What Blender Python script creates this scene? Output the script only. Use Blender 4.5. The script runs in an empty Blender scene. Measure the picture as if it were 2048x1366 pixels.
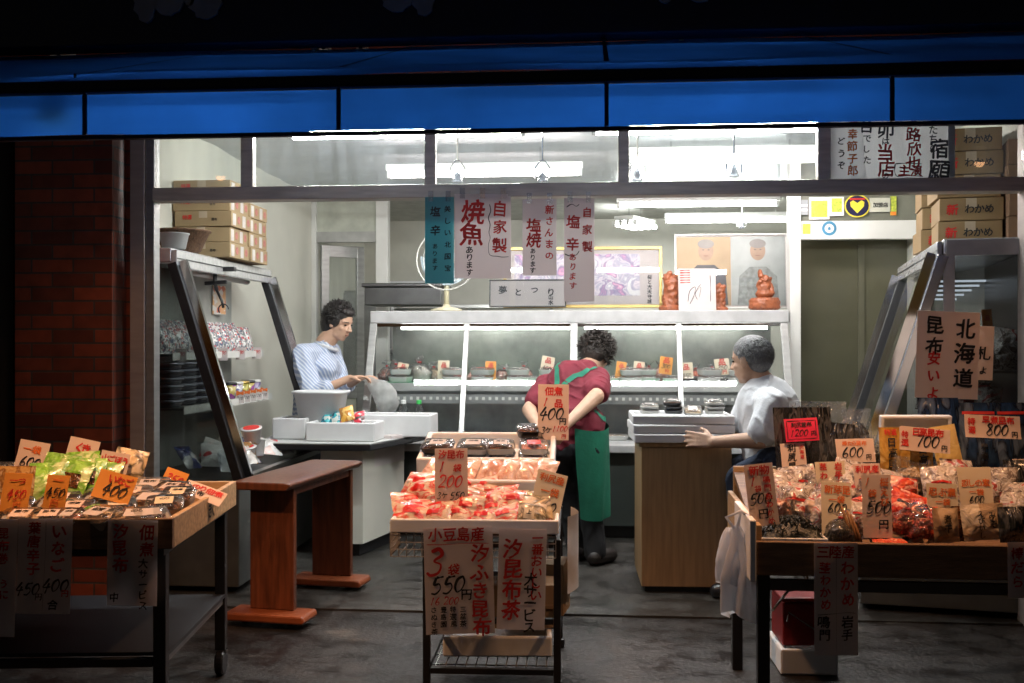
import bpy, bmesh, math, random
from mathutils import Matrix, Vector, Euler, noise
R = math.radians
random.seed(7)
sc = bpy.context.scene
col = sc.collection

# ------------------------------------------------------------------ camera, world, exposure
YAW = R(4.8)
EYE = 1.3
cam_d = bpy.data.cameras.new("camera")
cam = bpy.data.objects.new("camera", cam_d)
col.objects.link(cam)
cam.location = (0, 0, EYE)
cam.rotation_euler = (R(90), 0, YAW)
cam_d.lens = 36
cam_d.sensor_width = 36
cam_d.clip_end = 200
cam_d.clip_start = 0.05
cam_d.dof.use_dof = True
cam_d.dof.focus_distance = 4.6
cam_d.dof.aperture_fstop = 7.0
sc.camera = cam

w = bpy.data.worlds.new("World")
sc.world = w
w.use_nodes = True
nt = w.node_tree
bg = nt.nodes["Background"]
sky = nt.nodes.new("ShaderNodeTexSky")
sky.sky_type = 'NISHITA'
sky.sun_disc = False
sky.sun_elevation = R(-3.2)
sky.sun_rotation = R(200)
nt.links.new(sky.outputs[0], bg.inputs[0])
bg.inputs[1].default_value = 0.14

vs = sc.view_settings
vs.view_transform = 'Standard'
vs.look = 'None'
vs.gamma = 1
vs.exposure = 0.0
sc.cycles.use_denoising = True
sc.cycles.max_bounces = 9
sc.cycles.diffuse_bounces = 4
sc.cycles.glossy_bounces = 4
sc.cycles.transmission_bounces = 6
sc.cycles.transparent_max_bounces = 24
sc.cycles.caustics_reflective = False
sc.cycles.caustics_refractive = False
sc.cycles.sample_clamp_indirect = 4.0

TUBE = 200.0        # emission strength of the fluorescent tubes
TUBE_COL = (0.93, 0.97, 0.95)
BULB_W = 75.0       # warm bulbs under the awning
BULB_COL = (1.0, 0.50, 0.23)

# ------------------------------------------------------------------ pixel (2048 wide photo) -> place
CA, SA = math.cos(YAW), math.sin(YAW)
def ray(px, py):
    x, y, z = (px - 1024) / 2048, 1.0, (683 - py) / 2048
    return Vector((x * CA - y * SA, x * SA + y * CA, z))
def at(px, py, Y):
    d = ray(px, py)
    return Vector((0, 0, EYE)) + d * (Y / d.y)
def az(px, py, z):
    d = ray(px, py)
    return Vector((0, 0, EYE)) + d * ((z - EYE) / d.z)
def mpp(px, Y):                       # metres per photo pixel at depth Y
    return Y / ray(px, 683).y / 2048

# ------------------------------------------------------------------ mesh builder
class MB:
    def __init__(s):
        s.v, s.f, s.m = [], [], []
    def add(s, vs, fs, T=None, mi=0):
        k = len(s.v)
        s.v += [tuple(T @ Vector(p)) if T else tuple(p) for p in vs]
        s.f += [tuple(i + k for i in f) for f in fs]
        s.m += [mi] * len(fs)
        return s
    def bx(s, x0, x1, y0, y1, z0, z1, T=None, mi=0):
        v = [(x, y, z) for z in (z0, z1) for y in (y0, y1) for x in (x0, x1)]
        return s.add(v, [(0, 2, 3, 1), (4, 5, 7, 6), (0, 1, 5, 4), (2, 6, 7, 3), (0, 4, 6, 2), (1, 3, 7, 5)], T, mi)
    def bar(s, a, b, wx, wy, mi=0, roll=0):          # box-section bar between two points
        a, b = Vector(a), Vector(b)
        d = b - a
        q = d.to_track_quat('Z', 'Y')
        T = Matrix.Translation(a) @ q.to_matrix().to_4x4() @ Matrix.Rotation(roll, 4, 'Z')
        return s.bx(-wx / 2, wx / 2, -wy / 2, wy / 2, 0, d.length, T, mi)
    def tube(s, pts, r, n=8, mi=0, cap=True):
        pts = [Vector(p) for p in pts]
        rs = r if isinstance(r, (list, tuple)) else [r] * len(pts)
        vs, fs = [], []
        up = None
        for i, p in enumerate(pts):
            t = (pts[min(i + 1, len(pts) - 1)] - pts[max(i - 1, 0)]).normalized()
            if up is None:
                up = t.orthogonal().normalized()
            up = (up - t * up.dot(t))
            up = up.normalized() if up.length > 1e-6 else t.orthogonal().normalized()
            sd = t.cross(up)
            for k in range(n):
                a = 2 * math.pi * k / n
                vs.append(p + (up * math.cos(a) + sd * math.sin(a)) * rs[i])
        for i in range(len(pts) - 1):
            for k in range(n):
                fs.append((i * n + k, i * n + (k + 1) % n, (i + 1) * n + (k + 1) % n, (i + 1) * n + k))
        if cap:
            fs.append(tuple(range(n))[::-1])
            fs.append(tuple((len(pts) - 1) * n + k for k in range(n)))
        return s.add(vs, fs, None, mi)
    def lathe(s, prof, n=20, T=None, mi=0, sx=1, sy=1, power=2, cap=True):
        vs, fs = [], []
        for r, z in prof:
            for k in range(n):
                a = 2 * math.pi * k / n
                c, q = math.cos(a), math.sin(a)
                if power != 2:
                    e = 2 / power
                    c = math.copysign(abs(c) ** e, c); q = math.copysign(abs(q) ** e, q)
                vs.append((c * r * sx, q * r * sy, z))
        for i in range(len(prof) - 1):
            for k in range(n):
                fs.append((i * n + k, i * n + (k + 1) % n, (i + 1) * n + (k + 1) % n, (i + 1) * n + k))
        if cap:
            fs.append(tuple(range(n))[::-1])
            fs.append(tuple((len(prof) - 1) * n + k for k in range(n)))
        return s.add(vs, fs, T, mi)
    def prism(s, poly, y0, y1, T=None, mi=0):        # polygon in x,z extruded along y
        n = len(poly)
        vs = [(x, y0, z) for x, z in poly] + [(x, y1, z) for x, z in poly]
        fs = [tuple(range(n)), tuple(range(2 * n - 1, n - 1, -1))]
        fs += [(i, i + n, (i + 1) % n + n, (i + 1) % n) for i in range(n)]
        return s.add(vs, fs, T, mi)
    def grid(s, fn, nu, nv, T=None, mi=0):
        vs = [fn(i / nu, j / nv) for j in range(nv + 1) for i in range(nu + 1)]
        fs = [(j * (nu + 1) + i, j * (nu + 1) + i + 1, (j + 1) * (nu + 1) + i + 1, (j + 1) * (nu + 1) + i)
              for j in range(nv) for i in range(nu)]
        return s.add(vs, fs, T, mi)
    def ell(s, c, r, T=None, n=14, mi=0, rot=None):
        m = Matrix.Translation(Vector(c)) @ (rot.to_4x4() if rot else Matrix()) @ Matrix.Diagonal((*r, 1)) 
        if T: m = T @ m
        prof = [(max(math.sin(math.pi * i / n), 1e-3), -math.cos(math.pi * i / n)) for i in range(n + 1)]
        return s.lathe(prof, n * 2, m, mi)
    def cap(s, a, ra, b, rb, n=12, mi=0):
        a, b = Vector(a), Vector(b)
        d = (b - a)
        t = d.normalized() if d.length > 1e-6 else Vector((0, 0, 1))
        pts, rs = [], []
        for i in range(5):
            q = math.pi / 2 * (1 - i / 4)
            pts.append(a - t * ra * math.sin(q)); rs.append(max(ra * math.cos(q), ra * .02))
        for i in range(5):
            q = math.pi / 2 * i / 4
            pts.append(b + t * rb * math.sin(q)); rs.append(max(rb * math.cos(q), rb * .02))
        return s.tube(pts, rs, n, mi)
    def build(s, name, mats, parent=None, bevel=0, smooth=False, loc=None, rot=None, seg=2):
        me = bpy.data.meshes.new(name)
        me.from_pydata(s.v, [], s.f)
        for m in (mats if isinstance(mats, (list, tuple)) else [mats]):
            me.materials.append(m)
        me.polygons.foreach_set("material_index", s.m)
        if smooth is True:
            me.polygons.foreach_set("use_smooth", [True] * len(me.polygons))
        me.update()
        if bevel:
            bm = bmesh.new(); bm.from_mesh(me)
            es = [e for e in bm.edges if len(e.link_faces) == 2 and e.calc_face_angle(0) > .5]
            bmesh.ops.bevel(bm, geom=es, offset=bevel, segments=seg, profile=.5, affect='EDGES', clamp_overlap=True)
            bm.to_mesh(me); bm.free()
        return link(name, me, parent, loc, rot)

def link(name, me, parent=None, loc=None, rot=None):
    o = bpy.data.objects.new(name, me)
    col.objects.link(o)
    if parent: o.parent = parent
    if loc is not None: o.location = loc
    if rot is not None: o.rotation_euler = rot
    return o
def tag(o, label=None, cat=None, group=None, kind=None):
    if label: o["label"] = label
    if cat: o["category"] = cat
    if group: o["group"] = group
    if kind: o["kind"] = kind
    return o
def empty(name, label, cat, loc=(0, 0, 0), rz=0, group=None):
    o = bpy.data.objects.new(name, None)
    col.objects.link(o)
    o.location = loc; o.rotation_euler = (0, 0, rz)
    o.empty_display_size = .1
    return tag(o, label, cat, group)
def dup(o, loc=None, rot=None, label=None, group=None, scale=None):
    def cp(x, par):
        c = x.copy(); col.objects.link(c)
        if par: c.parent = par
        for ch in x.children: cp(ch, c)
        return c
    r = cp(o, None)
    if loc is not None: r.location = loc
    if rot is not None: r.rotation_euler = rot
    if scale is not None: r.scale = scale
    if label: r["label"] = label
    if group: r["group"] = group
    return r
def ridged(p, f, z=1.0):
    return 1 - 2 * abs(noise.noise(Vector((p.x * f, p.y * f, p.z * f * z))))
def remesh(mb, voxel, it=4, disp=None):
    me = bpy.data.meshes.new("tmp"); me.from_pydata(mb.v, [], mb.f); me.update()
    bm = bmesh.new(); bm.from_mesh(me); bmesh.ops.recalc_face_normals(bm, faces=bm.faces); bm.to_mesh(me); bm.free()
    o = bpy.data.objects.new("tmp", me); col.objects.link(o)
    r = o.modifiers.new("r", 'REMESH'); r.mode = 'VOXEL'; r.voxel_size = voxel
    if it:
        q = o.modifiers.new("s", 'SMOOTH'); q.factor = .5; q.iterations = it
    out = bpy.data.meshes.new_from_object(o.evaluated_get(bpy.context.evaluated_depsgraph_get()))
    bpy.data.objects.remove(o); bpy.data.meshes.remove(me)
    if disp:
        for v in out.vertices: v.co = disp(v.co)
    out.polygons.foreach_set("use_smooth", [True] * len(out.polygons))
    return out

# ------------------------------------------------------------------ materials
_mats = {}
def mat(name, c=(.5, .5, .5), rough=.5, metal=0, var=.18, scale=9, bump=0, bscale=60, spec=.5, stretch=None, c2=None, coat=0):
    if name in _mats: return _mats[name]
    m = bpy.data.materials.new(name); m.use_nodes = True
    n, l = m.node_tree.nodes, m.node_tree.links
    p = n["Principled BSDF"]
    p.inputs["Roughness"].default_value = rough
    p.inputs["Metallic"].default_value = metal
    p.inputs["Specular IOR Level"].default_value = spec
    if coat: p.inputs["Coat Weight"].default_value = coat
    tc = n.new("ShaderNodeTexCoord")
    vec = tc.outputs["Object"]
    if stretch:
        mp = n.new("ShaderNodeMapping"); mp.inputs["Scale"].default_value = stretch
        l.new(vec, mp.inputs[0]); vec = mp.outputs[0]
    no = n.new("ShaderNodeTexNoise"); no.inputs["Scale"].default_value = scale; no.inputs["Detail"].default_value = 5
    l.new(vec, no.inputs["Vector"])
    mx = n.new("ShaderNodeMix"); mx.data_type = 'RGBA'
    a = tuple(x * (1 - var) for x in c); b = c2 or tuple(min(1, x * (1 + var * .6)) for x in c)
    mx.inputs[6].default_value = (*a, 1); mx.inputs[7].default_value = (*b, 1)
    mr = n.new("ShaderNodeMapRange"); mr.inputs[1].default_value = .3; mr.inputs[2].default_value = .7
    l.new(no.outputs["Fac"], mr.inputs[0]); l.new(mr.outputs[0], mx.inputs[0])
    l.new(mx.outputs[2], p.inputs["Base Color"])
    if bump:
        nb = n.new("ShaderNodeTexNoise"); nb.inputs["Scale"].default_value = bscale; nb.inputs["Detail"].default_value = 3
        l.new(vec, nb.inputs["Vector"])
        bp = n.new("ShaderNodeBump"); bp.inputs["Strength"].default_value = bump; bp.inputs["Distance"].default_value = .01
        l.new(nb.outputs["Fac"], bp.inputs["Height"]); l.new(bp.outputs[0], p.inputs["Normal"])
    _mats[name] = m
    return m
def glassy(name, tint=(1, 1, 1), refl=1.0, rough=.02, haze=0.0, hcol=(.8, .8, .8), bump=0, bscale=40, streak=False):
    """clear sheet: transparent + fresnel gloss (+ a little diffuse for dust or plastic film)"""
    if name in _mats: return _mats[name]
    m = bpy.data.materials.new(name); m.use_nodes = True
    n, l = m.node_tree.nodes, m.node_tree.links
    n.remove(n["Principled BSDF"])
    out = n["Material Output"]
    tr = n.new("ShaderNodeBsdfTransparent"); tr.inputs[0].default_value = (*tint, 1)
    gl = n.new("ShaderNodeBsdfGlossy"); gl.inputs["Roughness"].default_value = rough
    fr = n.new("ShaderNodeFresnel"); fr.inputs[0].default_value = 1.45
    mu = n.new("ShaderNodeMath"); mu.operation = 'MULTIPLY'; mu.inputs[1].default_value = refl; mu.use_clamp = True
    l.new(fr.outputs[0], mu.inputs[0])
    mx = n.new("ShaderNodeMixShader")
    l.new(mu.outputs[0], mx.inputs[0]); l.new(tr.outputs[0], mx.inputs[1]); l.new(gl.outputs[0], mx.inputs[2])
    last = mx.outputs[0]
    tc = n.new("ShaderNodeTexCoord")
    if bump:
        nb = n.new("ShaderNodeTexNoise"); nb.inputs["Scale"].default_value = bscale; nb.inputs["Detail"].default_value = 2
        nb.inputs["Distortion"].default_value = .6
        l.new(tc.outputs["Object"], nb.inputs["Vector"])
        bp = n.new("ShaderNodeBump"); bp.inputs["Strength"].default_value = bump; bp.inputs["Distance"].default_value = .02
        l.new(nb.outputs["Fac"], bp.inputs["Height"])
        l.new(bp.outputs[0], gl.inputs["Normal"]); l.new(bp.outputs[0], fr.inputs["Normal"])
    if haze:
        df = n.new("ShaderNodeBsdfDiffuse"); df.inputs[0].default_value = (*hcol, 1)
        tl = n.new("ShaderNodeBsdfTranslucent"); tl.inputs[0].default_value = (*hcol, 1)
        h = n.new("ShaderNodeMixShader"); h.inputs[0].default_value = .5
        l.new(df.outputs[0], h.inputs[1]); l.new(tl.outputs[0], h.inputs[2])
        no = n.new("ShaderNodeTexNoise"); no.inputs["Scale"].default_value = 6; no.inputs["Detail"].default_value = 6
        if streak:
            mp = n.new("ShaderNodeMapping"); mp.inputs["Scale"].default_value = (3, 3, .35)
            l.new(tc.outputs["Object"], mp.inputs[0]); l.new(mp.outputs[0], no.inputs["Vector"])
        else: l.new(tc.outputs["Object"], no.inputs["Vector"])
        mr = n.new("ShaderNodeMapRange"); mr.inputs[1].default_value = .35; mr.inputs[2].default_value = .75
        mr.inputs[3].default_value = haze * .35; mr.inputs[4].default_value = haze * 1.5
        l.new(no.outputs["Fac"], mr.inputs[0])
        m2 = n.new("ShaderNodeMixShader")
        l.new(mr.outputs[0], m2.inputs[0]); l.new(last, m2.inputs[1]); l.new(h.outputs[0], m2.inputs[2])
        last = m2.outputs[0]
    l.new(last, out.inputs[0])
    _mats[name] = m
    return m
def emit(name, c, s):
    if name in _mats: return _mats[name]
    m = bpy.data.materials.new(name); m.use_nodes = True
    n, l = m.node_tree.nodes, m.node_tree.links
    n.remove(n["Principled BSDF"])
    e = n.new("ShaderNodeEmission"); e.inputs[0].default_value = (*c, 1); e.inputs[1].default_value = s
    l.new(e.outputs[0], n["Material Output"].inputs[0])
    _mats[name] = m
    return m
def cloth_through(name, c, k=.5, rough=.7, stain=.25):
    """translucent fabric or paper"""
    if name in _mats: return _mats[name]
    m = mat(name, c, rough, var=stain, scale=2.2)
    n, l = m.node_tree.nodes, m.node_tree.links
    p = n["Principled BSDF"]
    src = p.inputs["Base Color"].links[0].from_socket
    tl = n.new("ShaderNodeBsdfTranslucent"); l.new(src, tl.inputs[0])
    mx = n.new("ShaderNodeMixShader"); mx.inputs[0].default_value = k
    l.new(p.outputs[0], mx.inputs[1]); l.new(tl.outputs[0], mx.inputs[2])
    l.new(mx.outputs[0], n["Material Output"].inputs[0])
    return m
def printed(name, cols, scale=30, rough=.25, bump=.25, bscale=25, kind='v', stretch=None):
    """printed packet: patches of several inks"""
    if name in _mats: return _mats[name]
    m = bpy.data.materials.new(name); m.use_nodes = True
    n, l = m.node_tree.nodes, m.node_tree.links
    p = n["Principled BSDF"]; p.inputs["Roughness"].default_value = rough
    p.inputs["Coat Weight"].default_value = .7 if rough < .35 else 0; p.inputs["Coat Roughness"].default_value = .12
    tc = n.new("ShaderNodeTexCoord"); vec = tc.outputs["Object"]
    if stretch:
        mp = n.new("ShaderNodeMapping"); mp.inputs["Scale"].default_value = stretch
        l.new(vec, mp.inputs[0]); vec = mp.outputs[0]
    oi = n.new("ShaderNodeObjectInfo")
    ad = n.new("ShaderNodeVectorMath"); ad.operation = 'ADD'
    sm = n.new("ShaderNodeVectorMath"); sm.operation = 'SCALE'; sm.inputs[3].default_value = 7
    cb = n.new("ShaderNodeCombineXYZ")
    for i in range(3): l.new(oi.outputs["Random"], cb.inputs[i])
    l.new(cb.outputs[0], sm.inputs[0]); l.new(vec, ad.inputs[0]); l.new(sm.outputs[0], ad.inputs[1]); vec = ad.outputs[0]
    if kind == 'v':
        t = n.new("ShaderNodeTexVoronoi"); t.inputs["Scale"].default_value = scale
        l.new(vec, t.inputs["Vector"])
        sx = n.new("ShaderNodeSeparateColor"); l.new(t.outputs["Color"], sx.inputs[0]); f = sx.outputs[0]
    else:
        t = n.new("ShaderNodeTexNoise"); t.inputs["Scale"].default_value = scale; t.inputs["Detail"].default_value = 3
        t.inputs["Distortion"].default_value = 1.0
        l.new(vec, t.inputs["Vector"])
        mr = n.new("ShaderNodeMapRange"); mr.inputs[1].default_value = .28; mr.inputs[2].default_value = .72
        l.new(t.outputs["Fac"], mr.inputs[0]); f = mr.outputs[0]
    cr = n.new("ShaderNodeValToRGB"); cr.color_ramp.interpolation = 'CONSTANT' if kind == 'v' else 'LINEAR'
    els = cr.color_ramp.elements
    for i, c in enumerate(cols):
        e = els[i] if i < 2 else els.new(i / len(cols))
        e.position = i / len(cols); e.color = (*c, 1)
    l.new(f, cr.inputs[0]); l.new(cr.outputs[0], p.inputs["Base Color"])
    if bump:
        nb = n.new("ShaderNodeTexNoise"); nb.inputs["Scale"].default_value = bscale; nb.inputs["Distortion"].default_value = 1
        l.new(vec, nb.inputs["Vector"])
        bp = n.new("ShaderNodeBump"); bp.inputs["Strength"].default_value = bump; bp.inputs["Distance"].default_value = .02
        l.new(nb.outputs["Fac"], bp.inputs["Height"]); l.new(bp.outputs[0], p.inputs["Normal"])
    _mats[name] = m
    return m
def bands(name, c1, c2, freq, axis='X', rough=.8, distort=0, sharp=(.45, .55)):
    if name in _mats: return _mats[name]
    m = bpy.data.materials.new(name); m.use_nodes = True
    n, l = m.node_tree.nodes, m.node_tree.links
    p = n["Principled BSDF"]; p.inputs["Roughness"].default_value = rough
    tc = n.new("ShaderNodeTexCoord")
    t = n.new("ShaderNodeTexWave"); t.bands_direction = axis; t.inputs["Scale"].default_value = freq
    t.inputs["Distortion"].default_value = distort; t.inputs["Detail"].default_value = 2
    l.new(tc.outputs["Object"], t.inputs["Vector"])
    mr = n.new("ShaderNodeMapRange"); mr.inputs[1].default_value = sharp[0]; mr.inputs[2].default_value = sharp[1]
    l.new(t.outputs["Fac"], mr.inputs[0])
    mx = n.new("ShaderNodeMix"); mx.data_type = 'RGBA'
    mx.inputs[6].default_value = (*c1, 1); mx.inputs[7].default_value = (*c2, 1)
    l.new(mr.outputs[0], mx.inputs[0]); l.new(mx.outputs[2], p.inputs["Base Color"])
    _mats[name] = m
    return m
def brick(name):
    if name in _mats: return _mats[name]
    m = bpy.data.materials.new(name); m.use_nodes = True
    n, l = m.node_tree.nodes, m.node_tree.links
    p = n["Principled BSDF"]; p.inputs["Roughness"].default_value = .38
    tc = n.new("ShaderNodeTexCoord"); sp = n.new("ShaderNodeSeparateXYZ"); l.new(tc.outputs["Object"], sp.inputs[0])
    ad = n.new("ShaderNodeMath"); l.new(sp.outputs[0], ad.inputs[0]); l.new(sp.outputs[1], ad.inputs[1])
    cb = n.new("ShaderNodeCombineXYZ"); l.new(ad.outputs[0], cb.inputs[0]); l.new(sp.outputs[2], cb.inputs[1])
    t = n.new("ShaderNodeTexBrick"); l.new(cb.outputs[0], t.inputs["Vector"])
    t.inputs["Scale"].default_value = 1; t.inputs["Brick Width"].default_value = .21; t.inputs["Row Height"].default_value = .068
    t.inputs["Mortar Size"].default_value = .005; t.inputs["Bias"].default_value = -.1
    t.inputs["Color1"].default_value = (.30, .068, .034, 1); t.inputs["Color2"].default_value = (.11, .030, .020, 1)
    t.inputs["Mortar"].default_value = (.07, .06, .055, 1)
    no = n.new("ShaderNodeTexNoise"); no.inputs["Scale"].default_value = 14; l.new(tc.outputs["Object"], no.inputs["Vector"])
    mx = n.new("ShaderNodeMix"); mx.data_type = 'RGBA'; mx.blend_type = 'MULTIPLY'; mx.inputs[0].default_value = .6
    l.new(t.outputs["Color"], mx.inputs[6]); l.new(no.outputs["Fac"], mx.inputs[7])
    l.new(mx.outputs[2], p.inputs["Base Color"])
    bp = n.new("ShaderNodeBump"); bp.inputs["Strength"].default_value = .6; bp.inputs["Distance"].default_value = .006; bp.invert = True
    l.new(t.outputs["Fac"], bp.inputs["Height"]); l.new(bp.outputs[0], p.inputs["Normal"])
    _mats[name] = m
    return m

STEEL = mat("stainless_steel", (.62, .62, .6), .3, 1, .2, 5, stretch=(1, 1, 14))
ALU = mat("aluminium", (.40, .40, .39), .38, .7, .15, 8, stretch=(1, 1, 5))
CHROME = mat("chrome", (.75, .75, .75), .12, 1, .1)
BLACKM = mat("black_metal", (.018, .018, .02), .45, 0, .3, 30)
BLACKP = mat("black_plastic", (.012, .012, .014), .3)
WHITEP = mat("white_paint", (.74, .74, .70), .45, 0, .08, 4)
CREAM = mat("cream_panel", (.76, .75, .66), .42, 0, .07, 2.2)
FOAM = mat("styrofoam", (.82, .82, .82), .6, 0, .05, 12, .06, 160)
GLASS = glassy("window_glass", (.97, .99, .98), .8, .02, .045, (.7, .74, .8), streak=True)
CGLASS = glassy("cabinet_glass", (.95, .98, .97), 1.0, .015, .03, (.7, .74, .8), streak=True)
FILM = glassy("plastic_film", (.97, .97, .97), 1.6, .12, .08, (.85, .85, .85), bump=1.0, bscale=38)
LID = glassy("clear_lid", (.96, .96, .96), 1.5, .06, .06, (.85, .85, .85), bump=.25, bscale=20)
MILKY = glassy("milky_bag", (.95, .95, .95), 1.4, .25, .62, (.95, .96, .94), bump=.8, bscale=20)
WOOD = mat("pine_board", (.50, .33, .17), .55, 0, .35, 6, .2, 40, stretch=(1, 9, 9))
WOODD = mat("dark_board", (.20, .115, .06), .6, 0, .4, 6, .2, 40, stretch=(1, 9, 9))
OAK = mat("oak_veneer", (.36, .225, .11), .45, 0, .22, 5, .05, 40, stretch=(10, 10, .8))
REDWOOD = mat("red_brown_wood", (.15, .046, .020), .34, 0, .5, 5, .04, 40, stretch=(8, 8, .9), coat=.2)
CARTON = mat("cardboard", (.33, .22, .12), .75, 0, .12, 5)
RED = mat("red_ink", (.62, .025, .02), .6, 0, .25, 40)
INK = mat("black_ink", (.012, .012, .014), .5, 0, .3, 40)
ORINK = mat("orange_ink", (.75, .17, .03), .6, 0, .2, 40)
TEALINK = mat("teal_ink", (.02, .16, .3), .6)
PAPER = cloth_through("white_paper", (.84, .78, .765), .42, .7, .07)
PINKP = cloth_through("pink_card", (.78, .62, .53), .15, .7, .08)
CREAMP = cloth_through("cream_card", (.80, .70, .52), .15, .7, .08)
ORANGEP = cloth_through("orange_card", (.85, .36, .06), .15, .65, .1)
TEALP = cloth_through("teal_paper", (.14, .42, .46), .3, .7, .1)
HOTP = mat("hot_pink_card", (.8, .02, .09), .5)
MASK = glassy("clear_tape", (.95, .95, .95), 2.0, .15, .2)

# ------------------------------------------------------------------ brush lettering
_gl = {}
def glyph(ch):
    if ch in _gl: return _gl[ch]
    c = bpy.data.curves.new("g", "FONT"); c.body = ch; c.resolution_u = 2; c.offset = .0
    o = bpy.data.objects.new("g", c); col.objects.link(o)
    me = bpy.data.meshes.new_from_object(o.evaluated_get(bpy.context.evaluated_depsgraph_get()))
    v = [(p.co.x, p.co.y) for p in me.vertices]; f = [tuple(p.vertices) for p in me.polygons]
    bpy.data.objects.remove(o); bpy.data.curves.remove(c); bpy.data.meshes.remove(me)
    if v:
        x0, x1 = min(p[0] for p in v), max(p[0] for p in v)
        cx = (x0 + x1) / 2
        v = [(x - cx, y - .37) for x, y in v]
        _gl[ch] = (v, f, x1 - x0)
    else: _gl[ch] = ([], [], .4)
    return _gl[ch]
DIG = {
 '0': [[(.34, .92), (.12, .75), (.06, .35), (.2, .05), (.42, .2), (.52, .6), (.38, .92), (.28, .88)]],
 '1': [[(.32, 1.0), (.26, .5), (.2, 0)]],
 '2': [[(.06, .78), (.2, .98), (.46, .9), (.42, .55), (.06, .06), (.3, .1), (.56, .04)]],
 '3': [[(.08, .9), (.34, 1.0), (.48, .78), (.24, .55), (.5, .4), (.46, .1), (.2, 0), (.04, .12)]],
 '4': [[(.36, 1.05), (.2, .7), (.04, .38), (.3, .36), (.58, .42)], [(.42, .7), (.34, .3), (.28, -.12)]],
 '5': [[(.2, .95), (.14, .55), (.4, .58), (.5, .3), (.3, .02), (.05, .06)], [(.2, .95), (.38, .95), (.58, 1.0)]],
 '6': [[(.4, 1.0), (.16, .6), (.08, .2), (.28, 0), (.48, .2), (.36, .42), (.12, .3)]],
 '7': [[(.06, .9), (.3, .92), (.54, .95), (.4, .5), (.28, 0)]],
 '8': [[(.48, .85), (.26, .98), (.12, .8), (.4, .5), (.5, .2), (.26, 0), (.08, .2), (.3, .52), (.48, .85)]],
 '9': [[(.48, .85), (.22, .98), (.08, .7), (.3, .52), (.48, .85), (.44, .4), (.34, 0)]],
 '~': [[(.02, .4), (.2, .5), (.38, .4), (.56, .5)]],
}
def spline(p, k=6):
    o = []
    for i in range(len(p) - 1):
        a, b, c, d = p[max(i - 1, 0)], p[i], p[i + 1], p[min(i + 2, len(p) - 1)]
        for j in range(k):
            t = j / k
            o.append(tuple(.5 * (2 * b[q] + (c[q] - a[q]) * t + (2 * a[q] - 5 * b[q] + 4 * c[q] - d[q]) * t * t
                                 + (3 * b[q] - a[q] - 3 * c[q] + d[q]) * t ** 3) for q in range(len(b))))
    o.append(tuple(p[-1]))
    return o
class Ink:
    """strokes and glyphs laid in a sheet's own x,z plane (metres)"""
    def __init__(s, y=-.0022, bend=None):
        s.mb = MB(); s.y = y; s.bend = bend
    def put(s, pts, fs, mi, dy=0):
        b = s.bend
        s.mb.add([(x, s.y + dy + (b(x, z) if b else 0), z) for x, z in pts], fs, None, mi)
    def stroke(s, pts, w, mi=0):
        p = spline(pts); n = len(p); vs = []
        for i, (x, z) in enumerate(p):
            a, b = p[max(i - 1, 0)], p[min(i + 1, n - 1)]
            dx, dz = b[0] - a[0], b[1] - a[1]; L = math.hypot(dx, dz) or 1
            t = i / (n - 1)
            k = w * .5 * (1.0 - .45 * t + .25 * math.sin(t * 9)) * (1 if 0 < i < n - 1 else .35)
            vs += [(x - dz / L * k, z + dx / L * k), (x + dz / L * k, z - dx / L * k)]
        s.put(vs, [(2 * i, 2 * i + 1, 2 * i + 3, 2 * i + 2) for i in range(n - 1)], mi)
    def char(s, ch, x, z, size, mi=0, jit=.5, slant=.12):
        if ch in ' 　': return .4 * size
        r = random.uniform(-.09, .09) * jit
        if ch in DIG:
            for st in DIG[ch]:
                q = [(x + (u - .28 + (v - .5) * slant * 1.6) * size, z + (v - .5) * size * .95) for u, v in st]
                s.stroke(q, size * .13, mi)
            return .62 * size
        v, f, wd = glyph(ch)
        sd = random.random() * 50
        o = []
        for a, b in v:
            nx = noise.noise((a * 2.2 + sd, b * 2.2, 0)) * .11 * jit; nz = noise.noise((a * 2.2, b * 2.2 + sd, 3)) * .11 * jit
            a2, b2 = a + nx + b * slant * .6 * jit, b + nz + a * r
            o.append((x + a2 * size, z + b2 * size))
        for q, (e, g_) in enumerate(((0, 0), (.048, .012), (.018, -.036), (.036, -.022))):
            s.put([(a + e * size, b + g_ * size) for a, b in o], f, mi, -.00012 * q)
        return max(wd, .3) * size * 1.02 + .06 * size
    def text(s, t, x, z, size, d='v', mi=0, jit=.6, sp=1.06):
        if d == 'v':
            for i, ch in enumerate(t):
                s.char(ch, x + random.uniform(-.04, .04) * size, z - i * size * sp, size * random.uniform(.92, 1.05), mi, jit)
        else:
            ws = [.62 if c in DIG else (.4 if c in ' 　' else max(glyph(c)[2], .3) + .08) for c in t]
            X = x - sum(ws) * size / 2
            for ch, q in zip(t, ws):
                s.char(ch, X + q * size / 2, z + random.uniform(-.03, .03) * size, size, mi, jit); X += q * size

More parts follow.
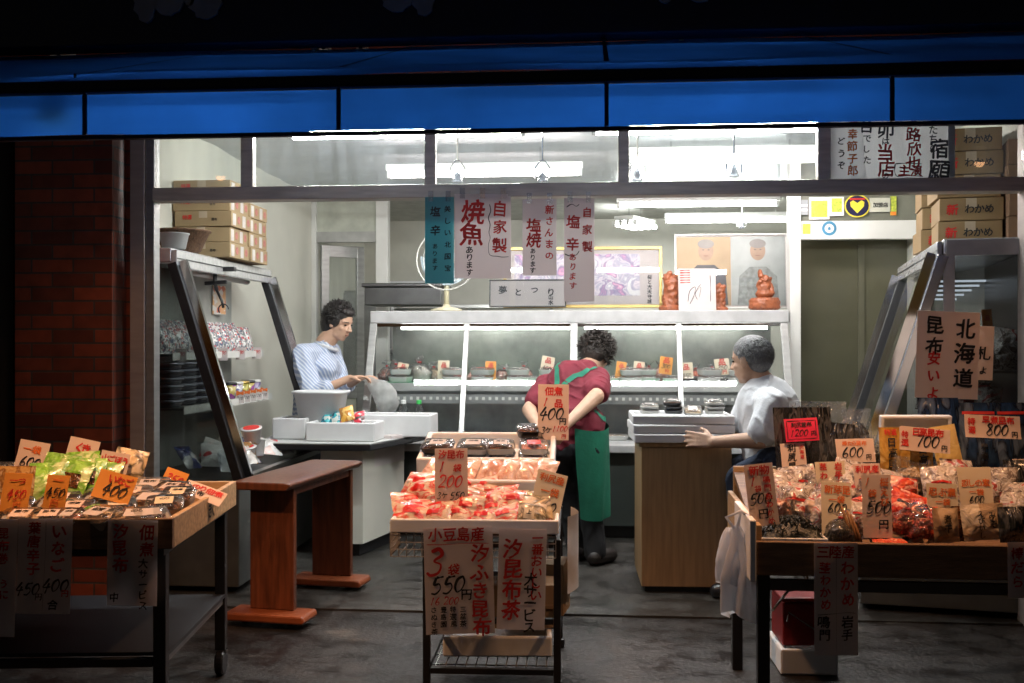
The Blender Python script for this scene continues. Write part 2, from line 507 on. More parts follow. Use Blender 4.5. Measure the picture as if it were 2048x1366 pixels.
INKS = [RED, INK, ORINK, TEALINK]
IC = {'r': 0, 'k': 1, 'o': 2, 't': 3}
def sheet(name, label, cat, px, py, wpx, hpx, Y, texts, paper, roll=0, lean=0, yaw=0, group=None, curl=.02, lines=(), anchor='b', taper=0):
    """paper sign or price card centred on photo pixel (px,py); its own x runs right and z up"""
    k = mpp(px, Y)
    W, H = wpx * k, hpx * k
    ph = random.random() * 6
    bend = lambda x, z: curl * W * (math.sin(x / W * 2.4 + ph) + .6 * math.sin(z / H * 3 + ph)) * 1.2
    mb = MB()
    nu, nv = 20, 20
    fr = lambda u, v: ((u - .5) * W, bend((u - .5) * W, v * H), v * H)
    bk = lambda u, v: ((.5 - u) * W, bend((.5 - u) * W, v * H) + .0007, v * H)
    mb.grid(fr, nu, nv); mb.grid(bk, nu, nv)
    base = at(px, py + hpx / 2, Y)
    if name == "price_card": lean -= R(9)
    o = mb.build(name, paper, smooth=True, loc=base, rot=(lean, roll, YAW + yaw))
    tag(o, label, cat, group)
    ik = Ink(bend=bend)
    for t in texts:
        s, c, u, v, size = t[:5]; d = t[5] if len(t) > 5 and isinstance(t[5], str) else 'v'; j = .7
        spc = t[5] if len(t) > 5 and not isinstance(t[5], str) else 1.06
        ik.text(s, (u - .5) * W, (1 - v) * H, size * W, d, IC[c], j, spc)
    for c, wd, pts in lines:
        ik.stroke([((u - .5) * W, (1 - v) * H) for u, v in pts], wd * W, IC[c])
    if ik.mb.v: ik.mb.build("lettering", INKS, o)
    return o
# ================================================================== SETTING
YF = 4.85                                             # plane of the shop front
ASPH = mat("dark_concrete", (.013, .0105, .009), .55, 0, .55, 2.2, .35, 45, c2=(.024, .019, .016))
SFLOOR = mat("shop_concrete", (.034, .032, .028), .45, 0, .35, 1.6, .15, 50)
g = MB().grid(lambda u, v: (-14 + 28 * u, -8 + 12.86 * v, .006 * noise.noise((u * 90, v * 40, 0))), 60, 40)
tag(g.build("street", ASPH, smooth=True), kind="structure")
g = MB().bx(-2.6, 2.6, YF + .005, 11, -.05, .0105)
tag(g.build("shop_floor", SFLOOR), kind="structure")
# worn pale patches where old street paint is left, in the ground's own colour
for M_, dk in ((ASPH, .35), (SFLOOR, .45)):
    n_, l_ = M_.node_tree.nodes, M_.node_tree.links
    src = n_["Principled BSDF"].inputs["Base Color"].links[0].from_socket
    tcx = n_.new("ShaderNodeTexCoord")
    vo = n_.new("ShaderNodeTexVoronoi"); vo.feature = 'DISTANCE_TO_EDGE'; vo.inputs["Scale"].default_value = .8
    wn = n_.new("ShaderNodeTexNoise"); wn.inputs["Scale"].default_value = 3; wn.inputs["Detail"].default_value = 6
    va_ = n_.new("ShaderNodeMix"); va_.data_type = 'VECTOR'; va_.inputs[0].default_value = .22
    l_.new(tcx.outputs["Object"], wn.inputs["Vector"]); l_.new(tcx.outputs["Object"], va_.inputs[4]); l_.new(wn.outputs["Color"], va_.inputs[5]); l_.new(va_.outputs[1], vo.inputs["Vector"])
    mr1 = n_.new("ShaderNodeMapRange"); mr1.inputs[1].default_value = .002; mr1.inputs[2].default_value = .008; mr1.inputs[3].default_value = dk; mr1.inputs[4].default_value = 1
    l_.new(vo.outputs["Distance"], mr1.inputs[0])
    st_ = n_.new("ShaderNodeTexNoise"); st_.inputs["Scale"].default_value = 5; st_.inputs["Detail"].default_value = 7; st_.inputs["Roughness"].default_value = .7
    l_.new(tcx.outputs["Object"], st_.inputs["Vector"])
    mr2 = n_.new("ShaderNodeMapRange"); mr2.inputs[1].default_value = .35; mr2.inputs[2].default_value = .6; mr2.inputs[3].default_value = .5; mr2.inputs[4].default_value = 1.15
    l_.new(st_.outputs["Fac"], mr2.inputs[0])
    mm_ = n_.new("ShaderNodeMath"); mm_.operation = 'MULTIPLY'; l_.new(mr1.outputs[0], mm_.inputs[0]); l_.new(mr2.outputs[0], mm_.inputs[1])
    ml_ = n_.new("ShaderNodeVectorMath"); ml_.operation = 'SCALE'; l_.new(src, ml_.inputs[0]); l_.new(mm_.outputs[0], ml_.inputs[3])
    l_.new(ml_.outputs[0], n_["Principled BSDF"].inputs["Base Color"])
    rr_ = n_.new("ShaderNodeMapRange"); rr_.inputs[1].default_value = .4; rr_.inputs[2].default_value = .65; rr_.inputs[3].default_value = .32; rr_.inputs[4].default_value = .7
    l_.new(st_.outputs["Fac"], rr_.inputs[0]); l_.new(rr_.outputs[0], n_["Principled BSDF"].inputs["Roughness"])
n_, l_ = ASPH.node_tree.nodes, ASPH.node_tree.links
src = n_["Principled BSDF"].inputs["Base Color"].links[0].from_socket
tcx = n_.new("ShaderNodeTexCoord"); mpx = n_.new("ShaderNodeMapping"); mpx.inputs["Scale"].default_value = (1, 2.4, 1); mpx.inputs["Location"].default_value = (.35, .2, 0)
l_.new(tcx.outputs["Object"], mpx.inputs[0])
nx = n_.new("ShaderNodeTexNoise"); nx.inputs["Scale"].default_value = 1.7; nx.inputs["Detail"].default_value = 8; nx.inputs["Roughness"].default_value = .65
l_.new(mpx.outputs[0], nx.inputs["Vector"])
mrx = n_.new("ShaderNodeMapRange"); mrx.inputs[1].default_value = .60; mrx.inputs[2].default_value = .68
l_.new(nx.outputs["Fac"], mrx.inputs[0])
mxx = n_.new("ShaderNodeMix"); mxx.data_type = 'RGBA'; mxx.inputs[7].default_value = (.09, .078, .065, 1)
l_.new(mrx.outputs[0], mxx.inputs[0]); l_.new(src, mxx.inputs[6]); l_.new(mxx.outputs[2], n_["Principled BSDF"].inputs["Base Color"])
# the dark street behind the camera and beside the shop
XL, XR = -2.45, 2.12
YP, YB = 8.6, 10.6                                    # partition, back wall
CEIL = 2.56
shop = empty("shop_building", "brick and aluminium street shop with a brightly lit interior behind its glass front", "building", (0, YF, 0))
def sp(name, mb, m, bevel=0, smooth=False, par=None):
    mb.v = [(x, y - YF, z) for x, y, z in mb.v]
    return mb.build(name, m, par or shop, bevel, smooth)
BR = brick("glazed_brick")
pl, pr = at(30, 700, 4.75).x, at(224, 700, 4.75).x
sp("brick_pillar", MB().bx(pl, pr, 4.75, 5.15, 0, 2.85), BR)
sp("brick_pillar", MB().bx(-6, pl - .13, 4.95, 5.4, 0, 2.85), mat("dark_wall", (.025, .022, .02), .7))
sp("brick_return", MB().bx(pr, at(262, 700, 4.9).x, 4.9, 5.15, 0, 2.85), BR)
sp("brick_band", MB().bx(-5, 5, 4.68, 4.745, 2.5, 4.5), BR)
sp("brick_pillar", MB().bx(2.2, 6, 4.7, 5.2, 0, 2.85), mat("dark_wall"))
sp("wall", MB().bx(XL - .1, XL, YF + .05, YB, 0, CEIL + .1), CREAM)
sp("wall", MB().bx(XR, XR + .1, YF + .05, YB, 0, CEIL + .1), CREAM)
sp("wall", MB().bx(XL - .1, XR + .1, YB, YB + .1, 0, CEIL + .1), mat("kitchen_wall", (.58, .57, .50), .5, 0, .15, 3))
CEILM = mat("ceiling_sheet", (.62, .635, .66), .3, 0, .1, 1.2, .9, 2.2, stretch=(1, 3.5, 1))
sp("ceiling", MB().grid(lambda u, v: (XL + (XR - XL) * u, YF + .06 + 3.75 * v, CEIL - .012 * abs(noise.noise((u * 2.5 + v * 3, v * 5, 1))) * 2), 40, 40), CEILM, smooth=True)
sp("ceiling", MB().bx(XL, XR, YP, YB, CEIL + .002, CEIL + .05), mat("kitchen_ceiling", (.5, .5, .46), .5))
# shop front frame
a, b = at(265, 700, YF), at(304, 700, YF)
post = sp("door_post", MB().bx(a.x, b.x - .025, YF - .03, YF + .07, 0, 2.6), mat("bronze_aluminium", (.38, .33, .30), .4, .25, .12, 6, stretch=(1, 1, 6)), .004)
sp("door_jamb", MB().bx(b.x - .024, b.x + .018, YF - .015, YF + .05, 0, 2.6), ALU, .003)
TZ0, TZ1 = 1.982, 2.046
xr = at(2046, 372, YF).x
BAR = mat("grey_aluminium", (.54, .50, .44), .36, .15, .22, 7, stretch=(.8, 6, 6))
sp("transom_bar", MB().bx(b.x + .02, xr, YF - .045, YF + .055, TZ0, TZ1), BAR, .004)
mx = []
for (p0, p1) in ((484, 508), (850, 872), (1236, 1258), (1634, 1660)):
    x0, x1 = at(p0, 300, YF).x, at(p1, 300, YF).x
    mx.append((x0, x1))
    sp("mullion", MB().bx(x0, x1, YF - .02, YF + .03, TZ1 - .012, 2.6), BAR, .003)
xs = [b.x + .02] + [v for q in mx for v in q] + [xr]
for i in range(0, len(xs), 2):
    sp("transom_pane", MB().bx(xs[i] + .001, xs[i + 1] - .001, YF + .002, YF + .008, TZ1 + .001, 2.6), GLASS)
sp("door_post", MB().bx(xr + .002, xr + .06, YF - .03, YF + .07, 0, 2.6), mat("bronze_aluminium"), .004)
x0, x1 = at(1918, 300, YF).x, at(1926, 300, YF).x
# partition at the back left: corner post, door opening with a header, second post
cx0, cx1 = at(614, 500, YP).x, at(632, 500, YP).x
px0, px1 = at(752, 500, YP).x, at(776, 500, YP).x
sp("partition_post", MB().bx(XL + .001, cx1, YP, YP + .08, 0, CEIL), WHITEP, .004)
sp("partition_post", MB().bx(px0, px1, YP - .01, YP + .09, 0, CEIL), WHITEP, .004)
z1, z0 = at(690, 463, YP).z, at(690, 484, YP).z
sp("door_header", MB().bx(cx1 + .001, px0 - .001, YP + .01, YP + .07, z0, z1), mat("grey_paint", (.4, .4, .38), .5))
sp("transom_pane", MB().bx(cx1 + .001, px0 - .001, YP + .03, YP + .036, z1, CEIL), mat("frosted_pane", (.50, .52, .44), .4))
dr = MB(); zt = at(670, 488, YP).z
dx0, dx1 = at(640, 600, YP).x, at(692, 600, YP).x
T = Matrix.Translation((dx0, YP + .06, 0)) @ Matrix.Rotation(R(38), 4, 'Z')
for q in ((0, .07, 0, zt), (.33, .40, 0, zt), (.07, .33, zt - .1, zt), (.07, .33, .8, .9), (.07, .33, .012, .2)):
    dr.bx(q[0], q[1], 0, .035, q[2], q[3], T)
d = sp("back_door", dr, ALU, .003)
sp("door_glass", MB().bx(.071, .329, .012, .018, .901, zt - .101, T), GLASS, par=d)
sp("door_glass", MB().bx(.071, .329, .012, .018, .201, .799, T), mat("frosted_pane"), par=d)
sp("handle", MB().bx(.02, .045, -.05, -.001, .95, 1.1, T), BLACKM, .004, par=d)
# right: tall post beside the display case, header with stickers, sliding door with the shade in its olive colour
YD = 7.25
rx0, rx1 = at(1580, 600, 7.0).x, at(1602, 600, 7.0).x
sp("partition_post", MB().bx(rx0, rx1, 7.0, 7.12, 0, CEIL), WHITEP, .004)
hz1, hz0 = at(1700, 442, 7.05).z, at(1700, 479, 7.05).z
sp("door_header", MB().bx(rx1 + .001, XR - .001, 7.03, 7.1, hz0, hz1), WHITEP, .003)
sp("partition_wall", MB().bx(rx1 + .001, XR - .001, 7.045, 7.085, hz1 + .001, CEIL), mat("grey_green_glass", (.16, .165, .13), .3))
sp("sliding_door", MB().bx(rx1 + .002, XR - .001, YD, YD + .04, .012, hz0 + .1), mat("shaded_cream_door", (.085, .083, .052), .22, 0, .15, 2.5))  # olive of door and rail is cream with the doorway's shade painted in
sp("handle", MB().lathe([(.022, 0), (.022, .006)], 14, Matrix.Translation((at(1722, 770, YD).x, YD - .004, at(1722, 770, YD).z)) @ Matrix.Rotation(R(90), 4, 'X')), BLACKM)
sp("door_rail", MB().bx(at(1716, 600, YD).x, at(1728, 600, YD).x, YD - .012, YD - .001, .1, hz0 - .02), mat("shaded_cream_trim", (.09, .087, .055), .5))

# ------------------------------------------------------------------ kitchen seen over the display case
k = empty("kitchen_counter", "stainless steel kitchen counter with a hood and shelf in the back room", "counter", (-.95, 9.6, 0))
k_ = lambda mb: mb
MB().bx(-1.15, .9, 0, .7, .012, 1.18).build("cabinet", STEEL, k, .01)
MB().bx(-1.2, .95, -.05, .7, 1.19, 1.23).build("worktop", STEEL, k, .006)
MB().bx(-1.1, .6, .2, .68, 1.62, 1.66).build("shelf", STEEL, k, .004)
for x in (-1.05, -.3, .5): MB().bar((x, .3, 1.23), (x, .3, 1.62), .03, .03).build("shelf_bracket", STEEL, k)
c = at(825, 530, 9.9)
t = empty("foam_box", "white styrofoam box with blue lettering on the kitchen shelf", "box", (c.x, 9.95, 1.66))
MB().bx(-.26, .26, -.1, .15, .002, .19).build("box_body", FOAM, t, .012)
MB().bx(-.27, .27, -.11, .16, .192, .23).build("lid", FOAM, t, .01)
ik = Ink(-.103); ik.text("かがやき", .08, .11, .09, 'h', 3, .3); ik.mb.build("lettering", INKS, t)
t = tag(MB().bx(-.3, .3, -.2, .2, 0, .14).bx(-.32, .32, -.22, .22, .141, .17).build("steel_tank", mat("dark_steel", (.16, .16, .16), .35, .9), bevel=.008, loc=(at(815, 610, 8.0).x, 8.0, at(815, 612, 8.0).z)), "dark steel pan standing behind the electric fan", "pan")
k2 = empty("fridge", "tall grey steel refrigerator in the back room behind the door", "fridge", (at(715, 600, 9.6).x, 9.75, .012))
MB().bx(-.3, .32, 0, .7, 0, 1.78).build("cabinet", mat("dull_steel", (.36, .36, .35), .4, .6), k2, .01)
MB().bx(-.29, .31, -.03, -.002, .9, 1.76).build("door", mat("dull_steel"), k2, .008)
MB().bx(.24, .27, -.07, -.032, 1.1, 1.5).build("handle", CHROME, k2, .004)

# ------------------------------------------------------------------ awning, sign board, brackets
YV = 2.95
AK = YV / 3.3
BLUE = cloth_through("blue_canvas", (.014, .115, .50), .42, .55, .32)
NAVY = mat("navy_band", (.006, .010, .03), .6)
aw = empty("awning", "translucent blue canvas awning glowing above the shop front", "awning", (0, YV, EYE + .69 * AK))
ax0, ax1 = -3.1, 3.2
zb = EYE + .69 * AK
def wob(x, z): return .012 * noise.noise((x * .9, z * 3, 4))
va = MB().grid(lambda u, v: (ax0 + (ax1 - ax0) * u, wob(ax0 + 6.3 * u, v), v * .122 + (.006 * noise.noise((u * 14, 0, 0)) if v == 0 else 0)), 120, 6)
va.build("valance", BLUE, aw, smooth=True)
MB().bx(ax0, ax1, -.018, .018, .123, .163).build("front_bar", NAVY, aw, .012)
YW = 4.6
cz0, cz1 = .164, 2.64 - zb
MB().grid(lambda u, v: (ax0 + (ax1 - ax0) * u, .0 + (YW - YV) * v, cz0 + (cz1 - cz0) * v + .006 * math.sin(math.pi * v * 4) + .012 * noise.noise((u * 8, v * 2, 0))), 80, 10).build("canopy", cloth_through("deep_blue_canvas", (.010, .075, .34), .32, .55, .4), aw, smooth=True)
SEAM = mat("awning_seam", (.008, .02, .09), .7)
for px in (175, 680, 1213, 1781):
    x = at(px, 220, YV).x
    MB().bx(x - .006, x + .006, -.020, -.013, -.002, .122).build("seam", SEAM, aw)
    rb_ = MB(); yy = [(YW - YV) * i / 8 for i in range(9)]; zz = [cz0 + (cz1 - cz0) * i / 8 + .024 for i in range(9)]
    rb_.add([(x + s_ * .008, y_, z_) for y_, z_ in zip(yy, zz) for s_ in (-1, 1)], [(2 * i, 2 * i + 1, 2 * i + 3, 2 * i + 2) for i in range(8)]); rb_.build("rib", SEAM, aw)
MB().bx(ax0, ax1, -.006, .016, -.012, -.001).build("hem", SEAM, aw)
sg = empty("sign_board", "dark navy shop sign board with pale brush letters above the awning", "sign", (0, 4.3, 2.59))
MB().bx(-4, 4, 0, .12, 0, .95).build("board", mat("navy_board", (.006, .010, .028), .45), sg, .006)
PALE = mat("pale_letters", (.42, .40, .36), .6)
let = MB()
def blob(px, py, rx, ry, tilt=0):
    c = at(px, py, 4.3); k = mpp(px, 4.3); n = 20
    ps = [(rx * k * math.cos(2 * math.pi * i / n) * (1 + .15 * math.sin(3 * i)), ry * k * math.sin(2 * math.pi * i / n)) for i in range(n)]
    ct, st = math.cos(tilt), math.sin(tilt)
    let.prism([(c.x + u * ct - w_ * st, c.z - 2.59 + u * st + w_ * ct) for u, w_ in ps], -.012, -.001)
for q in ((290, 4, 22, 44, .15), (340, 0, 30, 34, -.5), (412, 0, 33, 40, .1), (372, -18, 14, 34, .4), (795, -8, 32, 34, -.3), (846, -6, 22, 40, .15), (1240, -24, 26, 24, .2), (1330, -20, 18, 28, 0), (1400, -22, 30, 28, -.2)):
    blob(*q)
let.build("lettering", PALE, sg)
for i, (px, py, lab) in enumerate([(645, 80, "pale steel awning bracket under the sign, third from the left end"), (720, 82, "pale steel awning bracket with a dark bolt right of the sloping strut"), (1402, 60, "pale steel awning bracket at the right under the sign"), (115, 98, "wide dim steel bracket at the far left under the sign")]):
    c = at(px, py, 4.6); ww = .045 if i < 3 else .1
    t = empty("awning_bracket", lab, "bracket", (c.x, 4.62, c.z - .06), group="awning brackets")
    MB().bx(-ww / 2, ww / 2, 0, .06, -.02, .14).build("plate", mat("bracket_paint", (.8, .76, .66), .5), t, .004)
    MB().lathe([(.009, 0), (.009, .012)], 10, Matrix.Translation((0, -.001, .03)) @ Matrix.Rotation(R(90), 4, 'X')).build("bolt", BLACKM, t)
for i, (p0, p1, q0, q1) in enumerate([(590, 70, 632, 95), (1354, 48, 1364, 74)]):
    a_, b_ = at(p0, p0 and p1 - 8, 4.5), at(q0, q1 + 6, 4.5)
    o = MB().bar((0, 0, 0), b_ - a_, .03, .02).build("strut", mat("strut_wood", (.8, .6, .38), .5), loc=a_)
    tag(o, ["sloping tan strut above the awning at left centre", "short tan strut above the awning at right centre"][i], "strut", "struts above the awning")

# ------------------------------------------------------------------ fluorescent fittings and bulbs
TUBEM = emit("lit_tube", TUBE_COL, TUBE)
BACKM = emit("lit_tube_back", TUBE_COL, 62)
MIDM = emit("lit_tube_pink", (1.0, .88, .86), 72)
def fitting(label, c, L, ang=0, tubes=1, s=1, drop=.02, group="fluorescent ceiling lights"):
    t = empty("ceiling_light", label, "ceiling light", c, ang, group)
    wd = .07 if tubes == 1 else .2
    MB().bx(-L / 2 - .03, L / 2 + .03, -wd / 2, wd / 2, 0, .045).build("housing", WHITEP, t, .006)
    for x in (-L * .3, L * .3):
        if CEIL - c[2] > .06: MB().tube([(x, 0, .046), (x, 0, CEIL - c[2])], .006, 8).build("stem", CHROME, t)
    for i in range(tubes):
        y = (i - (tubes - 1) / 2) * .07
        MB().tube([(-L / 2, y, -.025), (L / 2, y, -.025)], .0155 * s, 10).build("tube", TUBEM if c[1] < 6 else (MIDM if c[1] < 7 else BACKM), t, smooth=True)
        for x in (-L / 2 - .012, L / 2 + .012):
            MB().bx(x - .012, x + .012, y - .018, y + .018, -.045, -.001).build("end_cap", WHITEP, t, .003)
    return t
p = at(812, 266, 5.3); fitting("long fluorescent tube inside the glass front at left centre", (p.x, 5.3, p.z + .02), 1.2, s=1.35)
p = at(1425, 257, 5.3); fitting("long bright fluorescent tube inside the glass front at right", (p.x, 5.3, p.z + .02), 1.18, s=1.3)
p = at(968, 347, 6.6); fitting("fluorescent tube hanging low behind the two middle clear lamps", (p.x, 6.6, p.z + .02), 1.22)
p = at(1460, 318, 6.5); fitting("wide double fluorescent light over the right of the shop", (p.x, 6.5, p.z + .02), 1.22, 0, 2, 1.1)
p = at(1395, 408, 8.4); fitting("fluorescent tube in the back room close under the door bar", (p.x, 8.4, p.z + .02), 1.25)
p = at(1470, 440, 9.0); fitting("farthest fluorescent tube above the photo frame", (p.x, 9.0, p.z + .02), 1.15)
p = at(1270, 450, 9.6); fitting("four tube kitchen light with tilted tubes", (p.x, 9.6, p.z + .02), .42, R(62), 4, 1.2)
# two tubes under the awning that make the canvas glow
def awning_tube(px, lab):
    p = at(px, 200, 3.4)
    t = empty("awning_light", lab, "awning light", (p.x, 3.28, 2.07), 0, "tubes under the awning")
    MB().bx(-.48, .48, -.03, .03, .025, .05).build("housing", WHITEP, t, .003)
    MB().tube([(-.45, 0, 0), (.45, 0, 0)], .0145, 10).build("tube", emit("awning_tube", (.94, .95, .95), 20), t, smooth=True)
awning_tube(430, "fluorescent tube under the left half of the blue awning")
awning_tube(1310, "fluorescent tube under the right half of the blue awning")
def bulb(x, y, z, W, lab, tilt=16):
    t = empty("bulb_lamp", lab, "lamp", (x, y, z), 0, "warm bulbs under the awning")
    MB().lathe([(.012, .1), (.02, .095), (.02, .05), (.016, .045)], 12).build("socket", BLACKP, t)
    MB().lathe([(.02, .045), (.028, .075), (.036, .02), (.048, -.01), (.050, -.012), (.038, .022), (.03, .08)], 20, cap=False).build("shade", mat("enamel_shade", (.6, .58, .52), .35), t, smooth=True)
    MB().ell((0, 0, 0), (.028, .028, .034)).build("bulb", emit("lit_bulb", BULB_COL, 14), t, smooth=True)
    MB().tube([(0, 0, .1), (0, 0, .125)], .004, 6).build("cord", BLACKP, t)
    l = bpy.data.lights.new("bulb_light", 'SPOT'); l.energy = W; l.color = BULB_COL; l.shadow_soft_size = .035
    l.spot_size = R(100); l.spot_blend = .8
    o = bpy.data.objects.new("bulb_light", l); col.objects.link(o); o.parent = t; o.location = (0, 0, -.04); o.rotation_euler = (R(tilt), 0, 0)
bl = at(440, 350, YF); br_ = at(1960, 322, YF)
for (px, Y, z, W, lab, tl) in ((150, 3.05, 2.005, BULB_W * 1.1, "warm bulb lamp hanging over the left stall", 16), (960, 3.70, 2.16, BULB_W * 1.15, "warm bulb lamp hanging over the middle cart", 2),
                     (1770, 3.385, 2.08, BULB_W * 1.0, "warm bulb lamp hanging over the right stall", 0)):
    p = at(px, 200, Y); bulb(p.x, Y, z, W, lab, tl)
for px, py, lab in ((440, 350, 'second warm bulb lamp over the back of the left stall'), (1960, 322, 'second warm bulb lamp over the back of the right stall')):
    p = at(px, py, 2 * YF - 3.95); bulb(p.x, 3.95, p.z, 14, lab)
# clear adjustable lamps along the shop front (unlit)
for px, py, Y, lab in ((915, 352, 5.0, "clear unlit spot lamp, leftmost along the glass front"), (1085, 352, 5.0, "clear unlit spot lamp, second from left along the glass front"),
                   (1275, 350, 5.0, "clear unlit spot lamp right of the middle mullion"), (1468, 342, 5.0, "clear unlit spot lamp in front of the wide bright light"), (1484, 450, 8.6, "small grey spot lamp above the photo frame")):
    c = at(px, py, Y)
    t = empty("spot_lamp", lab, "spot lamp", (c.x, Y, c.z), 0, "small adjustable spot lamps")
    s = 1 if Y < 6 else 1.3
    MB().lathe([(.010, .03), (.016, .018), (.020, -.008), (.027, -.024), (.024, -.028), (.004, -.029)], 16).build("shade", glassy("lamp_glass", (.8, .82, .86), 2.0, .05, .25, (.7, .72, .8)), t, smooth=True)
    MB().ell((0, 0, 0), (.011, .011, .02)).build("bulb", mat("unlit_bulb", (.5, .5, .52), .3), t, smooth=True)
    MB().tube([(-.035, 0, -.01), (-.036, 0, .04), (-.012, 0, .075), (.012, 0, .075), (.036, 0, .04), (.035, 0, -.01)], .004, 6).build("yoke", CHROME, t)
    MB().tube([(0, 0, .075), (0, 0, CEIL - c.z)], .005, 6).build("stem", CHROME, t)
# ================================================================== GLASS CASES, COUNTERS, FURNITURE
def side_case(name, label, loc, rz, L, xt, xb, xw, zt, zb, mirror=1):
    """deck case whose sloped glass front runs along +y; xw is the wall side"""
    t = empty(name, label, "display case", loc, rz)
    s = mirror
    def P(poly, y0, y1): return MB().prism([(x * s, z) for x, z in poly], y0, y1)
    P([(xw, .03), (xb, .03), (xb, zb), (xw, zb)], 0, L).build("base", mat("case_base", (.10, .105, .10), .4, .3, .2), t, .006)
    P([(xw, zt - .075), (xt + .0, zt - .075), (xt, zt), (xw, zt)], -.01, L + .01).build("top", mat("polished_top", (.80, .80, .80), .25, .55, .15, 6, stretch=(.6, 6, 6)), t, .008)
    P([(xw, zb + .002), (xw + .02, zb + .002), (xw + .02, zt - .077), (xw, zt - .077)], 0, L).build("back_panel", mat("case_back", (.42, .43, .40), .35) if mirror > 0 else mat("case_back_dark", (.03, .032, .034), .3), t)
    d = Vector((xb - xt, 0, zb - zt + .075))
    for y in (0.02, L - .02):
        a, b = Vector((xt * s, y, zt - .077)), Vector((xb * s, y, zb + .002))
        steelp = mirror < 0 and y < .1
        f = MB().bar(a, b, .075 if steelp else .066, .05).build("front_post", mat("polished_steel", (.78, .78, .78), .22, .75, .1, 5) if steelp else BLACKM, t, .004)
        o = Vector((.046 * s, 0, .012))
        MB().bar(a + o, b + o, .022, .046).build("edge_strip", CHROME, f)
    MB().bx(*sorted((xt * s - .004, (xt + .03) * s)), -.012, L + .012, zt - .10, zt - .012).build("front_band", mat("polished_top"), t, .006)
    MB().bx(*sorted(((xt + .0305) * s, (xt + .033) * s)), -.012, L + .012, zt - .058, zt - .052).build("band_line", BLACKM, t)
    a, b = Vector((xt * s, 0, zt - .08)), Vector((xb * s, 0, zb + .01))
    if mirror < 0: MB().add([(a.x, .05, a.z), (a.x, L - .05, a.z), (b.x, L - .05, b.z), (b.x, .05, b.z)], [(0, 1, 2, 3)]).build("front_glass", CGLASS, t)
    P([(xw + .02, zb + .003), (xb - .01, zb + .003), (xt - .01, zt - .08), (xw + .02, zt - .08)], .001, .007).build("end_glass", glassy("smoked_glass", (.42, .45, .44), 1.0, .02, .03, (.4, .42, .42)) if mirror > 0 else glassy("end_case_glass", (.55, .57, .58), 1.0, .02, .05, (.5, .52, .54), streak=True), t)
    MB().bar((xb * s, 0.046, zb + .005), (xb * s, L - .046, zb + .005), .04, .03).build("sill", STEEL, t)
    shelves = []
    for z, dp in ((zb + .36, .30), (zb + .64, .24)):
        x1 = xw + dp
        P([(xw + .021, z), (x1, z), (x1, z + .012), (xw + .021, z + .012)], .03, L - .03).build("shelf", mat("shelf_steel", (.35, .36, .35), .3, .5), t)
        P([(x1 + .001, z - .02), (x1 + .006, z - .02), (x1 + .006, z + .02), (x1 + .001, z + .02)], .03, L - .03).build("price_rail", WHITEP, t)
        shelves.append((x1, z + .012))
    MB().tube([((xt - .06) * s, .2, zt - .1), ((xt - .06) * s, L - .2, zt - .1)], .018, 10).build("unlit_tube", WHITEP, t, smooth=True)
    return t, shelves
LY0, LY1 = 5.1, 6.6
lxt, lxb = at(345, 492, LY0).x, at(478, 960, LY0).x
lcase, lshelf = side_case("glass_case", "sloping glass deck case with steel top along the left wall", (0, LY0, .012), 0, LY1 - LY0, lxt, lxb, XL + .012, 1.77, .57)
c = at(1886, 482, 4.97)
rcase, rshelf = side_case("glass_case", "sloping glass deck case with steel frame at the right of the shop front", (c.x, 4.97, .012), R(-10.3), 1.75, 0, .37, -.36, 1.77, .5, mirror=-1)
rc_m = Matrix.Translation((c.x, 4.97, .012)) @ Matrix.Rotation(R(-10.3), 4, 'Z')
for x0, x1 in ((.0, .36),):
    MB().bx(.012, .355, -.014, -.003, 1.69, 1.765).bx(-.0, .05, -.014, -.003, .55, 1.69, T=Matrix.Shear('XZ', 4, (0, 0)) if False else None).build("end_frame", mat("pale_steel"), rcase, .003)
MB().bx(.356, .395, -.02, .03, .02, 1.78).build("corner_post", mat("pale_steel"), rcase, .004)
for i in range(5):
    MB().tube([(.04 + .02 * i, .9 + .12 * i, 1.62 - .02 * i), (.34, .9 + .12 * i, 1.62 - .02 * i)], .006, 8).build("painted_reflection", emit("reflected_tube_glow", (.85, .92, 1), 1.6), rcase)  # glowing bars stand in for ceiling tubes reflected in the glass

# refrigerated display counter across the shop
SX0, SX1 = at(722, 800, 6.65).x, rx0 - .012
sh = empty("refrigerated_display", "wide refrigerated display counter with slanted glass and steel top", "display counter", (SX0, 6.65, .012))
def S(mb, n, m, bev=0, par=None, smooth=False):
    mb.v = [(x - SX0, y - 6.65, z - .012) for x, y, z in mb.v]
    return mb.build(n, m, par or sh, bev, smooth)
zs = at(1240, 897, 6.65).z           # sill
zt0, zt1 = at(1240, 646, 7.).z, at(1240, 621, 7.).z
DARKP = mat("dark_green_grey_panel", (.055, .065, .06), .4, .2, .2, 3)
S(MB().bx(SX0, SX1, 6.7, 7.75, .10, zs - .03), "base_panel", DARKP)
S(MB().bx(SX0 + .02, SX1 - .02, 6.76, 7.7, .012, .098), "plinth", BLACKM)
for i in range(1, 3):
    x = SX0 + (SX1 - SX0) * i / 3
    S(MB().bx(x - .004, x + .004, 6.693, 6.699, .12, zs - .05), "panel_joint", BLACKM)
S(MB().bx(SX0 - .01, SX1, 6.63, 7., zs - .028, zs + .022), "sill", mat("pale_steel", (.72, .73, .72), .3, .6, .1, 4, stretch=(.6, 6, 6)), .006)
S(MB().bx(SX0 + .0, SX1, 7., 7.75, zs - .028, zs + .01), "deck", STEEL)
S(MB().bx(SX0 - .01, SX1, 6.97, 7.75, zt0, zt1), "top", mat("pale_steel"), .006)
S(MB().bx(SX0, SX1, 7.7, 7.75, zs + .012, zt0 - .002), "back_panel", mat("frosted_steel", (.46, .50, .45), .3, .35, .5, 3.5, .15, 8), 0)
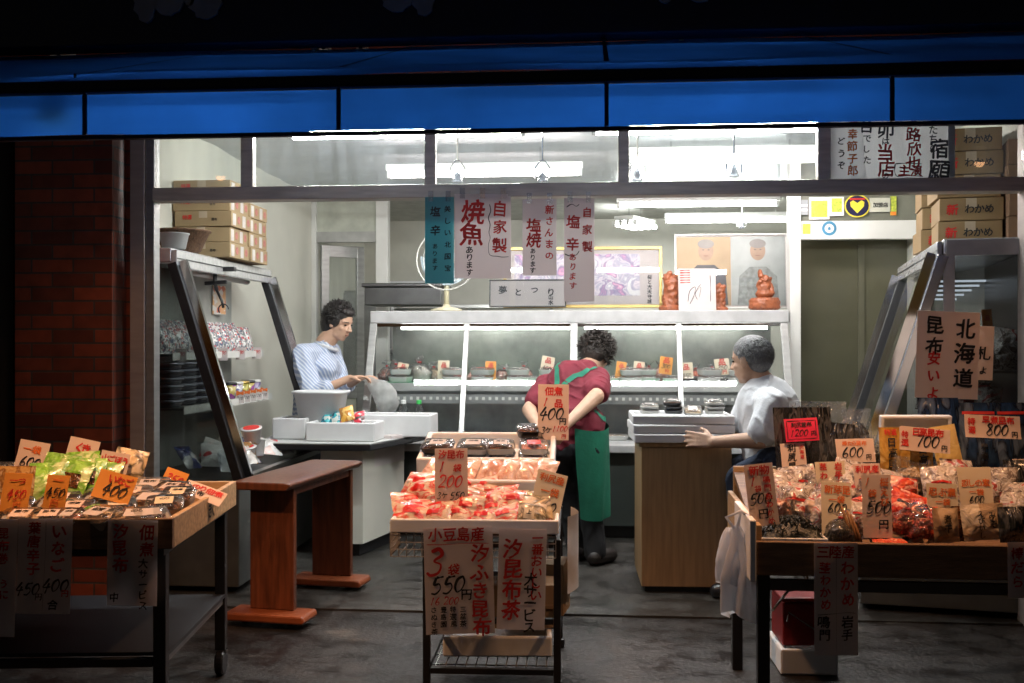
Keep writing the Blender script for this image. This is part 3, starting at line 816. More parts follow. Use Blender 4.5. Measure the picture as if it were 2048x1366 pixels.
YG0, YG1 = 6.67, 6.99
def gl_pt(px):       # foot and head of a slanted divider from its head pixel
    x = at(px, 660, YG1).x
    return Vector((x, YG1, zt0 - .002)), Vector((x, YG0, zs + .024))
DIVS = [(748, .05), (934, .035), (1148, .05), (1357, .035)]
pts = []
for px, wd in DIVS:
    a_, b_ = gl_pt(px)
    S(MB().bar(a_, b_, wd, .03), "divider", ALU, .003)
    pts.append((a_, b_))
xe = SX1 - .03
S(MB().bar((xe, YG1, zt0 - .002), (xe, YG0, zs + .024), .05, .03), "divider", ALU, .003)
pts.append((Vector((xe, YG1, zt0)), Vector((xe, YG0, zs + .024))))
for (a0, b0), (a1, b1) in zip(pts, pts[1:]):
    S(MB().add([(a0.x + .02, a0.y, a0.z), (a1.x - .02, a1.y, a1.z), (b1.x - .02, b1.y, b1.z), (b0.x + .02, b0.y, b0.z)], [(0, 1, 2, 3)]), "door_glass", glassy("fogged_glass", (.95, .97, .97), .9, .03, .06, (.62, .67, .72), streak=True))
    S(MB().bar((a0.x + .02, a0.y - .004, a0.z - .012), (a1.x - .02, a1.y - .004, a1.z - .012), .02, .02), "door_rail", CHROME)
zsh = at(1240, 768, 7.05).z
S(MB().bx(SX0 + .03, SX1 - .03, 7.03, 7.69, zsh - .018, zsh), "shelf", mat("shelf_steel"))
S(MB().bx(SX0 + .03, SX1 - .03, 7.015, 7.029, zsh - .05, zsh + .004), "shelf_edge", mat("grey_paint"))
S(MB().bx(SX0 + .05, SX1 - .75, 7.04, 7.65, zsh + .001, zsh + .006), "green_mat", mat("green_mat", (.01, .22, .08), .6))
r_ = MB()
for i in range(58):
    x = SX0 + .1 + i * .045
    r_.bx(x, x + .018, 6.9, 6.904, zsh - .105, zsh - .085)
S(r_, "perforated_rail", WHITEP)
S(MB().bx(SX0 + .03, SX1 - .03, 6.905, 6.92, zsh - .13, zsh - .07), "rail_back", mat("shelf_steel"))
lit = emit("case_lamp", (1, .97, .92), 22)
S(MB().tube([(SX0 + .18, 7.12, zt0 - .03), ((SX0 + SX1) / 2 - .05, 7.12, zt0 - .03)], .012, 8), "light_tube", lit)
S(MB().tube([((SX0 + SX1) / 2 + .05, 7.12, zt0 - .03), (SX1 - .12, 7.12, zt0 - .03)], .012, 8), "light_tube", lit)

# cream counter with black edged top, left of the passage
ctop = .70
cA, cB = at(724, 1122, 6.0), at(808, 1078, 6.62)
cx0 = lxb + .012
ct = empty("checkout_counter", "cream serving counter with a black edged white top", "counter", (cx0, 6.02, .012))
def C(mb, n, m, bev=0):
    mb.v = [(x - cx0, y - 6.02, z - .012) for x, y, z in mb.v]; return mb.build(n, m, ct, bev)
def ex(poly, z0, z1):
    n = len(poly)
    return MB().add([(x, y, z0) for x, y in poly] + [(x, y, z1) for x, y in poly],
        [tuple(range(n))[::-1], tuple(range(n, 2 * n))] + [(i, (i + 1) % n, (i + 1) % n + n, i + n) for i in range(n)])
foot = [(cx0 + .16, 6.02), (cA.x, 6.02), (cB.x, 6.62), (cx0 + .16, 6.62)]
C(ex(foot, .09, ctop - .045), "cabinet", CREAM)
C(ex([(cx0 + .18, 6.06), (cA.x - .03, 6.06), (cB.x - .03, 6.6), (cx0 + .18, 6.6)], .012, .088), "plinth", BLACKM)
top = [(at(545, 880, 5.9).x, 5.9), (at(740, 880, 5.9).x, 5.9), (at(765, 880, 6.05).x, 6.05), (at(860, 866, 6.64).x, 6.64), (at(560, 880, 6.64).x, 6.64)]
C(ex(top, ctop - .042, ctop - .004), "top_edge", BLACKP, .006)
C(ex([(x * .99 + (-1.6) * .01, y * .992 + .05) for x, y in top], ctop - .003, ctop + .002), "top", mat("white_laminate", (.66, .68, .66), .3))
C(ex([(cA.x + .003, 6.06), (cA.x + .006, 6.06), (cB.x + .006, 6.6), (cB.x + .003, 6.6)], ctop - .17, ctop - .05), "hanging_paper", PAPER)

# red brown trestle bench
nA, nB = az(543, 1243, .012), az(668, 1168, .012)
ax_ = (nB - nA); Lb = ax_.length; rzb = math.atan2(-ax_.x, ax_.y)
be = empty("wooden_bench", "red brown wooden bench table with two slab legs and flat feet", "bench", (nA.x, nA.y, .012), rzb)
ht = .64
for y in (0.02, Lb - .02):
    l_ = MB().bx(-.108, .108, y - .018, y + .018, .055, ht - .02).build("leg", REDWOOD, be, .004)
    MB().prism([(-.20, .03), (-.19, .016), (.19, .016), (.20, .03), (.19, .054), (-.19, .054)], y - .11, y + .05).build("foot", mat("bright_red_wood", (.23, .062, .022), .4, 0, .35, 6), be, .012)
    for x in (-.11, .11): MB().lathe([(.014, 0), (.016, .014)], 10, Matrix.Translation((x, y - .06, 0))).build("glide", BLACKP, be)
MB().prism([(-.13, ht - .02), (.13, ht - .02), (.150, ht + .0), (.150, ht + .012), (.12, ht + .016), (-.12, ht + .016), (-.150, ht + .012), (-.150, ht)], -.13, Lb + .03).build("top", REDWOOD, be, .006)
MB().bx(-.10, .10, .04, Lb - .04, ht - .06, ht - .022).build("stretcher", REDWOOD, be, .003)

# oak pedestal desk the man leans on
dA, dB = az(1283, 1185, .012), az(1462, 1185, .012)
ds = empty("oak_desk", "pale oak cabinet desk with trays stacked on its top", "desk", (dA.x, dA.y, .012), R(2))
dw = (dB - dA).length
MB().bx(0, dw, .0, .5, .03, .745).build("cabinet", OAK, ds, .004)
MB().bx(-.012, dw + .012, -.012, .52, .747, .772).build("top", OAK, ds, .006)
MB().bx(.02, dw - .02, .03, .48, 0, .028).build("plinth", BLACKM, ds)
zt_ = .784
def foam_tray(label, x0, x1, y0, y1, z0, z1, loc, rz, group=None, name="foam_box", wall=.02, m=FOAM):
    mb = MB()
    def rr(x0, x1, y0, y1): return [(x0, y0), (x1, y0), (x1, y1), (x0, y1)]
    o, i = rr(x0, x1, y0, y1), rr(x0 + wall, x1 - wall, y0 + wall, y1 - wall)
    zf = z0 + wall
    v = [(*p, z0) for p in o] + [(*p, z1) for p in o] + [(*p, z1) for p in i] + [(*p, zf) for p in i]
    f = [(3, 2, 1, 0)] + [(a, (a + 1) % 4, (a + 1) % 4 + 4, a + 4) for a in range(4)] + [(a + 4, (a + 1) % 4 + 4, (a + 1) % 4 + 8, a + 8) for a in range(4)] \
        + [(a + 8, (a + 1) % 4 + 8, (a + 1) % 4 + 12, a + 12) for a in range(4)] + [(12, 13, 14, 15)]
    mb.add(v, f)
    return tag(mb.build(name, m, bevel=min(.008, wall * .35), loc=loc, rot=(0, 0, rz)), label, "box", group)
q = [("top foam tray of the stack on the oak desk", 0), ("second foam tray from the top on the oak desk", 1), ("bottom foam tray of the stack on the oak desk", 2)]
fx0 = at(1264, 860, 5.25).x; fx1 = at(1470, 860, 5.25).x
for lab, i in q:
    z = zt_ + .094 - .047 * i
    foam_tray(lab, -(fx1 - fx0) / 2, (fx1 - fx0) / 2, -.2, .2, 0, .045, ((fx0 + fx1) / 2 + random.uniform(-.008, .008), 5.46 + random.uniform(-.01, .01), z), R(2 + random.uniform(-1, 1)), "foam trays on the oak desk")
ztop = zt_ + .139

def open_tray(mb, w_, d_, h, mi=0, T=None, fl=1.12):
    mb.lathe([(.5 * .86, 0), (.5 * .92, .004), (.5 * 1.0, h - .003), (.5 * 1.04, h), (.5 * 1.0, h + .001), (.5 * .9, .006), (.05, .006)], 28, T, mi, w_, d_, power=6)
def pack(name, label, cat, loc, rz, w_, d_, h, cont, tray=BLACKP, lab=None, labtxt=None, group=None, lean=0, lid=True):
    """shallow tray pack with contents, clear lid and a paper label"""
    t = empty(name, label, cat, loc, rz, group)
    t.rotation_euler = (lean, 0, rz)
    mb = MB(); open_tray(mb, w_, d_, h); mb.build("tray", tray, t, smooth=True)
    sd = random.random() * 90
    def fn(u, v):
        x, y = (u - .5) * .86, (v - .5) * .86
        e = max(0, 1 - (2 * abs(x)) ** 6) * max(0, 1 - (2 * abs(y)) ** 6)
        return (x * w_, y * d_, .006 + e * (h * .75 + .35 * h * noise.noise((x * w_ * 70 + sd, y * d_ * 70, sd))))
    MB().grid(fn, 12, 10).build("contents", cont, t, smooth=True)
    if lid:
        l = MB().lathe([(.5 * 1.04, h + .002), (.5 * .96, h + .012), (.5 * .9, h + .0145), (.02, h + .0145)], 28, None, 0, w_, d_, 6, cap=False).build("lid", LID, t, smooth=True)
        if lab:
            MB().bx(-w_ * .24, w_ * .24, -d_ * .3, d_ * .25, h + .0155, h + .0162).build("label_sticker", lab, t)
            if labtxt:
                ik = Ink(0); ik.text(labtxt, 0, d_ * .08, w_ * .17, 'h', 1)
                ik.mb.v = [(x, z, h + .017) for x, y, z in ik.mb.v]
                ik.mb.build("lettering", INKS, t)
    return t
DARKF = printed("dark_simmered_food", [(.03, .012, .006), (.09, .035, .012), (.16, .06, .02), (.02, .01, .006)], 60, .25, .4, 60, 'n')
SEAW = printed("kelp_food", [(.012, .014, .008), (.03, .035, .015), (.06, .05, .025), (.01, .01, .008)], 45, .3, .5, 50, 'n')
PINKF = printed("pink_food", [(.7, .25, .18), (.8, .45, .35), (.6, .15, .1), (.85, .6, .5)], 50, .3, .3, 50, 'n')
BEIGEF = printed("beige_food", [(.55, .38, .22), (.7, .55, .36), (.4, .25, .13), (.75, .62, .45)], 45, .35, .3, 50, 'n')
WHITEF = printed("pale_food", [(.7, .66, .58), (.8, .76, .7), (.6, .52, .42), (.75, .7, .6)], 40, .4, .3, 50, 'n')
REDF = printed("red_shrimp", [(.75, .06, .02), (.85, .14, .05), (.55, .03, .015), (.9, .3, .15)], 55, .35, .5, 60, 'n')
# packs on the desk's foam trays
for px, n_, cont, tr, lab in ((1300, 2, WHITEF, WHITEP, "white"), (1346, 3, DARKF, BLACKP, "black"), (1385, 1, BEIGEF, WHITEP, "tilted"), (1428, 3, WHITEF, WHITEP, "pale")):
    x = at(px, 830, 5.42).x
    for i in range(n_):
        pack("tray_pack", {"white": "white tray pack, %s of the leftmost pile on the desk trays", "black": "black tray pack, %s of the black pile on the desk trays", "tilted": "single tilted white pack between two piles on the desk%s", "pale": "pale tray pack, %s of the rightmost pile on the desk trays"}[lab] % (["bottom", "middle", "top"][i] if n_ == 3 else (["bottom", "top"][i] if n_ == 2 else "")),
             "food pack", (x + random.uniform(-.004, .004), 5.42, ztop + .001 + i * .0205), random.uniform(-.1, .1), .095, .12, .016, cont, tr, PAPER, None, "packs on the oak desk", lean=R(12) if n_ == 1 else 0)

# things on the checkout counter
zc = ctop + .003
for px0, px1, py0, py1, Y, lab, m_ in ((612, 750, 848, 884, 6.0, "lilac white foam box in front on the checkout counter", FOAM), (545, 612, 842, 882, 6.12, "small foam box at the left end of the checkout counter", FOAM), (700, 862, 826, 868, 6.32, "long white foam box at the back of the checkout counter", FOAM)):
    x0, x1 = at(px0, 860, Y).x, at(px1, 860, Y).x
    h = (py1 - py0) * mpp(px0, Y) * 1.05
    foam_tray(lab, -(x1 - x0) / 2, (x1 - x0) / 2, -.01, .24, 0, h, ((x0 + x1) / 2, Y, zc), R(-2), "foam boxes on the checkout counter", wall=.022)
x = at(640, 810, 6.25).x
t = tag(MB().lathe([(.10, 0), (.115, .01), (.155, .27), (.172, .275), (.172, .29), (.15, .29), (.11, .02), (.02, .02)], 32, None, 0, 1, .8, 4).build("white_tub", mat("white_plastic", (.74, .75, .76), .4, 0, .05), smooth=True, loc=(x, 6.28, zc)), "tall white plastic tub in front of the woman in stripes", "tub")
for i, (px, py, m_) in enumerate(((650, 838, 'teal'), (668, 834, 'teal'), (690, 834, 'red'), (712, 832, 'red'), (690, 822, 'or'))):
    Y = 6.1
    c = at(px, py, Y)
    mm = {'teal': printed("teal_packet", [(.02, .25, .32), (.05, .4, .45), (.6, .65, .6), (.02, .1, .15)], 40), 'red': printed("red_white_packet", [(.75, .05, .08), (.85, .82, .8), (.7, .6, .6), (.1, .05, .05)], 40), 'or': printed("orange_packet", [(.85, .45, .08), (.9, .6, .2), (.6, .25, .05)], 30)}[m_]
    def fn(u, v, w_=.085, d_=.11):
        e = (math.sin(math.pi * u) * math.sin(math.pi * v)) ** .5
        return ((u - .5) * w_, (v - .5) * d_, .02 * e + .004 * noise.noise((u * 9, v * 9, i)))
    o = MB().grid(fn, 10, 10).grid(lambda u, v: (fn(u, v)[0], fn(u, v)[1], -.3 * fn(u, v)[2]), 10, 10).build("snack_packet", mm, smooth=True, loc=(c.x, Y + .05, c.z - .02), rot=(R(50), random.uniform(-.3, .3), random.uniform(-.4, .4)))
    tag(o, ["teal packet leftmost in the front foam box on the counter", "teal packet beside the red ones in the front foam box", "red and white packet beside the teal ones in the foam box", "red and white packet at the right edge of the foam box", "orange packet on top of the packets in the foam box"][i], "packet", "packets in the counter foam box")
for px, capc, lab in ((807, (.7, .72, .7), "clear bottle with white cap on the checkout counter"), (838, (.05, .45, .1), "clear bottle with green cap on the checkout counter")):
    Y = 6.6; c = at(px, 866, Y)
    t = empty("bottle", lab, "bottle", (c.x, Y, zc), 0, "bottles on the counter")
    s = 1
    MB().lathe([(.03, 0), (.034, .01), (.034, .13), (.03, .15), (.013, .185), (.013, .195)], 18).build("body", LID, t, smooth=True)
    MB().lathe([(.0345, .05), (.0348, .052), (.0348, .1), (.0345, .102)], 18, cap=False).build("label", mat("bottle_label", (.6, .65, .6)), t)
    MB().lathe([(.016, .19), (.017, .192), (.017, .212), (.014, .216)], 16).build("cap", mat("cap_" + lab[22:27].strip(), capc, .35), t)
for i, (px, py) in enumerate(((770, 872), (800, 870), (786, 876))):
    c = az(px, py, zc)
    tag(MB().bx(-.05, .05, -.035, .035, 0, .008 + .006 * i).build("receipt_pad", PAPER if i != 1 else CREAMP, bevel=.002, loc=(c.x, c.y, zc), rot=(0, 0, .5 * i)), ["paper pad at the left of the three on the counter", "cream paper pad at the back of the counter", "thick paper pad nearest the front on the counter"][i], "paper pad", "paper pads on the counter")

# ------------------------------------------------------------------ things on top of the display counter
zt = zt1 + .002
YT = 7.12
f = empty("electric_fan", "cream electric fan with a round guard standing on the display counter", "fan", (at(893, 610, YT).x, YT, zt))
CR = mat("cream_plastic", (.62, .58, .40), .4)
MB().lathe([(.11, 0), (.11, .012), (.03, .03), (.02, .05)], 28).build("base", CR, f, smooth=True)
MB().tube([(0, 0, .03), (0, .01, .3)], .018, 12).build("stem", CR, f, smooth=True)
hc = .36
MB().ell((0, .05, hc), (.05, .075, .05)).build("motor", CR, f, smooth=True)
gd = MB()
for rr in (.21, .16, .11, .06):
    gd.tube([(rr * math.cos(2 * math.pi * i / 36), -.06 + .05 * (rr / .21) ** 2, hc + rr * math.sin(2 * math.pi * i / 36)) for i in range(37)], .003 if rr < .2 else .006, 6)
for i in range(28):
    a = 2 * math.pi * i / 28
    gd.tube([(.03 * math.cos(a), -.062, hc + .03 * math.sin(a)), (.21 * math.cos(a), -.01, hc + .21 * math.sin(a))], .0015, 5)
gd.build("guard", mat("guard_wire", (.5, .5, .46), .4, .4), f)
bl_ = MB()
for k in range(4):
    a = k * math.pi / 2 + .4
    bl_.grid(lambda u, v: ((.03 + .15 * u) * math.cos(a + (v - .5) * (.5 + .6 * u)), -.01 + .03 * (v - .5), hc + (.03 + .15 * u) * math.sin(a + (v - .5) * (.5 + .6 * u))), 6, 6)
bl_.build("blades", mat("fan_blade", (.45, .55, .6), .3), f, smooth=True)
def framed(name, label, cat, px0, px1, py0, py1, Y, fr, fw, lean=R(6), glass=True, paper=None):
    x0, x1 = at(px0, py1, Y), at(px1, py1, Y)
    W = x1.x - x0.x; H = (py1 - py0) * mpp((px0 + px1) / 2, Y)
    t = empty(name, label, cat, ((x0.x + x1.x) / 2, Y, x0.z)); t.rotation_euler = (-lean, 0, 0)
    h = W / 2
    MB().bx(-h, h, 0, .02, 0, fw).bx(-h, h, 0, .02, H - fw, H).bx(-h, -h + fw, 0, .02, fw, H - fw).bx(h - fw, h, 0, .02, fw, H - fw).build("frame", fr, t, .002)
    MB().bx(-h + fw, h - fw, .012, .018, fw, H - fw).build("backing", paper or PAPER, t)
    if glass: MB().bx(-h + fw, h - fw, .003, .005, fw, H - fw).build("glass", glassy("picture_glass", (.97, .97, .97), 1.0, .01), t)
    return t, W, H
GOLD = mat("gold_frame", (.42, .30, .10), .35, .5)
t, W, H = framed("framed_print", "gold framed print of pink blossom beside a castle lake behind the paper signs", "picture", 1006, 1325, 492, 616, 7.28, GOLD, .022)
BLOS = printed("blossom_print", [(.78, .76, .78), (.75, .35, .55), (.30, .25, .42), (.80, .72, .76), (.45, .42, .55), (.82, .80, .8)], 9, .5, 0, 5, 'n')
MB().bx(-W * .43, W * .36, .008, .011, H * .2, H * .88).build("print", BLOS, t)
ik = Ink(.0075); ik.text("桜と大天守城", W * .42, H * .50, H * .075, 'v', 1); ik.text("春の城下町", -W * .05, H * .13, H * .05, 'h', 1); ik.mb.build("lettering", INKS, t)
t, W, H = framed("framed_calligraphy", "white calligraphy panel in a thin dark frame under the paper signs", "picture", 978, 1132, 558, 614, 7.16, mat("dark_frame", (.03, .03, .03), .4), .008)
ik = Ink(.008)
for i, ch in enumerate("夢とつり"): ik.text(ch, -W * .33 + i * W * .21, H * (.62 - .08 * (i % 2)), H * .3, 'v', 1)
ik.text("山水", W * .3, H * .35, H * .18, 'v', 1); ik.mb.build("lettering", INKS, t)
t, W, H = framed("photo_frame", "wide white frame with two formal portraits leaning on the display counter", "picture", 1350, 1577, 465, 617, 7.35, WHITEP, .012)
MB().bx(-W * .48, 0, .0085, .011, H * .04, H * .96).build("print", mat("tan_print", (.55, .40, .24), .5, 0, .15, 4), t)
MB().bx(.002, W * .48, .0085, .011, H * .04, H * .96).build("print", mat("grey_print", (.52, .56, .54), .5, 0, .2, 6), t)
def sil(cx, s, m, z0):
    return MB().prism([(cx - .30 * s, z0), (cx - .27 * s, z0 + .42 * s), (cx - .12 * s, z0 + .56 * s), (cx + .12 * s, z0 + .56 * s), (cx + .27 * s, z0 + .42 * s), (cx + .30 * s, z0)], .0065, .008), m
s_ = H * .95
mb, m_ = sil(-W * .22, s_, None, H * .05); mb.build("portrait_jacket", mat("print_dark", (.11, .11, .12), .5), t)
mb, m_ = sil(W * .24, s_ * .95, None, H * .05); mb.build("portrait_jacket", mat("print_grey", (.33, .36, .34), .5, 0, .4, 30), t)
def oval(cx, cz, rx, rz_, y, n, m):
    MB().prism([(cx + rx * math.cos(2 * math.pi * i / 20), cz + rz_ * math.sin(2 * math.pi * i / 20)) for i in range(20)], y, y + .001).build(n, m, t)
for cx in (-W * .22, W * .24):
    oval(cx, H * .77, H * .10, H * .13, .0058, "portrait_face", mat("print_skin", (.5, .34, .24), .5))
    for e_ in (-1, 1): MB().prism([(cx + e_ * H * .035 + H * .014 * math.cos(i * .785), H * .785 + H * .007 * math.sin(i * .785)) for i in range(8)], .0052, .0056).build("portrait_eye", mat("print_hair", (.12, .12, .12), .5), t)
    MB().bx(cx - H * .03, cx + H * .03, .0052, .0056, H * .70, H * .708).build("portrait_mouth", mat("print_lips", (.3, .12, .1), .5), t)
    oval(cx, H * .865, H * .108, H * .062, .0046, "portrait_hair", mat("print_hair_grey", (.30, .28, .26), .5))
t = sheet("autograph_board", "square white autograph board with a loose brush signature and red corner stamp", "board", 1395, 578, 75, 84, 7.1, [], PAPER, curl=.002, lean=R(-6),
          lines=[('k', .015, [(.25, .8), (.3, .55), (.45, .45), (.4, .7), (.3, .85), (.5, .5), (.6, .38)]), ('k', .012, [(.5, .75), (.45, .6), (.6, .45), (.55, .7)]), ('k', .02, [(.85, .15), (.86, .45), (.85, .8)])])
k_ = mpp(1395, 7.1)
ik = Ink(-.004); 
for i in range(6):
    ik.stroke([(-35 * k_ + .002, (80 - 5 * i) * k_), (-13 * k_, (80.5 - 5 * i) * k_)], .006 + .004 * random.random(), 0)
ik.mb.build("stamp", INKS, t)
CARVE = mat("carved_wood", (.26, .075, .028), .4, 0, .35, 20, .35, 70)
def carving(label, px0, px1, py0, py1, Y, build):
    c = at((px0 + px1) / 2, py1, Y); W = (px1 - px0) * mpp(px0, Y); H = (py1 - py0) * mpp(px0, Y)
    mb = MB(); build(mb, W, H)
    me = remesh(mb, .004, 2, lambda p: p + Vector((noise.noise(p * 45), noise.noise(p * 45 + Vector((9, 0, 0))), noise.noise(p * 45 + Vector((0, 9, 0))))) * .005)
    me.materials.append(CARVE)
    o = link("wood_carving", me, loc=(c.x, Y, zt))
    return tag(o, label, "carving", "wood carvings on the display counter")
def lump(seed):
    def f(mb, W, H):
        rn = random.Random(seed)
        mb.lathe([(W * .5, 0), (W * .52, H * .1), (W * .4, H * .14)], 16, None, 0, 1, .7)
        for i in range(16):
            z = H * (.1 + .8 * i / 16); a = i * 1.9
            r = W * .3 * (1 - .35 * i / 16)
            mb.cap((r * math.cos(a) * .7, r * math.sin(a) * .5, z), W * .2, (r * math.cos(a + 1) * .9, r * math.sin(a + 1) * .5, z + H * .12), W * .12)
        mb.cap((0, 0, 0), W * .3, (0, 0, H * .7), W * .25)
        for i in range(5):
            a = rn.uniform(-1, 1); mb.cap((W * .1 * a, 0, H * .7), W * .1, (W * .4 * a, -.01, H * (.85 + .1 * rn.random())), W * .05)
    return f
carving("knotted dark wood carving left of the autograph board", 1318, 1366, 540, 617, 7.18, lump(1))
carving("wood carving half hidden right of the autograph board", 1424, 1456, 563, 617, 7.2, lump(5))
def seated(mb, W, H):
    mb.lathe([(W * .42, 0), (W * .5, H * .06), (W * .5, H * .24), (W * .42, H * .3)], 24, None, 0, 1, .8)
    mb.ell((0, 0, H * .40), (W * .30, W * .26, H * .13)); mb.ell((-W * .02, 0, H * .56), (W * .23, W * .2, H * .16))
    mb.ell((W * .0, 0, H * .76), (W * .17, W * .16, H * .11)); mb.cap((-W * .12, -.01, H * .84), W * .1, (-W * .16, -.01, H * .95), W * .07)
    mb.cap((W * .2, 0, H * .6), W * .08, (W * .24, -.02, H * .42), W * .07); mb.cap((-W * .2, 0, H * .6), W * .08, (-W * .16, -.03, H * .7), W * .07)
    mb.cap((W * .12, 0, H * .7), W * .09, (W * .2, 0, H * .78), W * .05)
carving("carved seated wooden figure on a round base at the right", 1498, 1560, 535, 617, 7.12, seated)

REDL = mat('red_label', (.68, .02, .02), .35)
# ------------------------------------------------------------------ goods inside the display counter
zi = zsh + .007
def tied_bag(label, loc, w_, h, cont, tie=RED, name="tied_bag", group=None, cat="bag", tilt=0, rz=None, film=FILM):
    t = empty(name, label, cat, loc, rz if rz is not None else random.uniform(-1, 1), group)
    t.rotation_euler.x = tilt
    sd = random.random() * 99
    def wr(p, k): return Vector(p) + Vector((noise.noise(Vector(p) * 28 + Vector((sd, 0, 0))), noise.noise(Vector(p) * 28 + Vector((0, sd, 0))), noise.noise(Vector(p) * 28 + Vector((0, 0, sd))))) * k
    nk_ = random.uniform(.55, .8); mx_ = random.uniform(.8, 1.15)
    prof = [(.02, 0), (.44, .0), (.54, .12), (.52, .3), (.42 * mx_, .44), (.26 * mx_, .58), (.10, .68), (.06, .72), (.12, .78), (.2, .86), (.26, .70 + .3 * nk_)]
    def mk(pr, sx, k, cap):
        mb = MB().lathe([(r * w_, z * h) for r, z in pr], 22, None, 0, 1, .75, cap=cap)
        mb.v = [tuple(wr(p, k * w_)) for p in mb.v]
        mb.v = [(x, y, max(z, 0)) for x, y, z in mb.v]
        return mb
    c = mk([(r * .92, z * .9 + .01) for r, z in prof[:6]] + [(.05, .58)], 1, .10, True)
    c.build("contents", cont, t, smooth=True)
    mk(prof, 1, .19, False).build("film", film, t, smooth=True)
    MB().lathe([(.062 * w_, .69 * h), (.075 * w_, .70 * h), (.075 * w_, .735 * h), (.062 * w_, .745 * h)], 12).build("tie", tie, t)
    return t
for px, w_, h, cont, lab in ((790, .15, .17, PINKF, "tied bag of pink food at the left end of the display counter"), (838, .20, .19, WHITEF, "large tied bag of pale dumplings with red ties in the display counter"),
                            (945, .09, .12, PINKF, "small tied bag of orange food behind the first divider"), (1008, .14, .13, PINKF, "tied bag of salmon coloured food on the green mat"),
                            (1320, .12, .16, PINKF, "tied bag of pale food near the third divider"), (1275, .10, .12, REDF, "little bag of red food in the third window of the display counter")):
    c = at(px, 765, 7.22); tied_bag(lab, (c.x, 7.25, zi), w_, h, cont, group="tied bags in the display counter")
c = at(1068, 765, 7.22); pack("tray_pack", "flat clear tray pack on the green mat beside the bent woman", "food pack", (c.x, 7.22, zi), .2, .2, .16, .03, WHITEF, WHITEP)
for i, (px, cont, lab) in enumerate(((1232, BEIGEF, "beige"), (1300, WHITEF, "white"), (1345, PINKF, "pink"), (1375, BEIGEF, "tan"), (1412, WHITEF, "black and white"), (1448, WHITEF, "pale"))):
    c = at(px, 765, 7.15)
    pack("tray_pack", lab + " tray pack on the shelf of the display counter's right half", "food pack", (c.x, 7.18, zi), random.uniform(-.2, .2), .12, .14, .03, cont, [WHITEP, BLACKP][i % 2 if i > 2 else 0], PAPER, None, "packs in the display counter")
for px, dy, w_, h, cont, lab in ((768, .12, .13, .15, PINKF, "tied bag of pink food in the left back corner of the display counter"), (862, .15, .15, .14, BEIGEF, "tied bag of beige food behind the first price card"), (915, .05, .11, .10, REDF, "tied bag of orange red food left of the first divider"),
                             (975, .14, .15, .13, WHITEF, "pale tied bag at the back of the green mat"), (1045, .16, .14, .15, PINKF, "pink tied bag at the back beside the flat clear pack"), (1255, .16, .14, .14, BEIGEF, "beige tied bag right of the bent woman's head"), (1300, .18, .13, .15, PINKF, "pink tied bag at the back of the third window"), (1395, .16, .14, .13, REDF, "red tied bag behind the cream card in the last window"), (1430, .2, .13, .14, WHITEF, "white tied bag at the back of the last window"), (1520, .1, .12, .12, BEIGEF, "beige tied bag at the right end of the display counter")):
    c = at(px, 765, 7.22); tied_bag(lab, (c.x, 7.2 + dy, zi), w_, h, cont, group="tied bags in the display counter")
for i, (px, cont) in enumerate(((790, WHITEF), (850, BEIGEF), (1010, PINKF), (1225, BEIGEF), (1300, WHITEF), (1500, PINKF))):
    c = at(px, 890, 6.95); pack("tray_pack", ["white", "beige", "pink", "second beige", "second white", "second pink"][i] + " shallow tray on the lower deck of the display counter", "food pack", (c.x, 7.0, zs + .024), random.uniform(-.2, .2), .22, .16, .03, cont, WHITEP, group="trays on the lower deck")
for i, (px, dy, m_) in enumerate(((800, .0, WHITEF), (905, .0, PINKF), (965, -.02, BEIGEF), (1035, .0, WHITEF), (1100, .02, PINKF), (1262, -.02, WHITEF), (1290, .03, PINKF), (1420, .02, BEIGEF), (1480, -.02, WHITEF), (1515, .0, PINKF))):
    c = at(px, 765, 7.1)
    for j in range(2):
        pack("tray_pack", "%s white tray pack of the %s pile from the left in the display counter" % (["bottom", "top"][j], ["first", "second", "third", "fourth", "fifth", "sixth", "seventh", "eighth", "ninth", "tenth"][i]), "food pack", (c.x, 7.12 + dy, zi + .052 * j), random.uniform(-.3, .3), .15, .13, .035, m_, WHITEP, PAPER if i % 2 else REDL, None, "piled packs in the display counter")
for px, py, w_, h_, pap, tx, lab in ((1275, 742, 22, 42, CREAMP, '280', "cream price card between the two orange cards"), (980, 742, 22, 42, ORANGEP, '320', "orange price card behind the salmon bag"), (1500, 742, 24, 42, ORANGEP, '380', "orange price card at the far right of the display counter"), (800, 744, 22, 40, CREAMP, '250', "cream price card at the far left of the display counter"), (886, 743, 23, 48, CREAMP, '500', "cream price card left of the first divider"), (1090, 733, 26, 45, CREAMP, '400', "cream price card behind the bent woman's back"),
                               (1238, 743, 20, 44, ORANGEP, '350', "orange price card right of the bent woman's head"), (1330, 730, 26, 36, ORANGEP, '300', "orange price card left of the third divider"),
                               (1375, 748, 27, 50, CREAMP, '450', "cream price card just right of the third divider"), (1447, 733, 30, 34, CREAMP, '350', "tilted cream price card left of the man's head")):
    sheet("price_card", lab, "price card", px, py, w_, h_, 7.12, [("品", 'r', .5, .2, .5, 'h'), (tx, 'k', .5, .55, .36, 'h'), ("円", 'r', .6, .82, .3, 'h')], pap, roll=random.uniform(-.12, .2), lean=R(-8), group="price cards in the display counter")
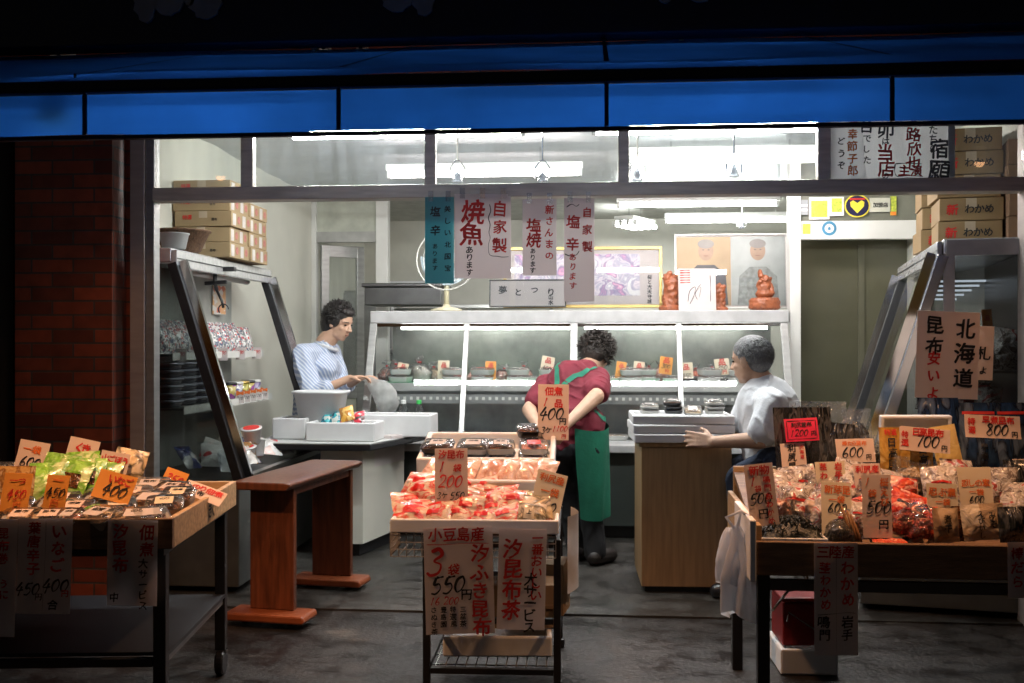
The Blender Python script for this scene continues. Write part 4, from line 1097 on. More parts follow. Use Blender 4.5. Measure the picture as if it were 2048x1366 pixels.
# ================================================================== PEOPLE
SKIN = mat("skin", (.60, .37, .255), .5, 0, .12, 14, .08, 90)
LIPS = mat("lips", (.36, .13, .10), .5)
EYEM = mat("eye_dark", (.02, .015, .012), .25)
HAIRB = mat("black_hair", (.014, .011, .010), .45, 0, .5, 60, .6, 120)
HAIRD = mat("dark_brown_hair", (.028, .021, .017), .5, 0, .5, 60, .6, 120)
HAIRG = printed("grey_hair", [(.10, .10, .105), (.17, .17, .175), (.12, .12, .125), (.22, .22, .22)], 130, .5, .6, 90, 'n', stretch=(1, 1, .3))
def pp(px, py, Y, dy=0): return at(px, py, Y) + Vector((0, dy, 0))
def hand(mb, wr, d, n, s=1.0, curl=.35, side=1, spread=.1):
    d = Vector(d).normalized(); n = Vector(n); n = (n - d * n.dot(d)).normalized(); u = d.cross(n) * side
    wr = Vector(wr)
    for i in range(4):
        o = (i - 1.5) * .019 * s
        mb.cap(wr + u * o * .7 + d * .012 * s, .015 * s, wr + u * o + d * .082 * s, .0125 * s, 8)
        L = (.068, .078, .074, .058)[i] * s
        p = wr + u * o + d * .085 * s; a = curl * .5 + .06 * i; dr = (d + u * (i - 1.5) * spread).normalized()
        for q, r0, r1 in ((.45, .0098, .009), (.31, .009, .0082), (.24, .0082, .007)):
            v = dr * math.cos(a) + n * math.sin(a)
            e = p + v * L * q; mb.cap(p, r0 * s, e, r1 * s, 8); p = e; a += curl
    p = wr + u * -.022 * s + d * .02 * s
    q = p + (d * .6 - u * .75 + n * .35).normalized() * .042 * s; mb.cap(p, .0145 * s, q, .0115 * s, 8)
    q2 = q + (d * .85 - u * .3 + n * .45).normalized() * .032 * s; mb.cap(q, .0112 * s, q2, .009 * s, 8)
def head(mb, c, fwd, up, s=1.0):
    """skull, jaw, nose, brow, lips, ears joined to the body mesh; returns a frame"""
    f = Vector(fwd).normalized(); up = Vector(up); up = (up - f * up.dot(f)).normalized(); r = f.cross(up)
    Mx = Matrix((r, f, up)).transposed()
    P = lambda x, y, z: Vector(c) + (r * x + f * y + up * z) * s
    mb.ell(P(0, -.012, .035), (.074 * s, .095 * s, .088 * s), rot=Mx)
    mb.ell(P(0, .022, -.035), (.058 * s, .066 * s, .078 * s), rot=Mx)
    mb.cap(P(-.03, .02, -.07), .028 * s, P(.03, .02, -.07), .028 * s)
    mb.ell(P(0, .055, -.092), (.024 * s, .02 * s, .018 * s), rot=Mx)
    mb.cap(P(0, .082, .012), .009 * s, P(0, .103, -.022), .0125 * s)
    for q in (-1, 1):
        mb.ell(P(q * .012, .094, -.026), (.009 * s, .01 * s, .008 * s), rot=Mx)
        mb.cap(P(q * .012, .080, .028), .008 * s, P(q * .048, .062, .026), .009 * s)
        mb.ell(P(q * .036, .055, -.02), (.022 * s, .022 * s, .018 * s), rot=Mx)
        mb.ell(P(q * .074, -.005, -.008), (.010 * s, .020 * s, .032 * s), rot=Mx)
    mb.cap(P(-.016, .079, -.054), .0075 * s, P(.016, .079, -.054), .0075 * s)
    mb.cap(P(-.014, .076, -.066), .0085 * s, P(.014, .076, -.066), .0085 * s)
    return P, Mx
def face_bits(P, Mx, par, s=1.0, off=Vector()):
    for q in (-1, 1):
        MB().ell(P(q * .032, .0745, .008) - off, (.013 * s, .006 * s, .0055 * s), rot=Mx).build("eye", EYEM, par, smooth=True)
        MB().cap(P(q * .018, .087, .030) - off, .0028 * s, P(q * .05, .07, .029) - off, .0022 * s, 8).build("eyebrow", HAIRB, par, smooth=True)
    MB().cap(P(-.017, .0855, -.059) - off, .0032 * s, P(.017, .0855, -.059) - off, .0032 * s, 8).build("mouth", LIPS, par, smooth=True)
def tufts(mb, P, n, shell, L, rad, keep, curl=.6, flow=None):
    for _ in range(n):
        a, b = random.uniform(0, 6.283), random.uniform(-.6, 1)
        q = math.sqrt(max(0, 1 - b * b))
        v = Vector((q * math.cos(a), q * math.sin(a), b))
        if not keep(v): continue
        p = [Vector((v.x * shell[0], v.y * shell[1] + shell[3], v.z * shell[2] + shell[4]))]
        d = (v * .5 + (flow(v) if flow else Vector((0, 0, 0))) + Vector((random.uniform(-1, 1), random.uniform(-1, 1), random.uniform(-1, 1))) * curl).normalized()
        for k in range(3):
            p.append(p[-1] + d * L / 3); d = (d + Vector((random.uniform(-1, 1), random.uniform(-1, 1), random.uniform(-1.2, .6))) * curl).normalized()
        mb.tube([P(*x) for x in p], [rad, rad * .8, rad * .5, rad * .15], 5)
def put(me, name, m, par, off):
    for v in me.vertices: v.co -= off
    me.materials.append(m); return link(name, me, par)
def folds(k, fq=16, z=5):
    def g(p):
        a = noise.noise(Vector((p.x * fq, p.y * fq, p.z * z))); r = ridged(Vector((p.x + p.z * .5, p.y, p.z * .7)), 11) ** 3 if ridged(Vector((p.x + p.z * .5, p.y, p.z * .7)), 11) > 0 else 0
        q = Vector((p.x * .01, -1, 0))
        return p + Vector((a, noise.noise(Vector((p.x * fq + 9, p.y * fq, p.z * z))), 0)) * k + q * r * .014
    return g

# ---- woman in the striped blouse behind the checkout counter, looking down at a bag
Y1 = 6.78
base = Vector((at(632, 700, Y1).x, Y1, .012))
o1 = empty("person", "woman with short black permed hair in a blue striped blouse holding open a clear bag", "person", base)
hc1 = pp(679, 646, Y1)
B = MB()
P1, M1 = head(B, hc1, (.90, -.38, -.34), (.28, -.1, 1), 1.0)
nk = pp(652, 679, Y1, .02); ch = pp(634, 735, Y1, .02); hp = pp(628, 850, Y1, .03)
B.cap(hc1 + Vector((-.03, .01, -.05)), .058, nk + Vector((-.01, 0, -.02)), .066)
sR, sL = pp(618, 709, Y1, -.16), pp(648, 705, Y1, .16)
B.cap(nk + Vector((-.01, 0, -.02)), .06, ch, .12); B.cap(ch, .125, hp, .13)
B.cap(sR, .06, sL, .06)
eR, wR_ = pp(645, 785, Y1, -.24), pp(716, 754, Y1, -.22)
B.cap(sR, .052, eR, .042); B.cap(eR, .040, wR_, .024)
eL, wL = pp(672, 778, Y1, .16), pp(722, 757, Y1, -.06)
B.cap(sL, .052, eL, .042); B.cap(eL, .040, wL, .024)
hand(B, wR_, (1, .15, .10), (.1, -.1, -1), .95, .5, 1)
hand(B, wL, (.9, -.45, .12), (.1, .2, -1), .95, .5, -1)
hL, hR2 = hp + Vector((.02, .09, -.05)), hp + Vector((-.02, -.09, -.05))
for h_, yy in ((hL, .1), (hR2, -.1)):
    kn = Vector((h_.x + .02, h_.y, .45)); an = Vector((h_.x - .01, h_.y, .10))
    B.cap(h_, .085, kn, .058); B.cap(kn, .055, an, .036); B.cap(an + Vector((-.03, 0, -.04)), .036, an + Vector((.12, 0, -.055)), .03)
put(remesh(B, .0062, 3), "body", SKIN, o1, base)
face_bits(P1, M1, o1, 1.0, base)
STR = bands("striped_cotton", (.68, .72, .79), (.34, .42, .60), 19, 'DIAGONAL', .75, 1.2, (.25, .5))
Bl = MB()
Bl.cap(nk + Vector((-.012, 0, -.045)), .072, ch, .142); Bl.cap(ch, .145, hp + Vector((0, 0, .0)), .155)
Bl.cap(ch + Vector((.05, -.05, 0)), .10, ch + Vector((.045, .07, -.02)), .10)
Bl.cap(sR, .076, sL, .076)
Bl.cap(sR, .074, eR * .92 + sR * .08, .066); Bl.cap(eR, .064, eR.lerp(wR_, .36), .058)
Bl.cap(sL, .074, eL, .066); Bl.cap(eL, .064, eL.lerp(wL, .35), .056)
put(remesh(Bl, .009, 3, folds(.012)), "blouse", STR, o1, base)
MB().tube([tuple(nk - base + Vector((.07 * math.cos(a), .065 * math.sin(a), -.045 + .028 * math.cos(a + 3.14)))) for a in [i * .3307 for i in range(20)]], .014, 8).build("collar", mat("white_cotton", (.7, .71, .74), .8), o1, smooth=True)
Tr = MB()
for h_ in (hL, hR2):
    kn = Vector((h_.x + .02, h_.y, .45)); an = Vector((h_.x - .01, h_.y, .12)); Tr.cap(h_, .105, kn, .078); Tr.cap(kn, .078, an, .06)
Tr.cap(hL, .11, hR2, .11)
put(remesh(Tr, .014, 3), "trousers", mat("dark_cloth", (.02, .02, .025), .8), o1, base)
H = MB()
hb = MB(); hb.ell(P1(0, -.03, .058), (.090, .106, .084), rot=M1); hb.ell(P1(0, -.06, -.01), (.084, .078, .098), rot=M1); hb.ell(P1(.062, -.012, .022), (.028, .055, .055), rot=M1); hb.ell(P1(-.062, -.012, .022), (.028, .055, .055), rot=M1); hb.ell(P1(0, .035, .088), (.060, .050, .036), rot=M1)
H.v, H.f, H.m = hb.v, hb.f, hb.m
tufts(H, P1, 900, (.086, .102, .10, -.022, .04), .030, .0055, lambda v: not (v.y > .45 and v.z < .42) and not (v.z < -.1 and v.y > -.05), .8)
H.v = [tuple(Vector(p) - base) for p in H.v]
H.build("hair", HAIRB, o1, smooth=True)
# bag in her hands
bg0 = wR_ + Vector((.09, .06, -.005))
def bagfn(u, v):
    a = 2 * math.pi * u
    e = pp(788, 826, Y1, -.1) - bg0
    wd = (.018 + .062 * math.sin(min(1, v * 1.25) * math.pi * .62) ** 1.1) * (1 if v < .9 else 1 - (v - .9) * 5.0)
    side = Vector((e.z, 0, -e.x)).normalized()
    c = e * v + Vector((.03, 0, .03)) * math.sin(math.pi * v)
    q = c + side * math.cos(a) * wd + Vector((0, 1, 0)) * math.sin(a) * wd * .45
    return q + Vector((noise.noise(q * 16), noise.noise(q * 16 + Vector((5, 0, 0))), noise.noise(q * 16 + Vector((0, 5, 0))))) * .012
tag(MB().grid(bagfn, 28, 20).build("plastic_bag", MILKY, smooth=True, loc=bg0), "milky clear plastic bag hanging from the hands of the striped woman", "plastic bag")

# ---- woman in the green apron, bent toward the display counter, seen from behind
Y2 = 5.95
base = Vector((at(1185, 1130, Y2).x, Y2, .012))
o2 = empty("person", "woman in maroon T-shirt and green apron bending over with hands behind her waist", "person", base)
hp = pp(1150, 868, Y2, .0); hpL, hpR = hp + Vector((-.07, 0, 0)), hp + Vector((.07, 0, 0))
ch = pp(1140, 770, Y2, .22); nk = pp(1172, 742, Y2, .38)
sL, sR = pp(1088, 778, Y2, .27), pp(1194, 762, Y2, .25)
hc2 = pp(1194, 712, Y2, .50)
B = MB()
P2, M2 = head(B, hc2, (.30, .78, -.52), (.25, .45, .85), 1.0)
B.cap(hc2 + Vector((-.02, -.04, -.04)), .055, nk, .06); B.cap(nk, .07, ch, .12); B.cap(ch, .125, hp + Vector((0, .03, .03)), .13)
B.cap(sL, .06, sR, .06); B.cap(hpL, .075, hpR, .075)
eL, wL = pp(1056, 822, Y2, .08), pp(1084, 856, Y2, -.17)
eR, wR_ = pp(1192, 792, Y2, -.04), pp(1132, 846, Y2, -.235)
B.cap(sL, .052, eL, .042); B.cap(eL, .042, wL, .026); B.cap(sR, .056, eR, .048); B.cap(eR, .046, wR_, .027)
hand(B, wL, (.75, -.1, -.4), (.6, .5, 0), .95, .5, 1); hand(B, wR_, (-.95, .08, -.2), (0, 1, -.2), .95, .5, 1)
ft = []
for h_, px, py, dy in ((hpL, 1152, 1112, .12), (hpR, 1188, 1128, .0)):
    an = pp(px, py, Y2, dy); an.z = .10; kn = h_.lerp(an, .5) + Vector((0, .05, 0))
    B.cap(h_, .070, kn, .055); B.cap(kn, .052, an, .036); ft.append((h_, kn, an))
    B.cap(an + Vector((0, -.03, -.03)), .038, an + Vector((.04, .13, -.05)), .03)
put(remesh(B, .0062, 3), "body", SKIN, o2, base)
face_bits(P2, M2, o2, 1.0, base)
MAR = mat("maroon_cotton", (.16, .012, .026), .85, 0, .25, 8, .2, 40)
Bl = MB()
Bl.cap(nk + Vector((-.01, -.03, -.02)), .085, ch, .14); Bl.cap(ch, .145, hp + Vector((0, .03, .03)), .14); Bl.cap(hpL + Vector((.01, .03, .06)), .118, hpR + Vector((-.01, .03, .06)), .118)
Bl.cap(sL, .08, sR, .08); Bl.cap(sL, .078, sL.lerp(eL, .62), .072); Bl.cap(sR, .082, sR.lerp(eR, .75), .078)
Bl.cap(hpL + Vector((.0, .02, -.05)), .118, hpR + Vector((-.0, .02, -.05)), .118)
put(remesh(Bl, .009, 3, folds(.014, 13)), "shirt", MAR, o2, base)
Tr = MB()
Tr.cap(hpL + Vector((0, 0, -.09)), .10, hpR + Vector((0, 0, -.09)), .10)
for h_, kn, an in ft: Tr.cap(h_ + Vector((0, 0, -.09)), .095, kn, .078); Tr.cap(kn, .078, an + Vector((0, 0, -.02)), .064)
put(remesh(Tr, .012, 3, folds(.012, 12)), "trousers", mat("black_cloth", (.010, .010, .012), .85), o2, base)
Sh = MB()
for h_, kn, an in ft: Sh.cap(an + Vector((0, -.035, -.045)), .045, an + Vector((.10, .08, -.055)), .04)
for i, (h_, kn, an) in enumerate(ft):
    q = MB().cap(an + Vector((0, -.035, -.042)), .047, an + Vector((.10, .08, -.05)), .04)
    put(remesh(q, .01, 2, lambda p: Vector((p.x, p.y, max(p.z, .013)))), "shoe", mat("brown_shoe", (.02, .014, .011), .5), o2, base)
GRN = mat("green_apron_cloth", (.012, .175, .105), .8, 0, .25, 7, .25, 50)
def shrink_strip(pts, wd, name, m, par, lift, src, th=.004):
    """cloth strip laid on the outside of the shirt along guide points (nearest surface)"""
    from mathutils.bvhtree import BVHTree
    bv = BVHTree.FromPolygons([v.co.copy() for v in src.vertices], [tuple(p.vertices) for p in src.polygons])
    mb = MB(); vs = []
    for i, p in enumerate(pts):
        q, nrm, _, _ = bv.find_nearest(p)
        t = (pts[min(i + 1, len(pts) - 1)] - pts[max(i - 1, 0)]).normalized(); sd = t.cross(nrm).normalized()
        for k in (-1, -.33, .33, 1):
            q2, n2, _, _ = bv.find_nearest(q + sd * wd * .5 * k); vs.append(q2 + n2 * lift)
    fs = [(i * 4 + k, i * 4 + k + 1, i * 4 + k + 5, i * 4 + k + 4) for i in range(len(pts) - 1) for k in range(3)]
    mb.add(vs, fs)
    return mb.build(name, m, par, smooth=True)
bpy.context.view_layer.update()
shirt2 = [c for c in o2.children if c.name.startswith("shirt")][0].data
def L3(a, b, n=14): return [a.lerp(b, i / n) for i in range(n + 1)]
def q2(px, py, dy): return pp(px, py, Y2, dy) - base
mid = q2(1112, 775, .05)
shrink_strip(L3(q2(1118, 732, .2), mid) + L3(mid, q2(1108, 850, -.15)), .032, "apron_strap", GRN, o2, .005, shirt2)
shrink_strip(L3(q2(1192, 732, .2), q2(1116, 778, .03)) , .032, "apron_strap", GRN, o2, .007, shirt2)
shrink_strip(L3(q2(1062, 850, -.05), q2(1215, 836, .0), 24), .03, "apron_strap", GRN, o2, .006, shirt2)
def skirt(u, v):
    a = -1.55 + 2.4 * u           # wraps from the back right around to the front right
    c = hp.lerp((ft[0][1] + ft[1][1]) / 2, v * .8)
    rx, ry = .196 - .02 * v, .175 + .02 * v
    z = hp.z + .045 - v * .52
    x = c.x + rx * math.cos(a) + .01 * math.sin(a * 9 + v * 3) * v; y = c.y + .03 + ry * math.sin(a)
    return Vector((x, y, z + .02 * math.sin(a * 2))) - base
MB().grid(skirt, 30, 14).grid(lambda u, v: skirt(1 - u, v) * 1.0 + Vector((-.003, 0, 0)), 30, 14).build("apron_skirt", GRN, o2, smooth=True)
H = MB()
H.ell(P2(0, -.025, .045), (.088, .104, .088), rot=M2); H.ell(P2(0, -.06, -.005), (.084, .07, .085), rot=M2)
tufts(H, P2, 1000, (.09, .106, .10, -.022, .032), .05, .0055, lambda v: not (v.y > .55 and v.z < .3), .85)
H.v = [tuple(Vector(p) - base) for p in H.v]
H.build("hair", HAIRD, o2, smooth=True)

# ---- man in the white T-shirt seated by the oak desk
Y3 = 5.32
base = Vector((at(1540, 1100, Y3).x, Y3 - .02, .012))
o3 = empty("person", "grey haired man in a white T-shirt seated with one arm round the foam trays", "person", base)
hc3 = pp(1499, 722, Y3)
B = MB()
P3, M3 = head(B, hc3, (-.80, .58, -.16), (-.08, .05, 1), 1.0)
nk = pp(1522, 765, Y3); ch = pp(1534, 812, Y3); hp = pp(1545, 925, Y3, -.02)
B.cap(hc3 + Vector((.03, 0, -.05)), .057, nk, .062); B.cap(nk, .07, ch, .125); B.cap(ch, .13, hp, .14)
sN, sF = pp(1532, 806, Y3, -.18), pp(1520, 800, Y3, .18)      # near (left) and far shoulder
B.cap(sN, .062, sF, .062)
eN, wN = pp(1508, 872, Y3, -.21), pp(1420, 878, Y3, -.16)
B.cap(sN, .055, eN, .046); B.cap(eN, .045, wN, .029)
hand(B, wN, (-1, .22, .12), (.1, 1, -.25), 1.0, .3, 1)
eF, wF = pp(1492, 868, Y3, .28), pp(1478, 872, Y3, .3)
B.cap(sF, .055, eF, .046); B.cap(eF, .045, wF + Vector((-.1, 0, 0)), .029); hand(B, wF + Vector((-.1, 0, 0)), (-1, 0, .1), (0, 0, -1), 1, .4, -1)
lg = []
for dy in (-.10, .10):
    h_ = hp + Vector((0, dy, -.01)); kn = pp(1478, 955, Y3, dy); an = Vector((kn.x + .03, kn.y, .10))
    B.cap(h_, .10, kn, .064); B.cap(kn, .06, an, .04); B.cap(an + Vector((.03, 0, -.04)), .036, an + Vector((-.14, 0, -.055)), .03); lg.append((h_, kn, an))
put(remesh(B, .0062, 3), "body", SKIN, o3, base)
face_bits(P3, M3, o3, 1.0, base)
Bl = MB()
Bl.cap(nk + Vector((.005, 0, -.03)), .085, ch, .155); Bl.cap(ch, .16, hp + Vector((.01, 0, .02)), .165); Bl.cap(sN, .085, sF, .085)
Bl.cap(sN, .085, sN.lerp(eN, .72), .082); Bl.cap(sF, .085, sF.lerp(eF, .7), .08)
put(remesh(Bl, .009, 3, folds(.016, 12)), "shirt", mat("white_cotton_shirt", (.80, .81, .84), .85, 0, .06, 8, .2, 50), o3, base)
Tr = MB()
for h_, kn, an in lg: Tr.cap(h_, .115, kn, .085); Tr.cap(kn, .083, an, .062)
Tr.cap(lg[0][0], .13, lg[1][0], .13)
put(remesh(Tr, .012, 3, folds(.01, 12)), "jeans", mat("dark_denim", (.018, .028, .055), .85, 0, .3, 20, .2, 80), o3, base)
for h_, kn, an in lg:
    q = MB().cap(an + Vector((.03, 0, -.045)), .045, an + Vector((-.15, 0, -.055)), .04)
    put(remesh(q, .01, 2, lambda p: Vector((p.x, p.y, max(p.z, .013)))), "shoe", BLACKP, o3, base)
H = MB()
H.ell(P3(0, -.022, .050), (.081, .098, .082), rot=M3); H.ell(P3(0, -.058, .0), (.077, .062, .07), rot=M3)
tufts(H, P3, 1900, (.080, .097, .09, -.02, .036), .026, .0026, lambda v: not (v.y > .5 and v.z < .5) and not (v.z < -.15 and v.y > .0), .15, lambda v: Vector((0, -.9, -.7)))
H.v = [tuple(Vector(p) - base) for p in H.v]
H.build("hair", HAIRG, o3, smooth=True)
st = empty("stool", "plain dark stool under the seated man", "stool", (hp.x, hp.y, .012))
zs_ = hp.z - .17
MB().lathe([(.15, zs_ - .05), (.165, zs_ - .04), (.165, zs_ - .008), (.15, zs_)], 24).build("seat", BLACKP, st, smooth=True)
for x in (-1, 1):
    for y in (-1, 1): MB().tube([(x * .10, y * .10, zs_ - .05), (x * .15, y * .15, 0)], .012, 8).build("leg", CHROME, st)
# ================================================================== STALLS AND GOODS
def pillow(label, loc, rot, w_, h, t_, m, cat="packet", group=None, name="food_packet", texts=(), crimp=.06, k=.006, film=False, base_z=True, plate=None):
    """sealed packet standing on its lower seam; x right, z up"""
    sd = random.random() * 99
    def fn(u, v, s):
        x, z = (u - .5) * w_, v * h
        e = (max(0, math.sin(math.pi * u)) ** .6) * (max(0, math.sin(math.pi * min(1, max(0, (v - crimp) / (1 - 2 * crimp))))) ** .6)
        y = -s * e * t_ / 2
        n_ = noise.noise((x * 30 + sd, z * 30, s)) + .5 * noise.noise((x * 70, z * 70 + sd, s))
        return (x * (1 - .08 * e) + .002 * noise.noise((z * 60, sd, 0)), y + k * n_ * (e * .8 + .25), z)
    mb = MB().grid(lambda u, v: fn(u, v, 1), 14, 14).grid(lambda u, v: fn(1 - u, v, -1), 14, 14)
    o = mb.build(name, m, smooth=True, loc=loc, rot=rot)
    tag(o, label, cat, group)
    if plate:
        c, u0, u1, v0, v1 = plate
        MB().grid(lambda u, v: (lambda p: (p[0], p[1] - .0022, p[2]))(fn(u0 + (u1 - u0) * u, v0 + (v1 - v0) * v, 1)), 8, 8).build("label_sticker", c, o, smooth=True)
    if texts:
        ik = Ink()
        for s, c, u, v, size, *d in texts:
            ik.text(s, (u - .5) * w_, v * h, size * w_, d[0] if d else 'v', IC[c], .6)
        ik.mb.v = [(x, fn(min(1, max(0, x / w_ + .5)), min(1, max(0, z / h)), 1)[1] - .005, z) for x, y, z in ik.mb.v]
        ik.mb.build("lettering", INKS, o)
    return o
def bagged(label, loc, rot, w_, h, t_, cont, group=None, **kw):
    """food inside a clear crinkled bag"""
    o = pillow(label, loc, rot, w_, h, t_, FILM, "bag", group, "clear_bag", k=.010, **kw)
    sd = random.random() * 99
    mb = MB().ell((0, 0, h * .40), (w_ * .40, t_ * .38, h * .36))
    mb.v = [tuple(Vector(p) + Vector((noise.noise(Vector(p) * 40 + Vector((sd, 0, 0))), noise.noise(Vector(p) * 40 + Vector((0, sd, 0))), noise.noise(Vector(p) * 40 + Vector((0, 0, sd))))) * .014) for p in mb.v]
    mb.build("contents", cont, o, smooth=True)
    return o
def packet_row(n): pass
# ---------------------------------------------------------------- middle cart
F = az(945, 1050, .65)
crx = F.x
cart = empty("display_cart", "narrow steel cart with wire basket and stepped trays in the middle of the shop front", "cart", (crx, F.y, 0), R(1.5))
lx0, lx1 = -.165, .30
CD = .74
for x in (lx0, lx1):
    for y in (.0, CD):
        MB().bx(x - .013, x + .013, y, y + .026, .04, .60).build("leg", BLACKM, cart, .003)
        MB().lathe([(.02, 0), (.022, .01), (.022, .034), (.014, .039)], 12, Matrix.Translation((x, y + .013, 0))).build("caster", BLACKP, cart)
for z in (.12, .30, .57):
    MB().bx(lx0 + .014, lx1 - .014, .002, .02, z, z + .02).build("rail", BLACKM, cart)
    MB().bx(lx0 + .014, lx1 - .014, CD + .004, CD + .022, z, z + .02).build("rail", BLACKM, cart)
    for x in (lx0, lx1): MB().bx(x - .008, x + .008, .027, CD - .001, z, z + .02).build("rail", BLACKM, cart)
wsh = MB()
for i in range(12): wsh.bar((lx0 + .03 + i * .036, .02, .142), (lx0 + .03 + i * .036, CD, .142), .004, .004)
for i in range(6): wsh.bar((lx0 + .014, .05 + i * .12, .139), (lx1 - .014, .05 + i * .12, .139), .004, .004)
wsh.build("wire_shelf", CHROME, cart)
MB().bx(lx0 + .02, lx1 - .02, .03, CD - .01, .605, .62).build("top_board", WOODD, cart)
wb = MB()
bx0, bx1, by0, by1 = -.29, .295, -.02, .20
for i in range(22):
    x = bx0 + (bx1 - bx0) * i / 21
    wb.bar((x, by0, .655), (x + (.0 if i else .0), by0 + .01, .54), .003, .003); wb.bar((x, by0 + .01, .54), (x, by1, .54), .003, .003)
for z in (.54, .565, .59, .615, .64): wb.bar((bx0, by0, z), (bx1, by0, z), .003, .003); wb.bar((bx0, by0, z), (bx0, by1, z), .003, .003)
for i in range(10): y = by0 + .022 * i; wb.bar((bx0, y, .655), (bx0, y, .54), .003, .003)
wb.tube([(bx0, by0, .657), (bx1, by0, .657), (bx1, by1, .657), (bx0, by1, .657), (bx0, by0, .657)], .004, 6)
wb.build("wire_basket", mat("white_wire", (.5, .46, .42), .4), cart)
M0 = Matrix.Translation((crx, F.y, 0)) @ Matrix.Rotation(R(1.5), 4, 'Z')
def cp(x, y, z): return M0 @ Vector((x, y, z))
GC = "foam boxes on the middle cart"
foam_tray("shallow foam box at the front of the middle cart full of red bags", -.29, .305, -.03, .25, 0, .05, cp(0, 0, .624), R(1.5), GC, wall=.014)
foam_tray("foam box in the middle step of the cart holding pink bread like packets", -.27, .29, 0, .19, 0, .115, cp(0, .22, .665), R(1.5), GC, wall=.022)
TB = foam_tray("topmost foam box at the back of the middle cart holding tray packs", -.265, .285, 0, .36, 0, .075, cp(0, .43, .765), R(1.5), GC, wall=.022)
TB.rotation_euler = (R(12), 0, R(1.5))
MB().bx(-.23, .24, .425, .73, .621, .76).build("riser", WOODD, cart, .004)
TM = Matrix.Translation(cp(0, .43, .765)) @ Euler((R(12), 0, R(1.5))).to_matrix().to_4x4()
MB().bx(-.02, .2, -.002, -.0005, .055, .085).build("label_sticker", mat("cream_strip", (.62, .5, .4), .6), bpy.data.objects["foam_box"]) if False else None
o = tag(MB().bx(-.11, .16, -.0, .003, 0, .035).build("label_strip", CREAMP, loc=cp(-.02, .214, .735), rot=(0, 0, R(1.5))), "long cream label strip with dark lettering on the middle foam box", "label")
ik = Ink(-.002); ik.text("かがやきこんぶ", -.02, .017, .03, 'h', 3, .5); ik.text("さぬきこだわり", .1, .014, .018, 'h', 1, .5); ik.mb.build("lettering", INKS, o)
SNACK = printed("red_white_snack_bag", [(.70, .04, .03), (.66, .05, .03), (.70, .54, .40), (.72, .58, .45), (.66, .03, .025), (.70, .52, .38)], 12, .28, .35, 22, 'n', stretch=(1, 1, 1.6))
REDTAG = mat("red_label", (.68, .02, .02), .35)
gi = "red and white kelp snack bags on the middle cart"
for r_, (y, n_, z) in enumerate(((.01, 5, .665), (.055, 5, .685), (.10, 5, .705), (.145, 4, .728), (.185, 4, .75))):
    for i in range(n_):
        x = -.245 + i * .092 + (.03 if r_ % 2 else 0) + random.uniform(-.012, .012)
        if x > .14: continue
        x = max(x, -.235)
        o = pillow("glossy red and white kelp snack bag in the heap on the middle cart", cp(x, y, z - .03 + random.uniform(-.006, .006)), (R(-48 + random.uniform(-10, 10)), random.uniform(-.35, .35), R(1.5) + random.uniform(-.45, .45)),
               .134, .112, .05, SNACK, "snack bag", gi, "snack_bag", k=.007, plate=(REDTAG, .32, .72, .42, .62))
for i in range(4):
    pillow("pale yellow packet in the right corner of the cart's front box", cp(.205 + .03 * (i % 2), .015 + .035 * i, .655 + .008 * i), (R(-40), random.uniform(-.2, .2), random.uniform(-.3, .3)), .10, .085, .035,
           printed("yellow_packet", [(.62, .42, .18), (.72, .55, .32), (.12, .10, .05), (.75, .62, .45)], 14, .3, .3, 25, 'n'), "packet", "pale yellow packets on the middle cart", plate=(CREAMP, .2, .6, .15, .6), texts=[("上", 'k', .4, .4, .2, 'h')] if i == 0 else ())
for i in range(7):
    x = -.20 + i * .072
    pillow("pink roll packet lying in the middle foam box of the cart", cp(x, .25, .765), (R(-52), random.uniform(-.2, .2), R(random.uniform(-25, -5))), .085, .13, .04,
           printed("pink_roll_packet", [(.72, .46, .34), (.80, .62, .50), (.62, .30, .20), (.82, .66, .55)], 9, .25, .3, 25, 'n'), "packet", "pink roll packets on the middle cart")
k_ = 0
for (px, py, Y, w_, d_, cont, tray, st_, tx, lab) in ((905, 898, 4.12, .135, .11, DARKF, BLACKP, 2, "昆布", "black tray pack, %s of the pile at the left of the cart's top box"), (977, 905, 4.10, .135, .12, SEAW, mat("silver_tray", (.45, .47, .5), .25, .3), 2, "佃煮", "silver rimmed pack, %s of the pile second from the left in the cart's top box"),
                      (1030, 912, 4.08, .12, .10, DARKF, WHITEP, 2, "海苔", "white tray pack, %s of the pile third from the left in the cart's top box"), (1095, 910, 4.08, .12, .10, PINKF, WHITEP, 2, None, "pink pack with red label, %s of the rightmost pile in the cart's top box")):
    p = at(px, py, Y)
    for i in range(st_):
        pack("tray_pack", lab % ("bottom", "top")[i], "food pack", TM @ Vector(((px - 1000) * .00205 + random.uniform(-.004, .004), .12, .023 + .042 * i)), R(2) + random.uniform(-.12, .12), w_ * .95, d_, .026, cont, tray, PAPER if tx else REDTAG, tx if i == st_ - 1 else None, "tray packs in the cart's top box", lean=R(12))
for i in range(3):
    p = at(1125 - 14 * i, 900 - 6 * i, 4.2)
    pack("tray_pack", ["dark tray pack at the right rim of the cart's top box", "dark tray pack in the back right of the cart's top box", "dark tray pack behind the price card in the top box"][i], "food pack", TM @ Vector((.205 - .02 * i, .24 + .02 * i, .023 + .03 * i)), .2, .09, .09, .028, DARKF, BLACKP, None, None, "tray packs in the cart's top box", lean=R(12))
